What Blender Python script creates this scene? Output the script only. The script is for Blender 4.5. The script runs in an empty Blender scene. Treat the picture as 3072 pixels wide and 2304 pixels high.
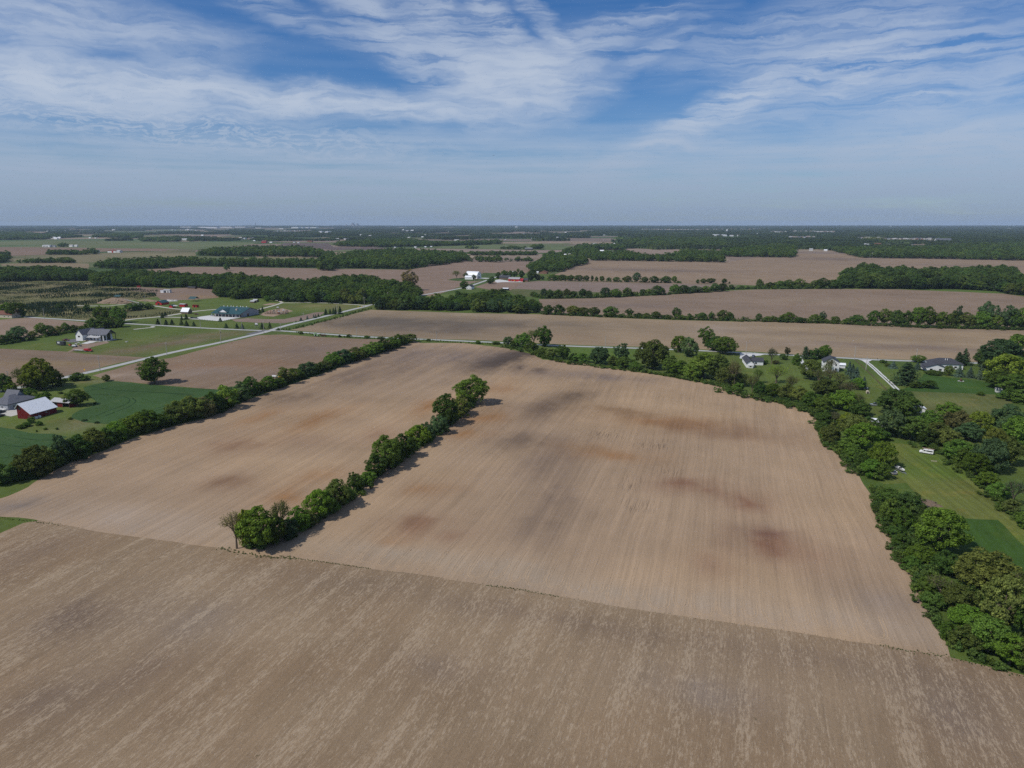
import bpy, bmesh, math, random
import numpy as np
from mathutils import Vector, Matrix
from mathutils.geometry import delaunay_2d_cdt

R = math.radians
HAZE = 3.4e-5
scene = bpy.context.scene
COL = scene.collection

# ------------------------------------------------------------------ camera, sky, sun, exposure
cam_data = bpy.data.cameras.new('camera')
cam = bpy.data.objects.new('camera', cam_data)
COL.objects.link(cam)
cam.location = (0, 0, 105)
cam.rotation_euler = (R(90 - 12.83), 0, 0)
cam_data.sensor_fit = 'HORIZONTAL'
cam_data.sensor_width = 36
cam_data.lens = 36 * 2130 / 3072
cam_data.clip_start = 1
cam_data.clip_end = 60000
scene.camera = cam

SUN_EL, SUN_AZ = 50.0, 243.0        # degrees; azimuth clockwise from +Y
sun_data = bpy.data.lights.new('sun', 'SUN')
sun_data.energy = 3.6
sun_data.angle = R(0.9)
sun_data.color = (1.0, 0.95, 0.87)
sun = bpy.data.objects.new('sun', sun_data)
COL.objects.link(sun)
sd = Vector((math.sin(R(SUN_AZ)) * math.cos(R(SUN_EL)), math.cos(R(SUN_AZ)) * math.cos(R(SUN_EL)), math.sin(R(SUN_EL))))
sun.rotation_euler = (-sd).to_track_quat('-Z', 'Y').to_euler()
sun.location = sd * 400

scene.view_settings.view_transform = 'Standard'
scene.view_settings.look = 'None'
scene.view_settings.gamma = 1
scene.view_settings.use_curve_mapping = False
scene.view_settings.exposure = 0.0
scene.render.engine = 'CYCLES'
scene.cycles.max_bounces = 4
scene.cycles.diffuse_bounces = 2
scene.cycles.glossy_bounces = 2
scene.cycles.transmission_bounces = 2
scene.cycles.transparent_max_bounces = 4
scene.cycles.volume_bounces = 0
scene.cycles.use_denoising = False
scene.cycles.use_adaptive_sampling = True
scene.cycles.adaptive_threshold = 0.012
scene.cycles.adaptive_min_samples = 12


class NT:
    """small helper round a node tree"""
    def __init__(s, tree):
        s.t = tree
        tree.nodes.clear()

    def n(s, kind, props=None, **ins):
        nd = s.t.nodes.new(kind)
        for k, v in (props or {}).items():
            setattr(nd, k, v)
        for k, v in ins.items():
            key = int(k[1:]) if k[0] == 'i' and k[1:].isdigit() else k.replace('_', ' ')
            s.put(nd.inputs[key], v)
        return nd

    def put(s, sock, v):
        if isinstance(v, bpy.types.NodeSocket):
            s.t.links.new(v, sock)
        elif isinstance(v, bpy.types.Node):
            s.t.links.new(v.outputs[0], sock)
        elif hasattr(sock, 'default_value'):
            if isinstance(v, (tuple, list)) and hasattr(sock.default_value, '__len__') and len(sock.default_value) == 4 and len(v) == 3:
                v = tuple(v) + (1,)
            sock.default_value = v

    def math(s, op, a, b=0.0, c=0.0, clamp=False):
        nd = s.n('ShaderNodeMath', {'operation': op, 'use_clamp': clamp}, i0=a, i1=b)
        if op in ('MULTIPLY_ADD',):
            s.put(nd.inputs[2], c)
        return nd.outputs[0]

    def rng(s, v, a, b, c, d, smooth=False):
        return s.n('ShaderNodeMapRange', {'clamp': True, 'interpolation_type': 'SMOOTHSTEP' if smooth else 'LINEAR'},
                   i0=v, i1=a, i2=b, i3=c, i4=d).outputs[0]

    def mixc(s, fac, a, b, mode='MIX'):
        nd = s.n('ShaderNodeMix', {'data_type': 'RGBA', 'blend_type': mode})
        s.put(nd.inputs[0], fac)
        s.put(nd.inputs[6], a)
        s.put(nd.inputs[7], b)
        return nd.outputs[2]

    def noise(s, vec, scale, detail=2.0, rough=0.5, dist=0.0):
        return s.n('ShaderNodeTexNoise', {'noise_dimensions': '3D'}, Vector=vec, Scale=scale, Detail=detail, Roughness=rough, Distortion=dist).outputs[0]

    def mapping(s, vec, loc=(0, 0, 0), rot=(0, 0, 0), scale=(1, 1, 1), kind='POINT'):
        return s.n('ShaderNodeMapping', {'vector_type': kind}, Vector=vec, Location=loc, Rotation=rot, Scale=scale).outputs[0]


# sky: Nishita air with cirrus whose banks and streaks sit at fixed compass bearings / heights (degrees)
world = bpy.data.worlds.new('World')
scene.world = world
world.use_nodes = True
world.cycles.sampling_method = 'MANUAL'
world.cycles.sample_map_resolution = 256
w = NT(world.node_tree)
sky = w.n('ShaderNodeTexSky', {'sky_type': 'NISHITA', 'sun_disc': False, 'sun_elevation': R(SUN_EL), 'sun_rotation': R(SUN_AZ),
                               'altitude': 300, 'air_density': 1.0, 'dust_density': 0.6, 'ozone_density': 1.6})
dirv = w.n('ShaderNodeTexCoord').outputs['Generated']
sep = w.n('ShaderNodeSeparateXYZ', None, Vector=dirv)
az = w.math('MULTIPLY', w.math('ARCTAN2', sep.outputs[0], sep.outputs[1]), 57.2958)
el = w.math('MULTIPLY', w.math('ARCSINE', sep.outputs[2]), 57.2958)
ae = w.n('ShaderNodeCombineXYZ', None, X=az, Y=el).outputs[0]
# ragged, wind-drawn edges: warp the sky coordinates
wn = w.n('ShaderNodeTexNoise', {'noise_dimensions': '2D'}, Vector=w.mapping(ae, scale=(0.16, 0.42, 1)), Scale=1.0, Detail=5.0, Roughness=0.55)
woff = w.n('ShaderNodeVectorMath', {'operation': 'MULTIPLY_ADD'}, i0=wn.outputs[1], i1=(4.4, 1.9, 0), i2=(-2.5, -1.08, 0)).outputs[0]
wn2 = w.n('ShaderNodeTexNoise', {'noise_dimensions': '2D'}, Vector=w.mapping(ae, scale=(0.9, 1.9, 1)), Scale=1.0, Detail=4.0, Roughness=0.6)
woff2 = w.n('ShaderNodeVectorMath', {'operation': 'MULTIPLY_ADD'}, i0=wn2.outputs[1], i1=(0.6, 0.26, 0), i2=woff).outputs[0]
aew = w.n('ShaderNodeVectorMath', {'operation': 'ADD'}, i0=ae, i1=woff2).outputs[0]


def streak(px_, half, width, ang, strength):
    m = w.mapping(aew, loc=(px_[0], px_[1], 0), rot=(0, 0, R(ang)), scale=(half, width, 1), kind='TEXTURE')
    g = w.n('ShaderNodeTexGradient', {'gradient_type': 'SPHERICAL'}, Vector=m).outputs[1]
    return w.math('MULTIPLY', w.rng(g, 0.0, 0.85, 0.0, 1.0, True), strength)


def wisps(ang, scale, lo, hi):
    v = w.mapping(aew, rot=(0, 0, R(-ang)), scale=scale)
    fib = w.noise(w.mapping(aew, rot=(0, 0, R(-ang)), scale=(scale[0] * 0.8, scale[1] * 3.2, 1), loc=(5, 9, 0)), 1.0, 3.0, 0.5)
    return w.rng(w.math('ADD', w.math('MULTIPLY', w.noise(v, 1.0, 6.0, 0.58), 0.74), w.math('MULTIPLY', fib, 0.26)), lo, hi, 0.0, 1.0, True)


def total(items):
    t = items[0]
    for k in items[1:]:
        t = w.math('ADD', t, k)
    return t


flat_w = wisps(-3, (0.24, 1.05, 1), 0.33, 0.66)
down_w = wisps(-40, (0.13, 1.25, 1), 0.34, 0.64)
up_w = wisps(17, (0.12, 1.2, 1), 0.34, 0.65)
rip = w.noise(w.mapping(aew, rot=(0, 0, R(8)), scale=(1.1, 4.5, 1)), 1.0, 3.0, 0.6)
flat = total([
    streak((-25.4,8.44), 17, 2.1, -2.5, 1.15), streak((-32.57,8.29), 10, 2.6, -2, 0.7), streak((-13.31,8.77), 13, 1.7, -2, 1.15),
    streak((-23.84,9.71), 6.5, 1.7, 6, 0.75), streak((-29.78,12.57), 15, 2.4, -3, 0.75), streak((-33.72,10.54), 8, 3, 0, 0.6),
    streak((31.9,5.29), 11, 2.6, 2, 0.8), streak((0.84,10.12), 8.5, 3.6, 0, 1.15), streak((-6.18,7.83), 9, 1.5, -4, 0.7)])
flat = w.math('MULTIPLY', flat, w.rng(flat_w, 0, 1, 0.40, 1.35))
down = total([
    streak((-8.76,13.07), 11, 2.6, -38, 0.95), streak((-4.17,12.88), 10, 2.4, -44, 1.0), streak((-0.72,13.52), 8, 2.4, -52, 0.9),
    streak((2.54,14.4), 6, 1.2, -46, 0.6), streak((-16.2,14.14), 9, 1.6, -20, 0.5)])
down = w.math('MULTIPLY', down, w.rng(down_w, 0, 1, 0.05, 1.15))
up = total([
    streak((6.65,13.28), 10, 1.5, 14, 0.8), streak((13.01,6.87), 14, 1.7, 24, 0.85), streak((20.52,9.64), 12, 1.5, 19, 0.8),
    streak((25.18,10.04), 6, 0.9, 22, 0.7), streak((22.64,12.51), 17, 3.4, 6, 0.75), streak((31.56,10.0), 12, 3.0, 8, 0.7),
    streak((20.04,8.01), 16, 1.8, 16, 0.55), streak((4.99,11.65), 8, 1.5, 12, 0.45), streak((10.09,11.82), 9, 1.0, 30, 0.4),
    streak((28.75,7.63), 12, 1.6, 6, 0.6)])
up = w.math('MULTIPLY', up, w.rng(up_w, 0, 1, 0.04, 1.05))
band_w = w.rng(w.noise(w.mapping(ae, rot=(0, 0, R(2)), scale=(0.045, 1.1, 1)), 1.0, 6.0, 0.6), 0.32, 0.68, 0.0, 1.0)
low = w.math('MULTIPLY', w.rng(el, 8.6, 1.2, 0.06, 1.75, True), w.math('ADD', w.math('MULTIPLY', flat_w, 0.35), w.rng(band_w, 0, 1, 0.12, 1.2)))
# beyond the frame the same cirrus goes on
rest = w.math('MULTIPLY', w.rng(el, 14.5, 24, 0.0, 0.5, True), w.rng(up_w, 0.2, 1.0, 0.15, 0.9))
rest2 = w.math('MULTIPLY', w.rng(w.math('ABSOLUTE', az), 34, 48, 0.0, 0.5, True), flat_w)
side = w.math('MAXIMUM', rest, rest2)
cloud = total([flat, down, up, low, side])
ripm = w.math('MULTIPLY', streak((-23.0,6.19), 24, 1.7, -3.5, 1.0), w.rng(rip, 0.46, 0.60, 0.0, 0.9))
cloud = w.math('ADD', cloud, w.math('MULTIPLY', ripm, 0.75))
cloud = w.math('MULTIPLY', w.math('SUBTRACT', 1.0, w.math('POWER', 2.718, w.math('MULTIPLY', cloud, -1.08))), 0.98, clamp=True)
# the air: Nishita pulled towards the cooler, deeper blue of the day
tint = w.mixc(1.0, sky.outputs[0], (0.66, 0.80, 1.06), 'MULTIPLY')
deep = w.n('ShaderNodeHueSaturation', None, Saturation=1.2, Value=0.93, Color=tint).outputs[0]
cl_col = w.mixc(w.rng(el, 0.5, 8.0, 0, 1), (2.85, 3.8, 5.5), (5.8, 6.6, 7.9))
skyc = w.mixc(cloud, deep, cl_col)
bg = w.n('ShaderNodeBackground', None, Color=skyc, Strength=0.088)
w.n('ShaderNodeOutputWorld', None, Surface=bg)

# ------------------------------------------------------------------ helpers
GA = 16.5                       # the survey grid: field rows run 16.5 degrees east of +Y
NV = Vector((math.sin(R(GA)), math.cos(R(GA)), 0))
EV = Vector((math.cos(R(GA)), -math.sin(R(GA)), 0))
RZ = R(-GA)                     # local x = along the east-west road, local y = along the rows
rng0 = np.random.default_rng(7)


def tag(o, label=None, cat=None, group=None, kind=None):
    if label: o['label'] = label
    if cat: o['category'] = cat
    if group: o['group'] = group
    if kind: o['kind'] = kind
    return o


def link(o, parent=None):
    COL.objects.link(o)
    if parent is not None:
        o.parent = parent
    return o


def thing(name, label, cat, loc=(0, 0, 0), rz=0.0, group=None):
    o = bpy.data.objects.new(name, None)
    o.empty_display_size = 1
    o.location = loc if len(loc) == 3 else (loc[0], loc[1], 0)
    o.rotation_euler = (0, 0, rz)
    link(o)
    return tag(o, label, cat, group)


def mesh_np(name, v, f, m=None, smooth=False):
    me = bpy.data.meshes.new(name)
    v = np.asarray(v, dtype=np.float32)
    f = np.asarray(f, dtype=np.int32)
    k = f.shape[1]
    me.vertices.add(len(v))
    me.vertices.foreach_set('co', v.ravel())
    me.loops.add(f.size)
    me.loops.foreach_set('vertex_index', f.ravel())
    me.polygons.add(len(f))
    me.polygons.foreach_set('loop_start', np.arange(0, f.size, k, dtype=np.int32))
    me.polygons.foreach_set('loop_total', np.full(len(f), k, dtype=np.int32))
    if smooth:
        me.polygons.foreach_set('use_smooth', np.ones(len(f), dtype=bool))
    me.update(calc_edges=True)
    if m: me.materials.append(m)
    return me


class MB:
    def __init__(s):
        s.v, s.f = [], []

    def add(s, vs, fs):
        b = len(s.v)
        s.v += [tuple(q) for q in vs]
        s.f += [tuple(i + b for i in q) for q in fs]
        return s

    def box(s, x0, x1, y0, y1, z0, z1):
        return s.add([(x0, y0, z0), (x1, y0, z0), (x1, y1, z0), (x0, y1, z0), (x0, y0, z1), (x1, y0, z1), (x1, y1, z1), (x0, y1, z1)],
                     [(0, 3, 2, 1), (4, 5, 6, 7), (0, 1, 5, 4), (1, 2, 6, 5), (2, 3, 7, 6), (3, 0, 4, 7)])

    def prism(s, prof, a0, a1, axis='y'):
        """profile in the plane across `axis`, pushed from a0 to a1"""
        n = len(prof)
        if axis == 'y':
            vs = [(p, a0, q) for p, q in prof] + [(p, a1, q) for p, q in prof]
        else:
            vs = [(a0, p, q) for p, q in prof] + [(a1, p, q) for p, q in prof]
        fs = [tuple(range(n)), tuple(range(2 * n - 1, n - 1, -1))]
        fs += [(i, i + n, (i + 1) % n + n, (i + 1) % n) for i in range(n)]
        return s.add(vs, fs)

    def tube(s, p, q, r0, r1=None, n=6):
        r1 = r0 if r1 is None else r1
        p, q = Vector(p), Vector(q)
        d = (q - p).normalized()
        a = d.orthogonal().normalized()
        b = d.cross(a)
        vs = []
        for c, r in ((p, r0), (q, r1)):
            for i in range(n):
                t = 2 * math.pi * i / n
                vs.append(c + a * (r * math.cos(t)) + b * (r * math.sin(t)))
        fs = [(i, (i + 1) % n, (i + 1) % n + n, i + n) for i in range(n)]
        fs += [tuple(range(n - 1, -1, -1)), tuple(range(n, 2 * n))]
        return s.add(vs, fs)

    def loft(s, rings, cap=True):
        n = len(rings[0])
        vs = [q for r in rings for q in r]
        fs = []
        for k in range(len(rings) - 1):
            for i in range(n):
                fs.append((k * n + i, k * n + (i + 1) % n, (k + 1) * n + (i + 1) % n, (k + 1) * n + i))
        if cap:
            fs += [tuple(range(n - 1, -1, -1)), tuple((len(rings) - 1) * n + i for i in range(n))]
        return s.add(vs, fs)

    def lathe(s, prof, n=16, c=(0, 0)):
        return s.loft([[(c[0] + r * math.cos(2 * math.pi * i / n), c[1] + r * math.sin(2 * math.pi * i / n), z) for i in range(n)] for r, z in prof])

    def mesh(s, name, m, smooth=False, bevel=0):
        me = bpy.data.meshes.new(name)
        me.from_pydata(s.v, [], s.f)
        bm = bmesh.new()
        bm.from_mesh(me)
        bmesh.ops.recalc_face_normals(bm, faces=bm.faces)
        if bevel:
            bmesh.ops.bevel(bm, geom=bm.edges[:], offset=bevel, segments=2, affect='EDGES', profile=0.6)
        bm.to_mesh(me)
        bm.free()
        if m: me.materials.append(m)
        if smooth:
            me.polygons.foreach_set('use_smooth', [True] * len(me.polygons))
        return me

    def build(s, name, m, parent=None, smooth=False, bevel=0):
        return link(bpy.data.objects.new(name, s.mesh(name, m, smooth, bevel)), parent)


# ------------------------------------------------------------------ materials
def new_mat(name):
    m = bpy.data.materials.new(name)
    m.use_nodes = True
    return m, NT(m.node_tree)


def finish(nt, col, rough=0.85, spec=0.15, normal=None, metal=0.0):
    b = nt.n('ShaderNodeBsdfPrincipled', None, Base_Color=col, Roughness=rough, Metallic=metal)
    b.inputs['Specular IOR Level'].default_value = spec
    if normal is not None:
        nt.put(b.inputs['Normal'], normal)
    nt.n('ShaderNodeOutputMaterial', None, Surface=b)


def paint(name, col, rough=0.6, spec=0.3, grime=0.18, scale=0.7, metal=0.0, seams=None):
    """painted or built surface: base colour with uneven weathering"""
    m, t = new_mat(name)
    pos = t.n('ShaderNodeTexCoord').outputs['Object']
    n1 = t.noise(pos, scale, 5.0, 0.65)
    n2 = t.noise(t.mapping(pos, scale=(3, 3, 0.35)), 1.4, 3.0, 0.6)
    f = t.rng(t.math('ADD', t.math('MULTIPLY', n1, 0.6), t.math('MULTIPLY', n2, 0.4)), 0.3, 0.7, 1 - grime, 1 + grime * 0.6)
    c = t.mixc(1.0, tuple(col) + (1,), t.n('ShaderNodeCombineColor', None, i0=f, i1=f, i2=f).outputs[0], 'MULTIPLY')
    nrm = None
    if seams:
        wv = t.n('ShaderNodeTexWave', {'wave_type': 'BANDS', 'bands_direction': seams[0], 'wave_profile': 'SAW'}, Vector=pos, Scale=seams[1], Distortion=0.0).outputs[1]
        nrm = t.n('ShaderNodeBump', None, Strength=0.5, Distance=0.05, Height=wv).outputs[0]
    finish(t, c, rough, spec, nrm, metal)
    return m


M = {}
M['white'] = paint('white_siding', (0.76, 0.76, 0.75), grime=0.08)
M['offwhite'] = paint('weathered_white', (0.62, 0.62, 0.60), grime=0.22)
M['red'] = paint('barn_red', (0.155, 0.018, 0.018), 0.8, 0.1, 0.35, seams=('X', 1.1))
M['brightred'] = paint('red_paint', (0.42, 0.02, 0.025), 0.35, 0.5, 0.15)
M['maroon'] = paint('dark_red_paint', (0.17, 0.012, 0.02), 0.35, 0.5, 0.15)
M['whitemetal'] = paint('white_metal_roof', (0.74, 0.76, 0.79), 0.45, 0.4, 0.10, seams=('X', 0.8))
M['greymetal'] = paint('grey_metal_roof', (0.40, 0.40, 0.40), 0.5, 0.3, 0.25)
M['shingle'] = paint('dark_shingle', (0.055, 0.057, 0.068), 0.85, 0.2, 0.25, 2.5)
M['midshingle'] = paint('slate_grey_roof', (0.10, 0.105, 0.125), 0.7, 0.3, 0.15, 1.5)
M['brownroof'] = paint('red_brown_shingle', (0.16, 0.07, 0.05), 0.85, 0.2, 0.3, 1.5)
M['greenroof'] = paint('green_metal_roof', (0.022, 0.070, 0.075), 0.5, 0.35, 0.22, 0.25)
M['greysiding'] = paint('grey_siding', (0.33, 0.34, 0.37), 0.7, 0.2, 0.12)
M['tan'] = paint('tan_siding', (0.48, 0.42, 0.33), 0.8, 0.2, 0.15)
M['brick'] = paint('brown_brick', (0.24, 0.13, 0.09), 0.85, 0.15, 0.3, 2.0)
M['wood'] = paint('weathered_wood', (0.17, 0.125, 0.09), 0.9, 0.1, 0.35, 1.5)
M['pole'] = paint('grey_timber_pole', (0.42, 0.39, 0.35), 0.9, 0.1, 0.3, 1.5)
M['dark'] = paint('dark_opening', (0.012, 0.012, 0.014), 0.6, 0.3, 0.2)
M['glass'] = paint('window_glass', (0.015, 0.018, 0.022), 0.08, 0.8, 0.1)
M['tyre'] = paint('tyre_rubber', (0.015, 0.015, 0.015), 0.85, 0.2, 0.2)
M['steel'] = paint('dull_steel', (0.42, 0.43, 0.44), 0.4, 0.5, 0.2, metal=0.4)
M['black'] = paint('black_paint', (0.02, 0.021, 0.024), 0.4, 0.4, 0.15)
M['charcoal'] = paint('charcoal_panel', (0.045, 0.047, 0.053), 0.5, 0.3, 0.15)
M['silver'] = paint('silver_paint', (0.36, 0.38, 0.41), 0.3, 0.6, 0.1, metal=0.3)
M['bluegrey'] = paint('blue_grey_paint', (0.10, 0.14, 0.20), 0.35, 0.5, 0.12)
M['yellow'] = paint('yellow_paint', (0.65, 0.38, 0.02), 0.5, 0.3, 0.12)
M['orange'] = paint('orange_paint', (0.55, 0.13, 0.03), 0.5, 0.3, 0.15)
M['green'] = paint('tractor_green', (0.05, 0.22, 0.05), 0.4, 0.4, 0.15)
M['lime'] = paint('pale_green_paint', (0.32, 0.55, 0.25), 0.5, 0.3, 0.15)
M['rust'] = paint('rusty_steel', (0.11, 0.045, 0.035), 0.8, 0.2, 0.4, 2.0)
M['concrete'] = paint('pale_concrete', (0.42, 0.41, 0.40), 0.9, 0.1, 0.2, 0.8)
M['teal'] = paint('teal_cloth', (0.12, 0.30, 0.28), 0.8, 0.2, 0.15)
M['mulch'] = paint('tan_mulch', (0.30, 0.22, 0.16), 0.95, 0.05, 0.3, 1.0)
M['gravelpile'] = paint('pale_gravel', (0.45, 0.44, 0.42), 0.95, 0.05, 0.25, 1.2)
M['dirt'] = paint('mound_dirt', (0.24, 0.18, 0.13), 0.95, 0.05, 0.45, 0.35)
M['city'] = paint('far_tower_wall', (0.30, 0.31, 0.33), 0.7, 0.2, 0.1, 0.05)
M['roofpale'] = paint('pale_far_roof', (0.34, 0.34, 0.34), 0.8, 0.2, 0.25, 0.1)
M['rooftan'] = paint('tan_far_roof', (0.24, 0.20, 0.18), 0.85, 0.2, 0.25, 0.1)


def soil_mat(name, ang, rowgain=1.0, residue=0.0, fine=1.0):
    m, t = new_mat(name)
    pos = t.n('ShaderNodeNewGeometry').outputs['Position']
    at = t.n('ShaderNodeAttribute', {'attribute_name': 'tint'})
    # rows drift a little, as a drill does
    wob = t.n('ShaderNodeVectorMath', {'operation': 'MULTIPLY_ADD'}, i0=t.n('ShaderNodeTexNoise', None, Vector=pos, Scale=0.012, Detail=1.0).outputs[1],
              i1=(5.0, 5.0, 0), i2=pos).outputs[0]
    q = t.mapping(wob, rot=(0, 0, R(ang)))
    r1 = t.noise(t.mapping(q, scale=(0.34, 0.006, 0)), 1.0, 3.0, 0.6)
    r2 = t.noise(t.mapping(q, scale=(1.15 * fine, 0.022, 0)), 1.0, 3.0, 0.65)
    r3 = t.noise(t.mapping(q, scale=(2.6 * fine, 0.16, 0)), 1.0, 2.0, 0.6)
    big = t.noise(pos, 0.022, 5.0, 0.6)
    clod = t.noise(pos, 1.7 * fine, 4.0, 0.7)
    s = t.math('ADD', t.math('MULTIPLY', t.math('SUBTRACT', r1, 0.5), 0.75 * rowgain), t.math('MULTIPLY', t.math('SUBTRACT', r2, 0.5), 0.85 * rowgain))
    s = t.math('ADD', s, t.math('MULTIPLY', t.math('SUBTRACT', r3, 0.5), 0.35 * rowgain))
    s = t.math('ADD', s, t.math('MULTIPLY', t.math('SUBTRACT', big, 0.5), 0.5))
    s = t.math('ADD', s, t.math('MULTIPLY', t.math('SUBTRACT', clod, 0.5), 0.42))
    f = t.math('ADD', 1.0, s)
    col = t.mixc(1.0, at.outputs[0], t.n('ShaderNodeCombineColor', None, i0=f, i1=f, i2=f).outputs[0], 'MULTIPLY')
    # wet furrow slots where the ground lies low
    slot = t.noise(t.mapping(q, scale=(2.6, 0.085, 0), loc=(7, 3, 0)), 1.0, 2.0, 0.5)
    slotm = t.math('MULTIPLY', t.rng(slot, 0.53, 0.62, 0.0, 0.7), t.math('SUBTRACT', 1.0, at.outputs['Alpha'], clamp=True))
    col = t.mixc(slotm, col, (0.055, 0.038, 0.03, 1))
    # scattered weeds and trash
    wd = t.noise(pos, 0.75, 2.0, 0.7)
    wdz = t.rng(t.noise(pos, 0.03, 2.0, 0.6), 0.45, 0.68, 0.0, 0.8)
    col = t.mixc(t.math('MULTIPLY', t.rng(wd, 0.69, 0.74, 0.0, 1.0), wdz), col, (0.05, 0.05, 0.022, 1))
    hgt = t.math('ADD', t.math('MULTIPLY', r2, 0.6), t.math('MULTIPLY', clod, 0.5))
    if residue:
        fl = t.noise(t.mapping(q, scale=(1.75, 0.36, 0), loc=(3, 1, 0)), 1.0, 5.0, 0.85)
        dens = t.noise(t.mapping(q, scale=(0.22, 0.022, 0)), 1.0, 5.0, 0.7)
        lo = t.rng(dens, 0.31, 0.66, 0.62, 0.42)
        k = t.math('MULTIPLY', t.math('SUBTRACT', fl, lo), 12.0, clamp=True)
        col = t.mixc(t.math('MULTIPLY', k, residue), col, t.mixc(0.75, at.outputs[0], (0.40, 0.315, 0.222, 1)))
        dk = t.noise(t.mapping(q, scale=(1.9, 0.42, 0), loc=(13, 5, 0)), 1.0, 5.0, 0.85)
        col = t.mixc(t.math('MULTIPLY', t.rng(dk, 0.56, 0.68, 0.0, 1.0), 0.55), col, t.mixc(1.0, at.outputs[0], (0.50, 0.46, 0.43, 1), 'MULTIPLY'))
        hgt = t.math('ADD', hgt, t.math('MULTIPLY', fl, 0.6))
    nrm = t.n('ShaderNodeBump', None, Strength=0.55, Distance=0.3, Height=hgt).outputs[0]
    finish(t, col, 0.95, 0.05, nrm)
    return m


def grass_mat(name, ang, stripe=0.2, tall=0.5):
    m, t = new_mat(name)
    pos = t.n('ShaderNodeNewGeometry').outputs['Position']
    at = t.n('ShaderNodeAttribute', {'attribute_name': 'tint'})
    q = t.mapping(pos, rot=(0, 0, R(ang)))
    r1 = t.noise(t.mapping(q, scale=(0.5, 0.012, 0)), 1.0, 2.0, 0.6)
    big = t.noise(pos, 0.03, 5.0, 0.62)
    mid = t.noise(pos, 0.4, 4.0, 0.65)
    fin = t.noise(pos, 3.0, 3.0, 0.7)
    s = t.math('ADD', t.math('MULTIPLY', t.math('SUBTRACT', r1, 0.5), stripe * 2), t.math('MULTIPLY', t.math('SUBTRACT', big, 0.5), 0.7))
    s = t.math('ADD', s, t.math('MULTIPLY', t.math('SUBTRACT', mid, 0.5), 0.55))
    s = t.math('ADD', s, t.math('MULTIPLY', t.math('SUBTRACT', fin, 0.5), 0.6))
    f = t.math('ADD', 1.0, s)
    col = t.mixc(1.0, at.outputs[0], t.n('ShaderNodeCombineColor', None, i0=f, i1=f, i2=f).outputs[0], 'MULTIPLY')
    dry = t.rng(t.noise(pos, 0.085, 4.0, 0.65), 0.54, 0.72, 0.0, 0.5)
    col = t.mixc(dry, col, t.mixc(1.0, col, (1.75, 1.18, 1.2, 1), 'MULTIPLY'))
    hgt = t.math('ADD', t.math('MULTIPLY', mid, 0.5), t.math('MULTIPLY', fin, 0.5))
    nrm = t.n('ShaderNodeBump', None, Strength=tall, Distance=0.5, Height=hgt).outputs[0]
    finish(t, col, 0.9, 0.08, nrm)
    return m


M['soil'] = soil_mat('tilled_soil_rows', GA, 0.55)
M['soil_e'] = soil_mat('tilled_soil_cross_rows', GA - 90, 0.5, fine=0.55)
M['stubble'] = soil_mat('residue_covered_soil', GA + 2, 0.42, residue=0.7)
M['stubble_e'] = soil_mat('residue_covered_headland', GA - 90, 0.45, residue=0.8)
M['grass'] = grass_mat('mown_grass', GA, 0.22)
M['mown'] = grass_mat('striped_mown_grass', 7, 0.55)
M['crop'] = grass_mat('young_wheat', GA - 75, 0.12, 0.9)


def gravel_mat(name, col, var=0.3):
    m, t = new_mat(name)
    pos = t.n('ShaderNodeNewGeometry').outputs['Position']
    n1 = t.noise(pos, 0.35, 5.0, 0.7)
    n2 = t.noise(pos, 2.5, 3.0, 0.7)
    f = t.math('ADD', 1.0, t.math('ADD', t.math('MULTIPLY', t.math('SUBTRACT', n1, 0.5), var * 1.6), t.math('MULTIPLY', t.math('SUBTRACT', n2, 0.5), var)))
    c = t.mixc(1.0, tuple(col) + (1,), t.n('ShaderNodeCombineColor', None, i0=f, i1=f, i2=f).outputs[0], 'MULTIPLY')
    finish(t, c, 0.95, 0.08)
    return m


M['road'] = gravel_mat('worn_chip_seal_road', (0.36, 0.36, 0.355), 0.18)
M['asphalt'] = gravel_mat('dark_asphalt', (0.13, 0.13, 0.14), 0.2)
M['gravel'] = gravel_mat('limestone_gravel', (0.43, 0.41, 0.37), 0.22)
M['palegravel'] = gravel_mat('white_gravel_lot', (0.52, 0.52, 0.51), 0.15)


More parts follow.
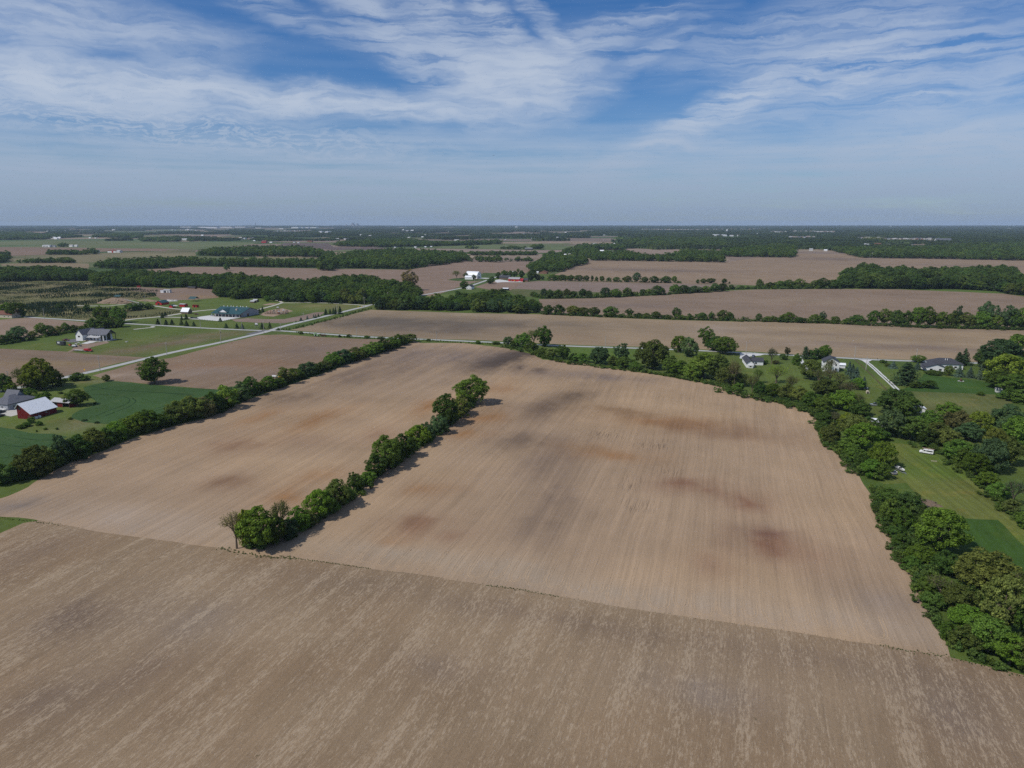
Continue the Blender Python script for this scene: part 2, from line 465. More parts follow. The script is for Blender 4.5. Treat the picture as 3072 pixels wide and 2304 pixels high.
def leaf_mat(name, trans=0.38):
    m, t = new_mat(name)
    oi = t.n('ShaderNodeObjectInfo')
    geo = t.n('ShaderNodeNewGeometry')
    isl = geo.outputs['Random Per Island']
    obc = t.n('ShaderNodeTexCoord').outputs['Object']
    clump = t.noise(obc, 5.0, 2.0, 0.6)
    f = t.math('MULTIPLY', t.rng(isl, 0, 1, 0.62, 1.45), t.rng(clump, 0.3, 0.7, 0.75, 1.28))
    f = t.math('MULTIPLY', f, t.rng(oi.outputs['Random'], 0, 1, 0.70, 1.32))
    hs = t.n('ShaderNodeHueSaturation', None, Hue=t.rng(t.math('FRACT', t.math('MULTIPLY', oi.outputs['Random'], 7.31)), 0, 1, 0.484, 0.512), Saturation=0.95, Value=f, Color=oi.outputs['Color']).outputs[0]
    sp_ = t.n('ShaderNodeValToRGB', None, Fac=t.math('FRACT', t.math('MULTIPLY', oi.outputs['Random'], 3.77)))
    st = [(0.0, (0.78, 0.82, 0.85)), (0.3, (0.95, 1.0, 0.95)), (0.55, (1.0, 1.0, 1.0)), (0.72, (1.22, 1.16, 0.95)), (0.86, (0.98, 1.0, 1.18)), (1.0, (1.2, 1.08, 0.95))]
    while len(sp_.color_ramp.elements) < len(st): sp_.color_ramp.elements.new(0.5)
    for e_, (p_, c_) in zip(sp_.color_ramp.elements, st):
        e_.position, e_.color = p_, c_ + (1,)
    hs = t.mixc(1.0, hs, sp_.outputs[0], 'MULTIPLY')
    warm = t.mixc(t.rng(isl, 0.6, 1.0, 0.0, 0.3), hs, t.mixc(1.0, hs, (1.35, 1.1, 0.7, 1), 'MULTIPLY'))
    d = t.n('ShaderNodeBsdfDiffuse', None, Color=warm)
    tr = t.n('ShaderNodeBsdfTranslucent', None, Color=t.mixc(1.0, warm, (1.3, 1.35, 0.6, 1), 'MULTIPLY'))
    mx = t.n('ShaderNodeMixShader', None, i0=trans, i1=d, i2=tr)
    t.n('ShaderNodeOutputMaterial', None, Surface=mx)
    return m


M['leaf'] = leaf_mat('broadleaf_foliage')
M['needle'] = leaf_mat('needle_foliage', 0.08)
M['bark'] = paint('grey_bark', (0.17, 0.135, 0.10), 0.95, 0.05, 0.35, 2.0)


# ------------------------------------------------------------------ land
def lattice_noise(x, y, scale, seed):
    g = np.random.default_rng(seed).random((256, 256))
    def one(u, v):
        i, j = np.floor(u).astype(int), np.floor(v).astype(int)
        fu, fv = u - i, v - j
        fu, fv = fu * fu * (3 - 2 * fu), fv * fv * (3 - 2 * fv)
        a, b = g[i % 256, j % 256], g[(i + 1) % 256, j % 256]
        c, d = g[i % 256, (j + 1) % 256], g[(i + 1) % 256, (j + 1) % 256]
        return (a * (1 - fu) + b * fu) * (1 - fv) + (c * (1 - fu) + d * fu) * fv
    t = 0
    for k, wgt in enumerate((0.5, 0.3, 0.2)):
        t = t + wgt * one(x / scale * 2 ** k + 13.7 * k, y / scale * 2 ** k + 5.1 * k)
    return t


def inside(px_, py_, poly):
    r = np.zeros(len(px_), bool)
    n = len(poly)
    for i in range(n):
        x0, y0 = poly[i]
        x1, y1 = poly[(i + 1) % n]
        if y0 == y1: continue
        c = ((y0 > py_) != (y1 > py_)) & (px_ < (x1 - x0) * (py_ - y0) / (y1 - y0) + x0)
        r ^= c
    return r


def densify(poly, step, jit, seed=1, close=True):
    rr = random.Random(seed)
    out = []
    n = len(poly)
    for i in range(n if close else n - 1):
        a, b = Vector(poly[i]).to_2d(), Vector(poly[(i + 1) % n]).to_2d()
        L = (b - a).length
        k = max(1, int(L / step))
        nr = Vector((-(b - a).y, (b - a).x)) / max(L, 1e-6)
        for j in range(k):
            p = a + (b - a) * (j / k)
            if j: p = p + nr * rr.uniform(-jit, jit)
            out.append((p.x, p.y))
    if not close: out.append(tuple(poly[-1]))
    return out


def land(name, poly, base, mat_, step=8.0, z=0.03, patches=(), vary=0.10, vscale=60.0, edge=0.5, second=None, seed=1, warp=12.0, wet=()):
    """a piece of ground: triangulated sheet whose own soil / sward colour is stored per vertex"""
    poly = densify(poly, step * 1.2, edge, seed)
    P = np.array(poly)
    x0, y0 = P.min(0)
    x1, y1 = P.max(0)
    gx, gy = np.meshgrid(np.arange(x0, x1, step), np.arange(y0, y1, step))
    gx = gx.ravel() + (np.random.default_rng(seed).random(gx.size) - .5) * step * .4
    gy = gy.ravel() + (np.random.default_rng(seed + 1).random(gy.size) - .5) * step * .4
    ok = inside(gx, gy, poly)
    pts = poly + list(zip(gx[ok], gy[ok]))
    v, e, f, _, _, _ = delaunay_2d_cdt([Vector((float(a), float(b))) for a, b in pts], [], [list(range(len(poly)))], 1, 1e-4)
    X = np.array([q.x for q in v]); Y = np.array([q.y for q in v])
    me = mesh_np(name, np.c_[X, Y, np.full(len(X), z)], np.array(f), mat_)
    c = np.tile(np.array(base, float), (len(X), 1))
    if second is not None:
        k = np.clip((lattice_noise(X, Y, vscale * 1.7, seed + 5) - 0.42) * 5, 0, 1)[:, None]
        c = c * (1 - k) + np.array(second) * k
    c *= (1 + vary * 2 * (lattice_noise(X, Y, vscale, seed + 9) - 0.5))[:, None]
    wx = X + warp * 2 * (lattice_noise(X, Y, 45, seed + 20) - .5) + warp * 1.1 * (lattice_noise(X, Y, 15, seed + 21) - .5)
    wy = Y + warp * 2 * (lattice_noise(X, Y, 45, seed + 30) - .5) + warp * 1.1 * (lattice_noise(X, Y, 15, seed + 31) - .5)
    ga = R(GA)
    ac, al_ = X * math.cos(ga) - Y * math.sin(ga), X * math.sin(ga) + Y * math.cos(ga)
    drawn = 0.25 + 1.5 * lattice_noise(ac * 6, al_ * 0.55, 26, seed + 40)      # soil dragged along the rows
    for (cx, cy), rx, ry, rot, colr, s in patches:
        a = R(rot)
        dx, dy = wx - cx, wy - cy
        u = (dx * math.cos(a) - dy * math.sin(a)) / (rx * 1.15)  # across the rows
        q = (dx * math.sin(a) + dy * math.cos(a)) / (ry * 1.15)  # along them
        e_ = u * u + q * q
        k = np.minimum(1.0, s * drawn * 1.05 * np.exp(-e_) + min(s, 0.8) * drawn * 0.38 * np.exp(-e_ / 4.5))[:, None]
        c = c * (1 - k) + np.array(colr) * k
    al = np.ones(len(X))
    for (cx, cy), rx, ry, s in wet:
        a = R(GA)
        dx, dy = X - cx, Y - cy
        u = (dx * math.cos(a) - dy * math.sin(a)) / rx
        q = (dx * math.sin(a) + dy * math.cos(a)) / ry
        al *= 1 - s * np.exp(-(u * u + q * q))
    att = me.color_attributes.new('tint', 'FLOAT_COLOR', 'POINT')
    att.data.foreach_set('color', np.c_[np.clip(c, 0.002, 1), al].astype(np.float32).ravel())
    n = np.array([p.normal.z for p in me.polygons[:1]])
    if n[0] < 0: me.flip_normals()
    o = link(bpy.data.objects.new(name, me))
    return tag(o, kind='structure')


def ribbon(name, path, width, mat_, z=0.05, kind='structure', smooth=2, parent=None, ragged=0.0):
    """road or track: a strip along a path, with a camber of its own"""
    p = [Vector(q).to_2d() for q in path]
    for _ in range(smooth):
        n = [p[0]]
        for a, b in zip(p, p[1:]):
            n += [a.lerp(b, .25), a.lerp(b, .75)]
        p = n + [p[-1]]
    vs, fs = [], []
    rr = random.Random(len(path))
    for i, q in enumerate(p):
        d = (p[min(i + 1, len(p) - 1)] - p[max(i - 1, 0)]).normalized()
        nr = Vector((-d.y, d.x))
        a, b = rr.uniform(-ragged, ragged), rr.uniform(-ragged, ragged)
        vs += [(*(q + nr * (width / 2 + a)), z), (*q, z + 0.04), (*(q - nr * (width / 2 + b)), z)]
        if i:
            k = 3 * i
            fs += [(k - 3, k, k + 1, k - 2), (k - 2, k + 1, k + 2, k - 1)]
    me = bpy.data.meshes.new(name)
    me.from_pydata(vs, [], fs)
    me.update()
    if me.polygons[0].normal.z < 0: me.flip_normals()
    me.materials.append(mat_)
    o = link(bpy.data.objects.new(name, me), parent)
    return tag(o, kind=kind)

# ------------------------------------------------------------------ the setting: far plain, near meadow, fields, roads
def plain_mat():
    m, t = new_mat('far_farmland_patchwork')
    pos = t.n('ShaderNodeNewGeometry').outputs['Position']
    q = t.mapping(pos, rot=(0, 0, R(GA)), scale=(1 / 520, 1 / 400, 0))
    vo = t.n('ShaderNodeTexVoronoi', {'feature': 'F1', 'distance': 'CHEBYCHEV', 'voronoi_dimensions': '2D'}, Vector=q, Scale=1.0, Randomness=0.75)
    ra = t.n('ShaderNodeValToRGB', None, Fac=t.n('ShaderNodeSeparateColor', None, Color=vo.outputs['Color']).outputs[0])
    cr = ra.color_ramp
    cr.interpolation = 'CONSTANT'
    stops = [(0.0, (0.19, 0.145, 0.115)), (0.24, (0.055, 0.085, 0.03)), (0.42, (0.225, 0.175, 0.125)), (0.60, (0.10, 0.115, 0.05)), (0.74, (0.16, 0.125, 0.10)), (0.88, (0.05, 0.075, 0.028))]
    while len(cr.elements) < len(stops): cr.elements.new(0.5)
    for e_, (p_, c_) in zip(cr.elements, stops):
        e_.position = p_
        e_.color = c_ + (1,)
    f = t.rng(t.noise(t.mapping(pos, rot=(0, 0, R(GA)), scale=(1 / 60, 1 / 200, 0)), 1.0, 4.0, 0.6), 0.3, 0.7, 0.8, 1.2)
    c = t.mixc(1.0, ra.outputs[0], t.n('ShaderNodeCombineColor', None, i0=f, i1=f, i2=f).outputs[0], 'MULTIPLY')
    finish(t, c, 0.95, 0.05)
    return m


RFAR = 22000
rings = [400, 1200, 3000, 7000, 14000, RFAR]
vv = [(0, 0, 0)] + [(r * math.sin(2 * math.pi * i / 96), r * math.cos(2 * math.pi * i / 96), 0) for r in rings for i in range(96)]
ff = [(0, 1 + (i + 1) % 96, 1 + i) for i in range(96)]
for k in range(len(rings) - 1):
    a, b = 1 + 96 * k, 1 + 96 * (k + 1)
    ff += [(a + i, a + (i + 1) % 96, b + (i + 1) % 96, b + i) for i in range(96)]
gm = bpy.data.meshes.new('ground')
gm.from_pydata(vv, [], ff)
gm.update()
if gm.polygons[-1].normal.z < 0: gm.flip_normals()
gm.materials.append(plain_mat())
tag(link(bpy.data.objects.new('ground', gm)), kind='structure')

LAWN = (0.065, 0.10, 0.024)
meadow = land('meadow', [(-760, -160), (620, -160), (720, 400), (900, 900), (1000, 1500), (-1000, 1500), (-900, 800)], (0.068, 0.104, 0.023), M['grass'], step=14, z=0.012,
              vary=0.22, vscale=80, second=(0.088, 0.118, 0.028), edge=0,
              patches=[((-297.9,626.3), 9, 40, GA + 15, (0.15, 0.115, 0.075), 0.7), ((-316.0,592.4), 9, 18, GA + 10, (0.13, 0.105, 0.06), 0.6),
                       ((-293.2,671.5), 8, 30, GA + 40, (0.15, 0.11, 0.075), 0.5), ((-333.6,604.3), 7, 8, 0, (0.12, 0.10, 0.05), 0.5),
                       ((-249.6,911.5), 14, 26, GA + 80, (0.16, 0.145, 0.06), 0.75), ((-212.5,885.4), 12, 16, GA + 80, (0.14, 0.13, 0.06), 0.6),
                       ((-239.2,365.8), 6, 9, 60, (0.11, 0.10, 0.045), 0.5), ((-229.4,362.3), 3, 4, 0, (0.22, 0.19, 0.12), 0.6), ((-267.8,362.3), 4, 14, 80, (0.14, 0.12, 0.06), 0.6),
                       ((-280.4,461.9), 2, 12, 70, (0.20, 0.17, 0.10), 0.6)])

SOIL = (0.330, 0.233, 0.147)
ORANGE = (0.262, 0.145, 0.070)
REDDISH = (0.205, 0.116, 0.074)
DARK = (0.14, 0.10, 0.072)
GREYD = (0.188, 0.136, 0.098)

near_edge = [(-168.6,238.4),(-142.5,229.0),(-120.3,223.1),(-97.5,217.1),(-83.9,211.4),(-72.1,209.5),(-56.5,206.3),(-44.0,202.3),(-23.3,197.3),(-4.9,191.4),(16.5,184.8),(37.7,177.6),(56.7,172.4),(72.5,168.0),(91.5,162.1),(108.5,156.3)]
main_poly = list(near_edge) + [(111.0,161.9),(112.5,167.6),(116.4,180.2),(121.1,192.8),(125.5,211.4),(132.9,236.8),(140.9,260.9),(148.3,288.8),(151.5,313.7),(156.0,344.5),(167.8,374.9),(168.8,393.6),(159.4,413.0),(149.3,433.0),(137.1,450.9),(123.8,470.3),(96.9,494.5),(66.8,517.7),(48.0,539.4),(24.0,547.0),(16.6,571.0),(-8.4,601.8),(-43.8,625.8),(-81.8,625.8)] + [(-88.7,636.2),(-96.2,613.6),(-109.3,569.9),(-124.4,531.9),(-131.8,502.6),(-143.2,469.9),(-153.9,438.3),(-164.3,405.3)] + [(-163.0,392.0),(-168.6,375.9),(-177.7,364.0),(-186.9,344.2),(-190.1,335.3),(-192.3,319.0),(-197.1,306.1),(-198.5,294.3),(-198.1,281.6),(-196.7,271.9),(-198.3,262.1),(-201.7,256.3)] + [(-198.8,244.2),(-180.0,241.7)]
P_, Q_ = 11, 17
main_field = land('main_field', main_poly, SOIL, M['soil'], step=4.0, z=0.037, vary=0.10, vscale=38, edge=0.35, warp=9, second=(0.302, 0.216, 0.142),
    patches=[((-7.2,549.0), 10, 34, GA + 8, (0.060, 0.044, 0.034), 1.9), ((-0.6,559.3), 7, 24, GA + 8, (0.055, 0.042, 0.034), 1.6), ((8.4,518.0), 3, 9, GA, (0.10, 0.073, 0.055), 0.9), ((19.7,506.9), 2.5, 8, GA, (0.10, 0.073, 0.055), 0.9), ((19.9,505.9), 3, 7, GA + 40, DARK, 0.5),
             ((-77.1,564.8), 22, 40, GA, (0.170, 0.130, 0.105), 0.6), ((-111.4,497.7), 14, 34, GA, GREYD, 0.75), ((-79.5,505.9), 12, 26, GA, GREYD, 0.6), ((-132.9,424.5), 10, 16, GA, DARK, 0.5),
             ((-32.0,560.7), 20, 30, GA, (0.165, 0.127, 0.104), 0.55), ((62.4,482.1), 40, 10, GA, (0.190, 0.145, 0.118), 0.5),
             ((39.2,427.5), 9, 20, GA, (0.125, 0.088, 0.060), 0.7), ((22.9,403.4), 10, 24, GA, DARK, 0.6), ((3.6,333.0), 9, 16, GA, (0.12, 0.088, 0.066), 0.65), ((21.1,316.7), 8, 22, GA, GREYD, 0.65),
             ((20.5,259.2), 7, 18, GA, GREYD, 0.6), ((14.8,232.7), 7, 12, GA, GREYD, 0.55), ((12.9,290.0), 7, 14, GA, GREYD, 0.5),
             ((68.4,389.8), 14, 7, GA, (0.20, 0.13, 0.075), 0.7), ((84.0,370.4), 14, 7, GA, ORANGE, 0.75), ((97.4,362.2), 14, 7, GA, (0.215, 0.125, 0.068), 0.8), ((114.7,345.7), 17, 8, GA, (0.21, 0.135, 0.085), 0.6),
             ((45.6,315.6), 11, 5.5, GA, ORANGE, 0.8), ((33.0,323.5), 8, 4, GA, (0.23, 0.15, 0.09), 0.6), ((74.7,277.3), 8, 5, GA, REDDISH, 0.6), ((79.5,267.2), 8, 4, GA, REDDISH, 0.6),
             ((90.3,257.7), 6, 6, GA, REDDISH, 0.75), ((92.3,225.3), 6, 5, GA, (0.150, 0.085, 0.062), 0.8), ((91.0,213.9), 9, 7, GA, REDDISH, 0.7), ((63.2,207.6), 5, 6, GA, REDDISH, 0.35),
             ((-10.9,378.6), 8, 9, GA, ORANGE, 0.6), ((-17.0,348.4), 6, 7, GA, ORANGE, 0.55), ((-46.3,402.0), 5, 14, GA, ORANGE, 0.75), ((-10.8,447.0), 5, 18, GA, ORANGE, 0.6),
             ((-133.2,327.7), 8, 10, GA, (0.215, 0.135, 0.085), 0.75), ((-105.5,374.9), 8, 16, GA, ORANGE, 0.55), ((-139.1,376.8), 5, 14, GA, ORANGE, 0.5), ((-67.0,344.5), 7, 10, GA, REDDISH, 0.35), ((-102.2,336.7), 9, 9, GA, (0.23, 0.15, 0.10), 0.45),
             ((-113.7,278.7), 6, 7, GA, (0.20, 0.125, 0.078), 0.8), ((-88.7,263.3), 5, 6, GA, ORANGE, 0.7), ((-80.3,287.1), 5, 8, GA, ORANGE, 0.4),
             ((-30.8,236.8), 5, 6, GA, (0.20, 0.12, 0.075), 0.75), ((-38.7,223.5), 4, 4, GA, ORANGE, 0.5), ((-31.1,270.8), 5, 6, GA, ORANGE, 0.55), ((-16.8,225.3), 6, 4, GA, REDDISH, 0.4),
             ((-135.7,240.9), 30, 8, GA, (0.31, 0.245, 0.19), 0.4), ((26.8,193.3), 60, 5, GA, (0.325, 0.255, 0.185), 0.6), ((-31.0,213.1), 40, 4, GA, (0.32, 0.25, 0.18), 0.5), ((85.9,170.9), 40, 5, GA, (0.33, 0.25, 0.178), 0.6),
             ((104.3,182.7), 7, 6, GA, (0.24, 0.19, 0.155), 0.4), ((-184.7,253.9), 6, 12, 60, (0.20, 0.16, 0.13), 0.5)],
    wet=[((48.1,345.7), 11, 10, 0.9), ((69.2,328.2), 9, 9, 0.95), ((49.5,275.5), 5, 9, 0.95), ((47.3,251.7), 7, 7, 0.95), ((-3.6,262.4), 3, 4, 0.6), ((68.2,290.0), 6, 12, 0.6), ((-84.1,302.0), 14, 10, 0.35), ((-122.1,273.4), 10, 8, 0.4)])

fg_poly = [(330, 60), (330, -150), (-330, -150), (-330, 250)] + [(-181.5,221.0),(-177.3,228.3),(-175.0,236.8)] + [(x + NV.x * 2.5, y + NV.y * 2.5) for x, y in near_edge[:-1]] + [near_edge[-1]] + [(114.3,153.3),(125.6,147.2)]
STUB = (0.214, 0.150, 0.093)
fg_field = land('foreground_field', fg_poly, STUB, M['stubble'], step=4.0, z=0.03, vary=0.12, vscale=26, edge=0.1, warp=6, second=(0.235, 0.170, 0.108),
    patches=[((-122.3,173.1), 8, 8, GA, (0.150, 0.108, 0.078), 0.6), ((-89.5,150.8), 5, 8, GA, (0.158, 0.110, 0.075), 0.6), ((-76.8,135.9), 4, 8, GA, (0.185, 0.128, 0.08), 0.6), ((-106.2,142.2), 6, 9, GA, (0.135, 0.10, 0.078), 0.5),
             ((-16.4,152.6), 7, 4, GA, (0.19, 0.14, 0.10), 0.5), ((11.9,175.4), 40, 4, GA, (0.172, 0.124, 0.086), 0.5), ((-56.8,196.2), 24, 5, GA, (0.175, 0.128, 0.088), 0.4),
             ((77.9,152.6), 24, 4, GA, (0.175, 0.126, 0.088), 0.4), ((42.4,145.5), 10, 5, GA, (0.205, 0.165, 0.135), 0.4), ((-156.5,211.4), 9, 14, GA, (0.175, 0.126, 0.09), 0.4), ((-89.5,175.4), 10, 8, GA, (0.20, 0.16, 0.13), 0.4), ((99.1,133.0), 9, 9, GA, (0.15, 0.115, 0.095), 0.4)])

BROWN = (0.205, 0.146, 0.100)
land('north_west_field', [(-295.0,487.9),(-292.1,503.2),(-286.2,539.7)] + [(-270.5,554.1),(-261.9,592.4),(-253.9,629.6),(-240.0,664.2)] + [(-248.6,643.0),(-241.4,670.0),(-221.3,675.2),(-182.6,660.5),(-146.3,649.9),(-120.0,646.4),(-105.1,643.0),(-131.6,539.1),(-152.1,466.9),(-162.5,420.0)] + [(-165.6,398.7),(-193.5,446.1),(-216.9,453.0),(-239.3,460.1),(-264.7,468.5),(-274.8,474.9),(-280.8,476.8)],
     BROWN, M['soil'], step=7, z=0.032, edge=0.6, vary=0.12, vscale=55,
     patches=[((-214.4,527.8), 8, 30, GA + 65, (0.21, 0.125, 0.075), 0.55), ((-202.6,529.5), 9, 22, GA + 70, (0.215, 0.13, 0.078), 0.6), ((-238.8,501.1), 12, 30, GA + 60, (0.215, 0.165, 0.13), 0.5), ((-166.0,598.3), 20, 30, GA, (0.15, 0.112, 0.09), 0.5), ((-281.8,484.7), 6, 16, 70, (0.27, 0.205, 0.155), 0.6), ((-171.2,490.1), 8, 14, GA, (0.14, 0.105, 0.085), 0.5)])
WHEAT = (0.042, 0.082, 0.025)
land('wheat_field', [(-279.8,451.2),(-278.0,459.0),(-272.0,470.0),(-259.4,466.3),(-238.1,457.6),(-216.1,451.2),(-187.4,444.4),(-180.6,404.3),(-191.7,382.9),(-203.0,368.2),(-207.6,362.3),(-221.1,365.8),(-231.2,368.6),(-242.9,377.4),(-246.4,384.2),(-247.8,393.3),(-245.6,401.5),(-249.3,412.9),(-263.9,428.1)],
     WHEAT, M['crop'], step=4, z=0.034, edge=0.5, vary=0.18, vscale=30, second=(0.044, 0.086, 0.028))
land('wheat_field', [(-278.1,360.7),(-269.2,358.9),(-259.9,355.6),(-246.1,348.0),(-233.7,346.9),(-223.2,341.7),(-221.7,326.0),(-223.1,313.3),(-223.3,298.3),(-227.3,290.5)],
     WHEAT, M['crop'], step=4, z=0.034, edge=0.5, vary=0.18, vscale=30, second=(0.044, 0.086, 0.028), seed=4)
trk = paint('flattened_wheat', (0.018, 0.042, 0.018), 0.95, 0.05, 0.2)
for k, pth in enumerate([[(700, 350), (820, 318), (1000, 338), (1300, 352), (1610, 378)], [(760, 300), (900, 330), (1120, 345), (1400, 355), (1600, 368)],
                         [(760, 368), (950, 372), (1060, 395), (1085, 420), (1040, 455), (940, 490), (860, 520), (800, 545)], [(1100, 400), (1132, 425), (1080, 470), (980, 505), (880, 545)],
                         [(1280, 492), (1450, 440)], [(1200, 530), (1460, 460)], [(980, 575), (1060, 560)]]):
    ribbon('wheel_track', [(-431.9,590.3)][:0] + {0: [(-271.1,437.7),(-268.0,448.5),(-250.3,441.7),(-224.9,437.1),(-197.6,428.7)], 1: [(-276.3,454.7),(-259.5,444.4),(-239.8,439.4),(-216.8,436.1),(-199.8,431.9)],
                            2: [(-263.1,431.9),(-248.1,430.6),(-236.0,423.4),(-230.2,415.9),(-228.1,405.7),(-229.9,396.0),(-231.0,388.0),(-231.4,381.6)], 3: [(-232.3,421.9),(-226.0,414.4),(-223.1,401.5),(-224.9,392.0),(-226.1,381.6)],
                            4: [(-206.0,395.5),(-200.9,410.0)], 5: [(-206.5,385.4),(-197.6,404.3)], 6: [(-215.3,374.2),(-212.0,377.9)]}[k], 0.6, trk, z=0.05, ragged=0.25)
for pth in ([(-248.7,329.8),(-237.3,325.0),(-228.6,326.0)], [(-233.5,308.1),(-229.2,310.7),(-223.3,320.4),(-224.2,331.7)], [(-249.8,341.7),(-238.6,336.7),(-227.2,335.7)]):
    ribbon('wheel_track', pth, 0.5, trk, z=0.05, ragged=0.2)

# fields left of the county road
land('west_field', [(-454.9,599.5),(-436.7,597.1),(-372.3,582.7),(-350.3,572.6),(-326.7,565.6),(-291.7,556.2),(-300.6,535.2),(-305.4,511.3),(-307.6,498.4),(-314.4,482.9),(-315.9,459.6),(-330.2,452.5),(-340.1,442.3)], (0.190, 0.138, 0.098), M['soil_e'], step=7, z=0.032, edge=0.5, vary=0.14, vscale=50,
     patches=[((-346.3,534.3), 10, 40, GA + 75, (0.22, 0.16, 0.085), 0.5), ((-329.9,554.1), 8, 30, GA + 80, (0.14, 0.11, 0.085), 0.5)])
land('yard_dirt', [(-379.1,619.9),(-367.2,634.9),(-359.8,626.3),(-362.7,604.3),(-364.6,586.6),(-369.0,578.2),(-373.9,595.4),(-380.7,613.6)], (0.225, 0.165, 0.125), M['soil_e'], step=4, z=0.045, edge=0.8, vary=0.2, vscale=15)
land('far_west_field', [(-583.5,775.8),(-565.1,779.8),(-557.4,791.9),(-543.9,798.1),(-501.2,779.8),(-457.4,759.4),(-444.0,732.1),(-443.6,710.8),(-440.6,671.5),(-450.6,656.9),(-473.8,649.9),(-486.6,643.0)], (0.225, 0.165, 0.122), M['soil_e'], step=9, z=0.032, edge=0.5, vary=0.12, vscale=60)
land('small_brown_field', [(-614.7,1186.6),(-557.1,1158.0),(-522.5,1186.6),(-497.8,1204.9),(-419.7,1016.2),(-441.1,990.3),(-467.0,980.9),(-490.6,991.9),(-515.7,1033.1),(-547.7,1087.3),(-624.0,1136.9),(-643.5,1173.2)], (0.195, 0.142, 0.108), M['soil_e'], step=10, z=0.035, edge=0.6, vary=0.14, vscale=60, patches=[((-454.5,1033.1), 30, 14, GA, (0.22, 0.15, 0.085), 0.6)])
land('garden_field', [(-311.2,783.8),(-295.4,791.9),(-276.2,796.0)] + [(-313.8,796.0),(-275.0,785.8),(-253.6,785.8),(-243.3,815.0),(-235.1,846.4),(-224.8,851.1),(-221.0,815.0),(-231.3,773.9),(-243.3,752.9),(-272.9,756.6),(-293.8,764.2)] + [(-283.6,759.4),(-300.4,766.1)], (0.20, 0.148, 0.118), M['soil_e'], step=6, z=0.034, edge=0.4)
land('tree_farm_ground', [(-958.1,1289.2),(-932.7,1302.6),(-875.8,1316.3),(-767.0,1316.3),(-693.8,1202.6),(-650.7,1186.6),(-559.6,1134.8),(-511.6,1024.6),(-520.8,991.9),(-549.1,961.1),(-543.0,885.4),(-446.7,885.4),(-387.1,872.8),(-392.7,839.5),(-406.5,806.4),(-428.8,783.8),(-450.7,779.8),(-470.8,777.8),(-538.5,806.4),(-557.9,812.9),(-588.4,837.2),(-654.3,872.8)], (0.105, 0.105, 0.042), M['grass'], step=9, z=0.03, edge=1.0, vary=0.22, vscale=45, second=(0.155, 0.135, 0.065))

# fields beyond the east-west road
land('middle_field', [(-222.0,704.2),(-215.5,719.2),(-197.0,796.0),(-173.9,872.8)] + [(-53.8,839.5),(31.6,828.2),(99.0,802.2),(163.3,781.8),(240.1,766.1)] + [(266.2,766.1),(337.7,750.1),(412.6,723.4),(509.7,701.0),(524.6,690.6),(399.5,520.2),(388.5,528.6),(343.7,541.0),(288.4,550.0),(258.3,559.3),(229.6,569.9),(203.8,581.0)] + [(185.6,586.6),(115.0,605.6),(65.8,613.0),(34.6,621.2),(-10.5,636.2),(-41.6,644.4)] + [(-67.9,646.4),(-138.6,667.1),(-190.0,688.3)],
     (0.250, 0.186, 0.120), M['soil_e'], step=12, z=0.04, edge=0.5, vary=0.12, vscale=90,
     patches=[((-138.5,764.2), 60, 34, GA, (0.112, 0.093, 0.074), 0.85), ((-74.4,710.8), 50, 26, GA, (0.125, 0.10, 0.078), 0.75), ((-35.2,745.5), 50, 18, GA, (0.120, 0.098, 0.078), 0.7), ((29.0,759.4), 60, 10, GA, (0.14, 0.115, 0.09), 0.5),
              ((37.3,671.5), 40, 9, GA, (0.24, 0.17, 0.11), 0.5), ((-43.8,826.0), 60, 14, GA, (0.25, 0.20, 0.14), 0.6), ((207.3,710.8), 26, 26, GA, (0.275, 0.215, 0.16), 0.7),
              ((283.4,679.0), 50, 8, GA, (0.165, 0.125, 0.095), 0.5), ((336.5,604.3), 70, 10, GA, (0.16, 0.122, 0.10), 0.6), ((430.0,710.8), 80, 7, GA, (0.17, 0.13, 0.10), 0.5), ((320.8,636.2), 60, 6, GA, (0.27, 0.21, 0.145), 0.5), ((247.7,616.7), 40, 10, GA, (0.26, 0.20, 0.15), 0.5)])
PURP = (0.205, 0.147, 0.110)
land('ridge_field', [(37.8,996.7),(106.4,1006.4),(179.2,1033.1),(258.4,1072.3),(349.7,1126.6)] + [(393.2,1143.1),(532.3,1151.6),(644.4,1143.1),(739.1,1110.6),(743.2,1033.1),(763.7,1016.2),(548.7,723.4),(471.8,719.2),(369.5,736.5),(302.8,759.4),(268.8,773.9)] + [(244.0,778.8),(152.6,796.0),(86.4,812.9),(34.6,831.6)],
     (0.205, 0.150, 0.108), M['soil_e'], step=16, z=0.05, edge=0.6, vary=0.12, vscale=120, patches=[((416.6,968.6), 60, 20, GA, (0.225, 0.17, 0.12), 0.6), ((145.2,925.2), 60, 20, GA, (0.165, 0.125, 0.102), 0.6), ((220.9,984.0), 80, 16, GA, (0.215, 0.16, 0.12), 0.5)])
land('grass_margin', [(597.1,1164.5),(654.0,1143.1),(749.6,1126.6),(759.6,1072.3),(730.0,1079.8),(696.7,1102.7),(638.7,1132.8)], (0.075, 0.115, 0.025), M['grass'], step=10, z=0.06, edge=1)
land('strip_field', [(-31.1,1219.0),(49.7,1316.3),(135.6,1289.2),(218.2,1263.2),(300.5,1250.6),(384.1,1214.2),(336.0,1126.6),(231.2,1072.3),(188.4,1087.3),(115.8,1096.9),(61.2,1116.5),(-5.0,1143.1)], (0.195, 0.147, 0.12), M['soil_e'], step=16, z=0.06, edge=0.6)
land('pasture', [(-8.9,1143.1),(8.6,1151.6),(116.4,1102.7),(185.9,1083.5),(144.2,1033.1),(73.0,1016.2),(7.7,1033.1)], (0.085, 0.095, 0.035), M['grass'], step=14, z=0.07)
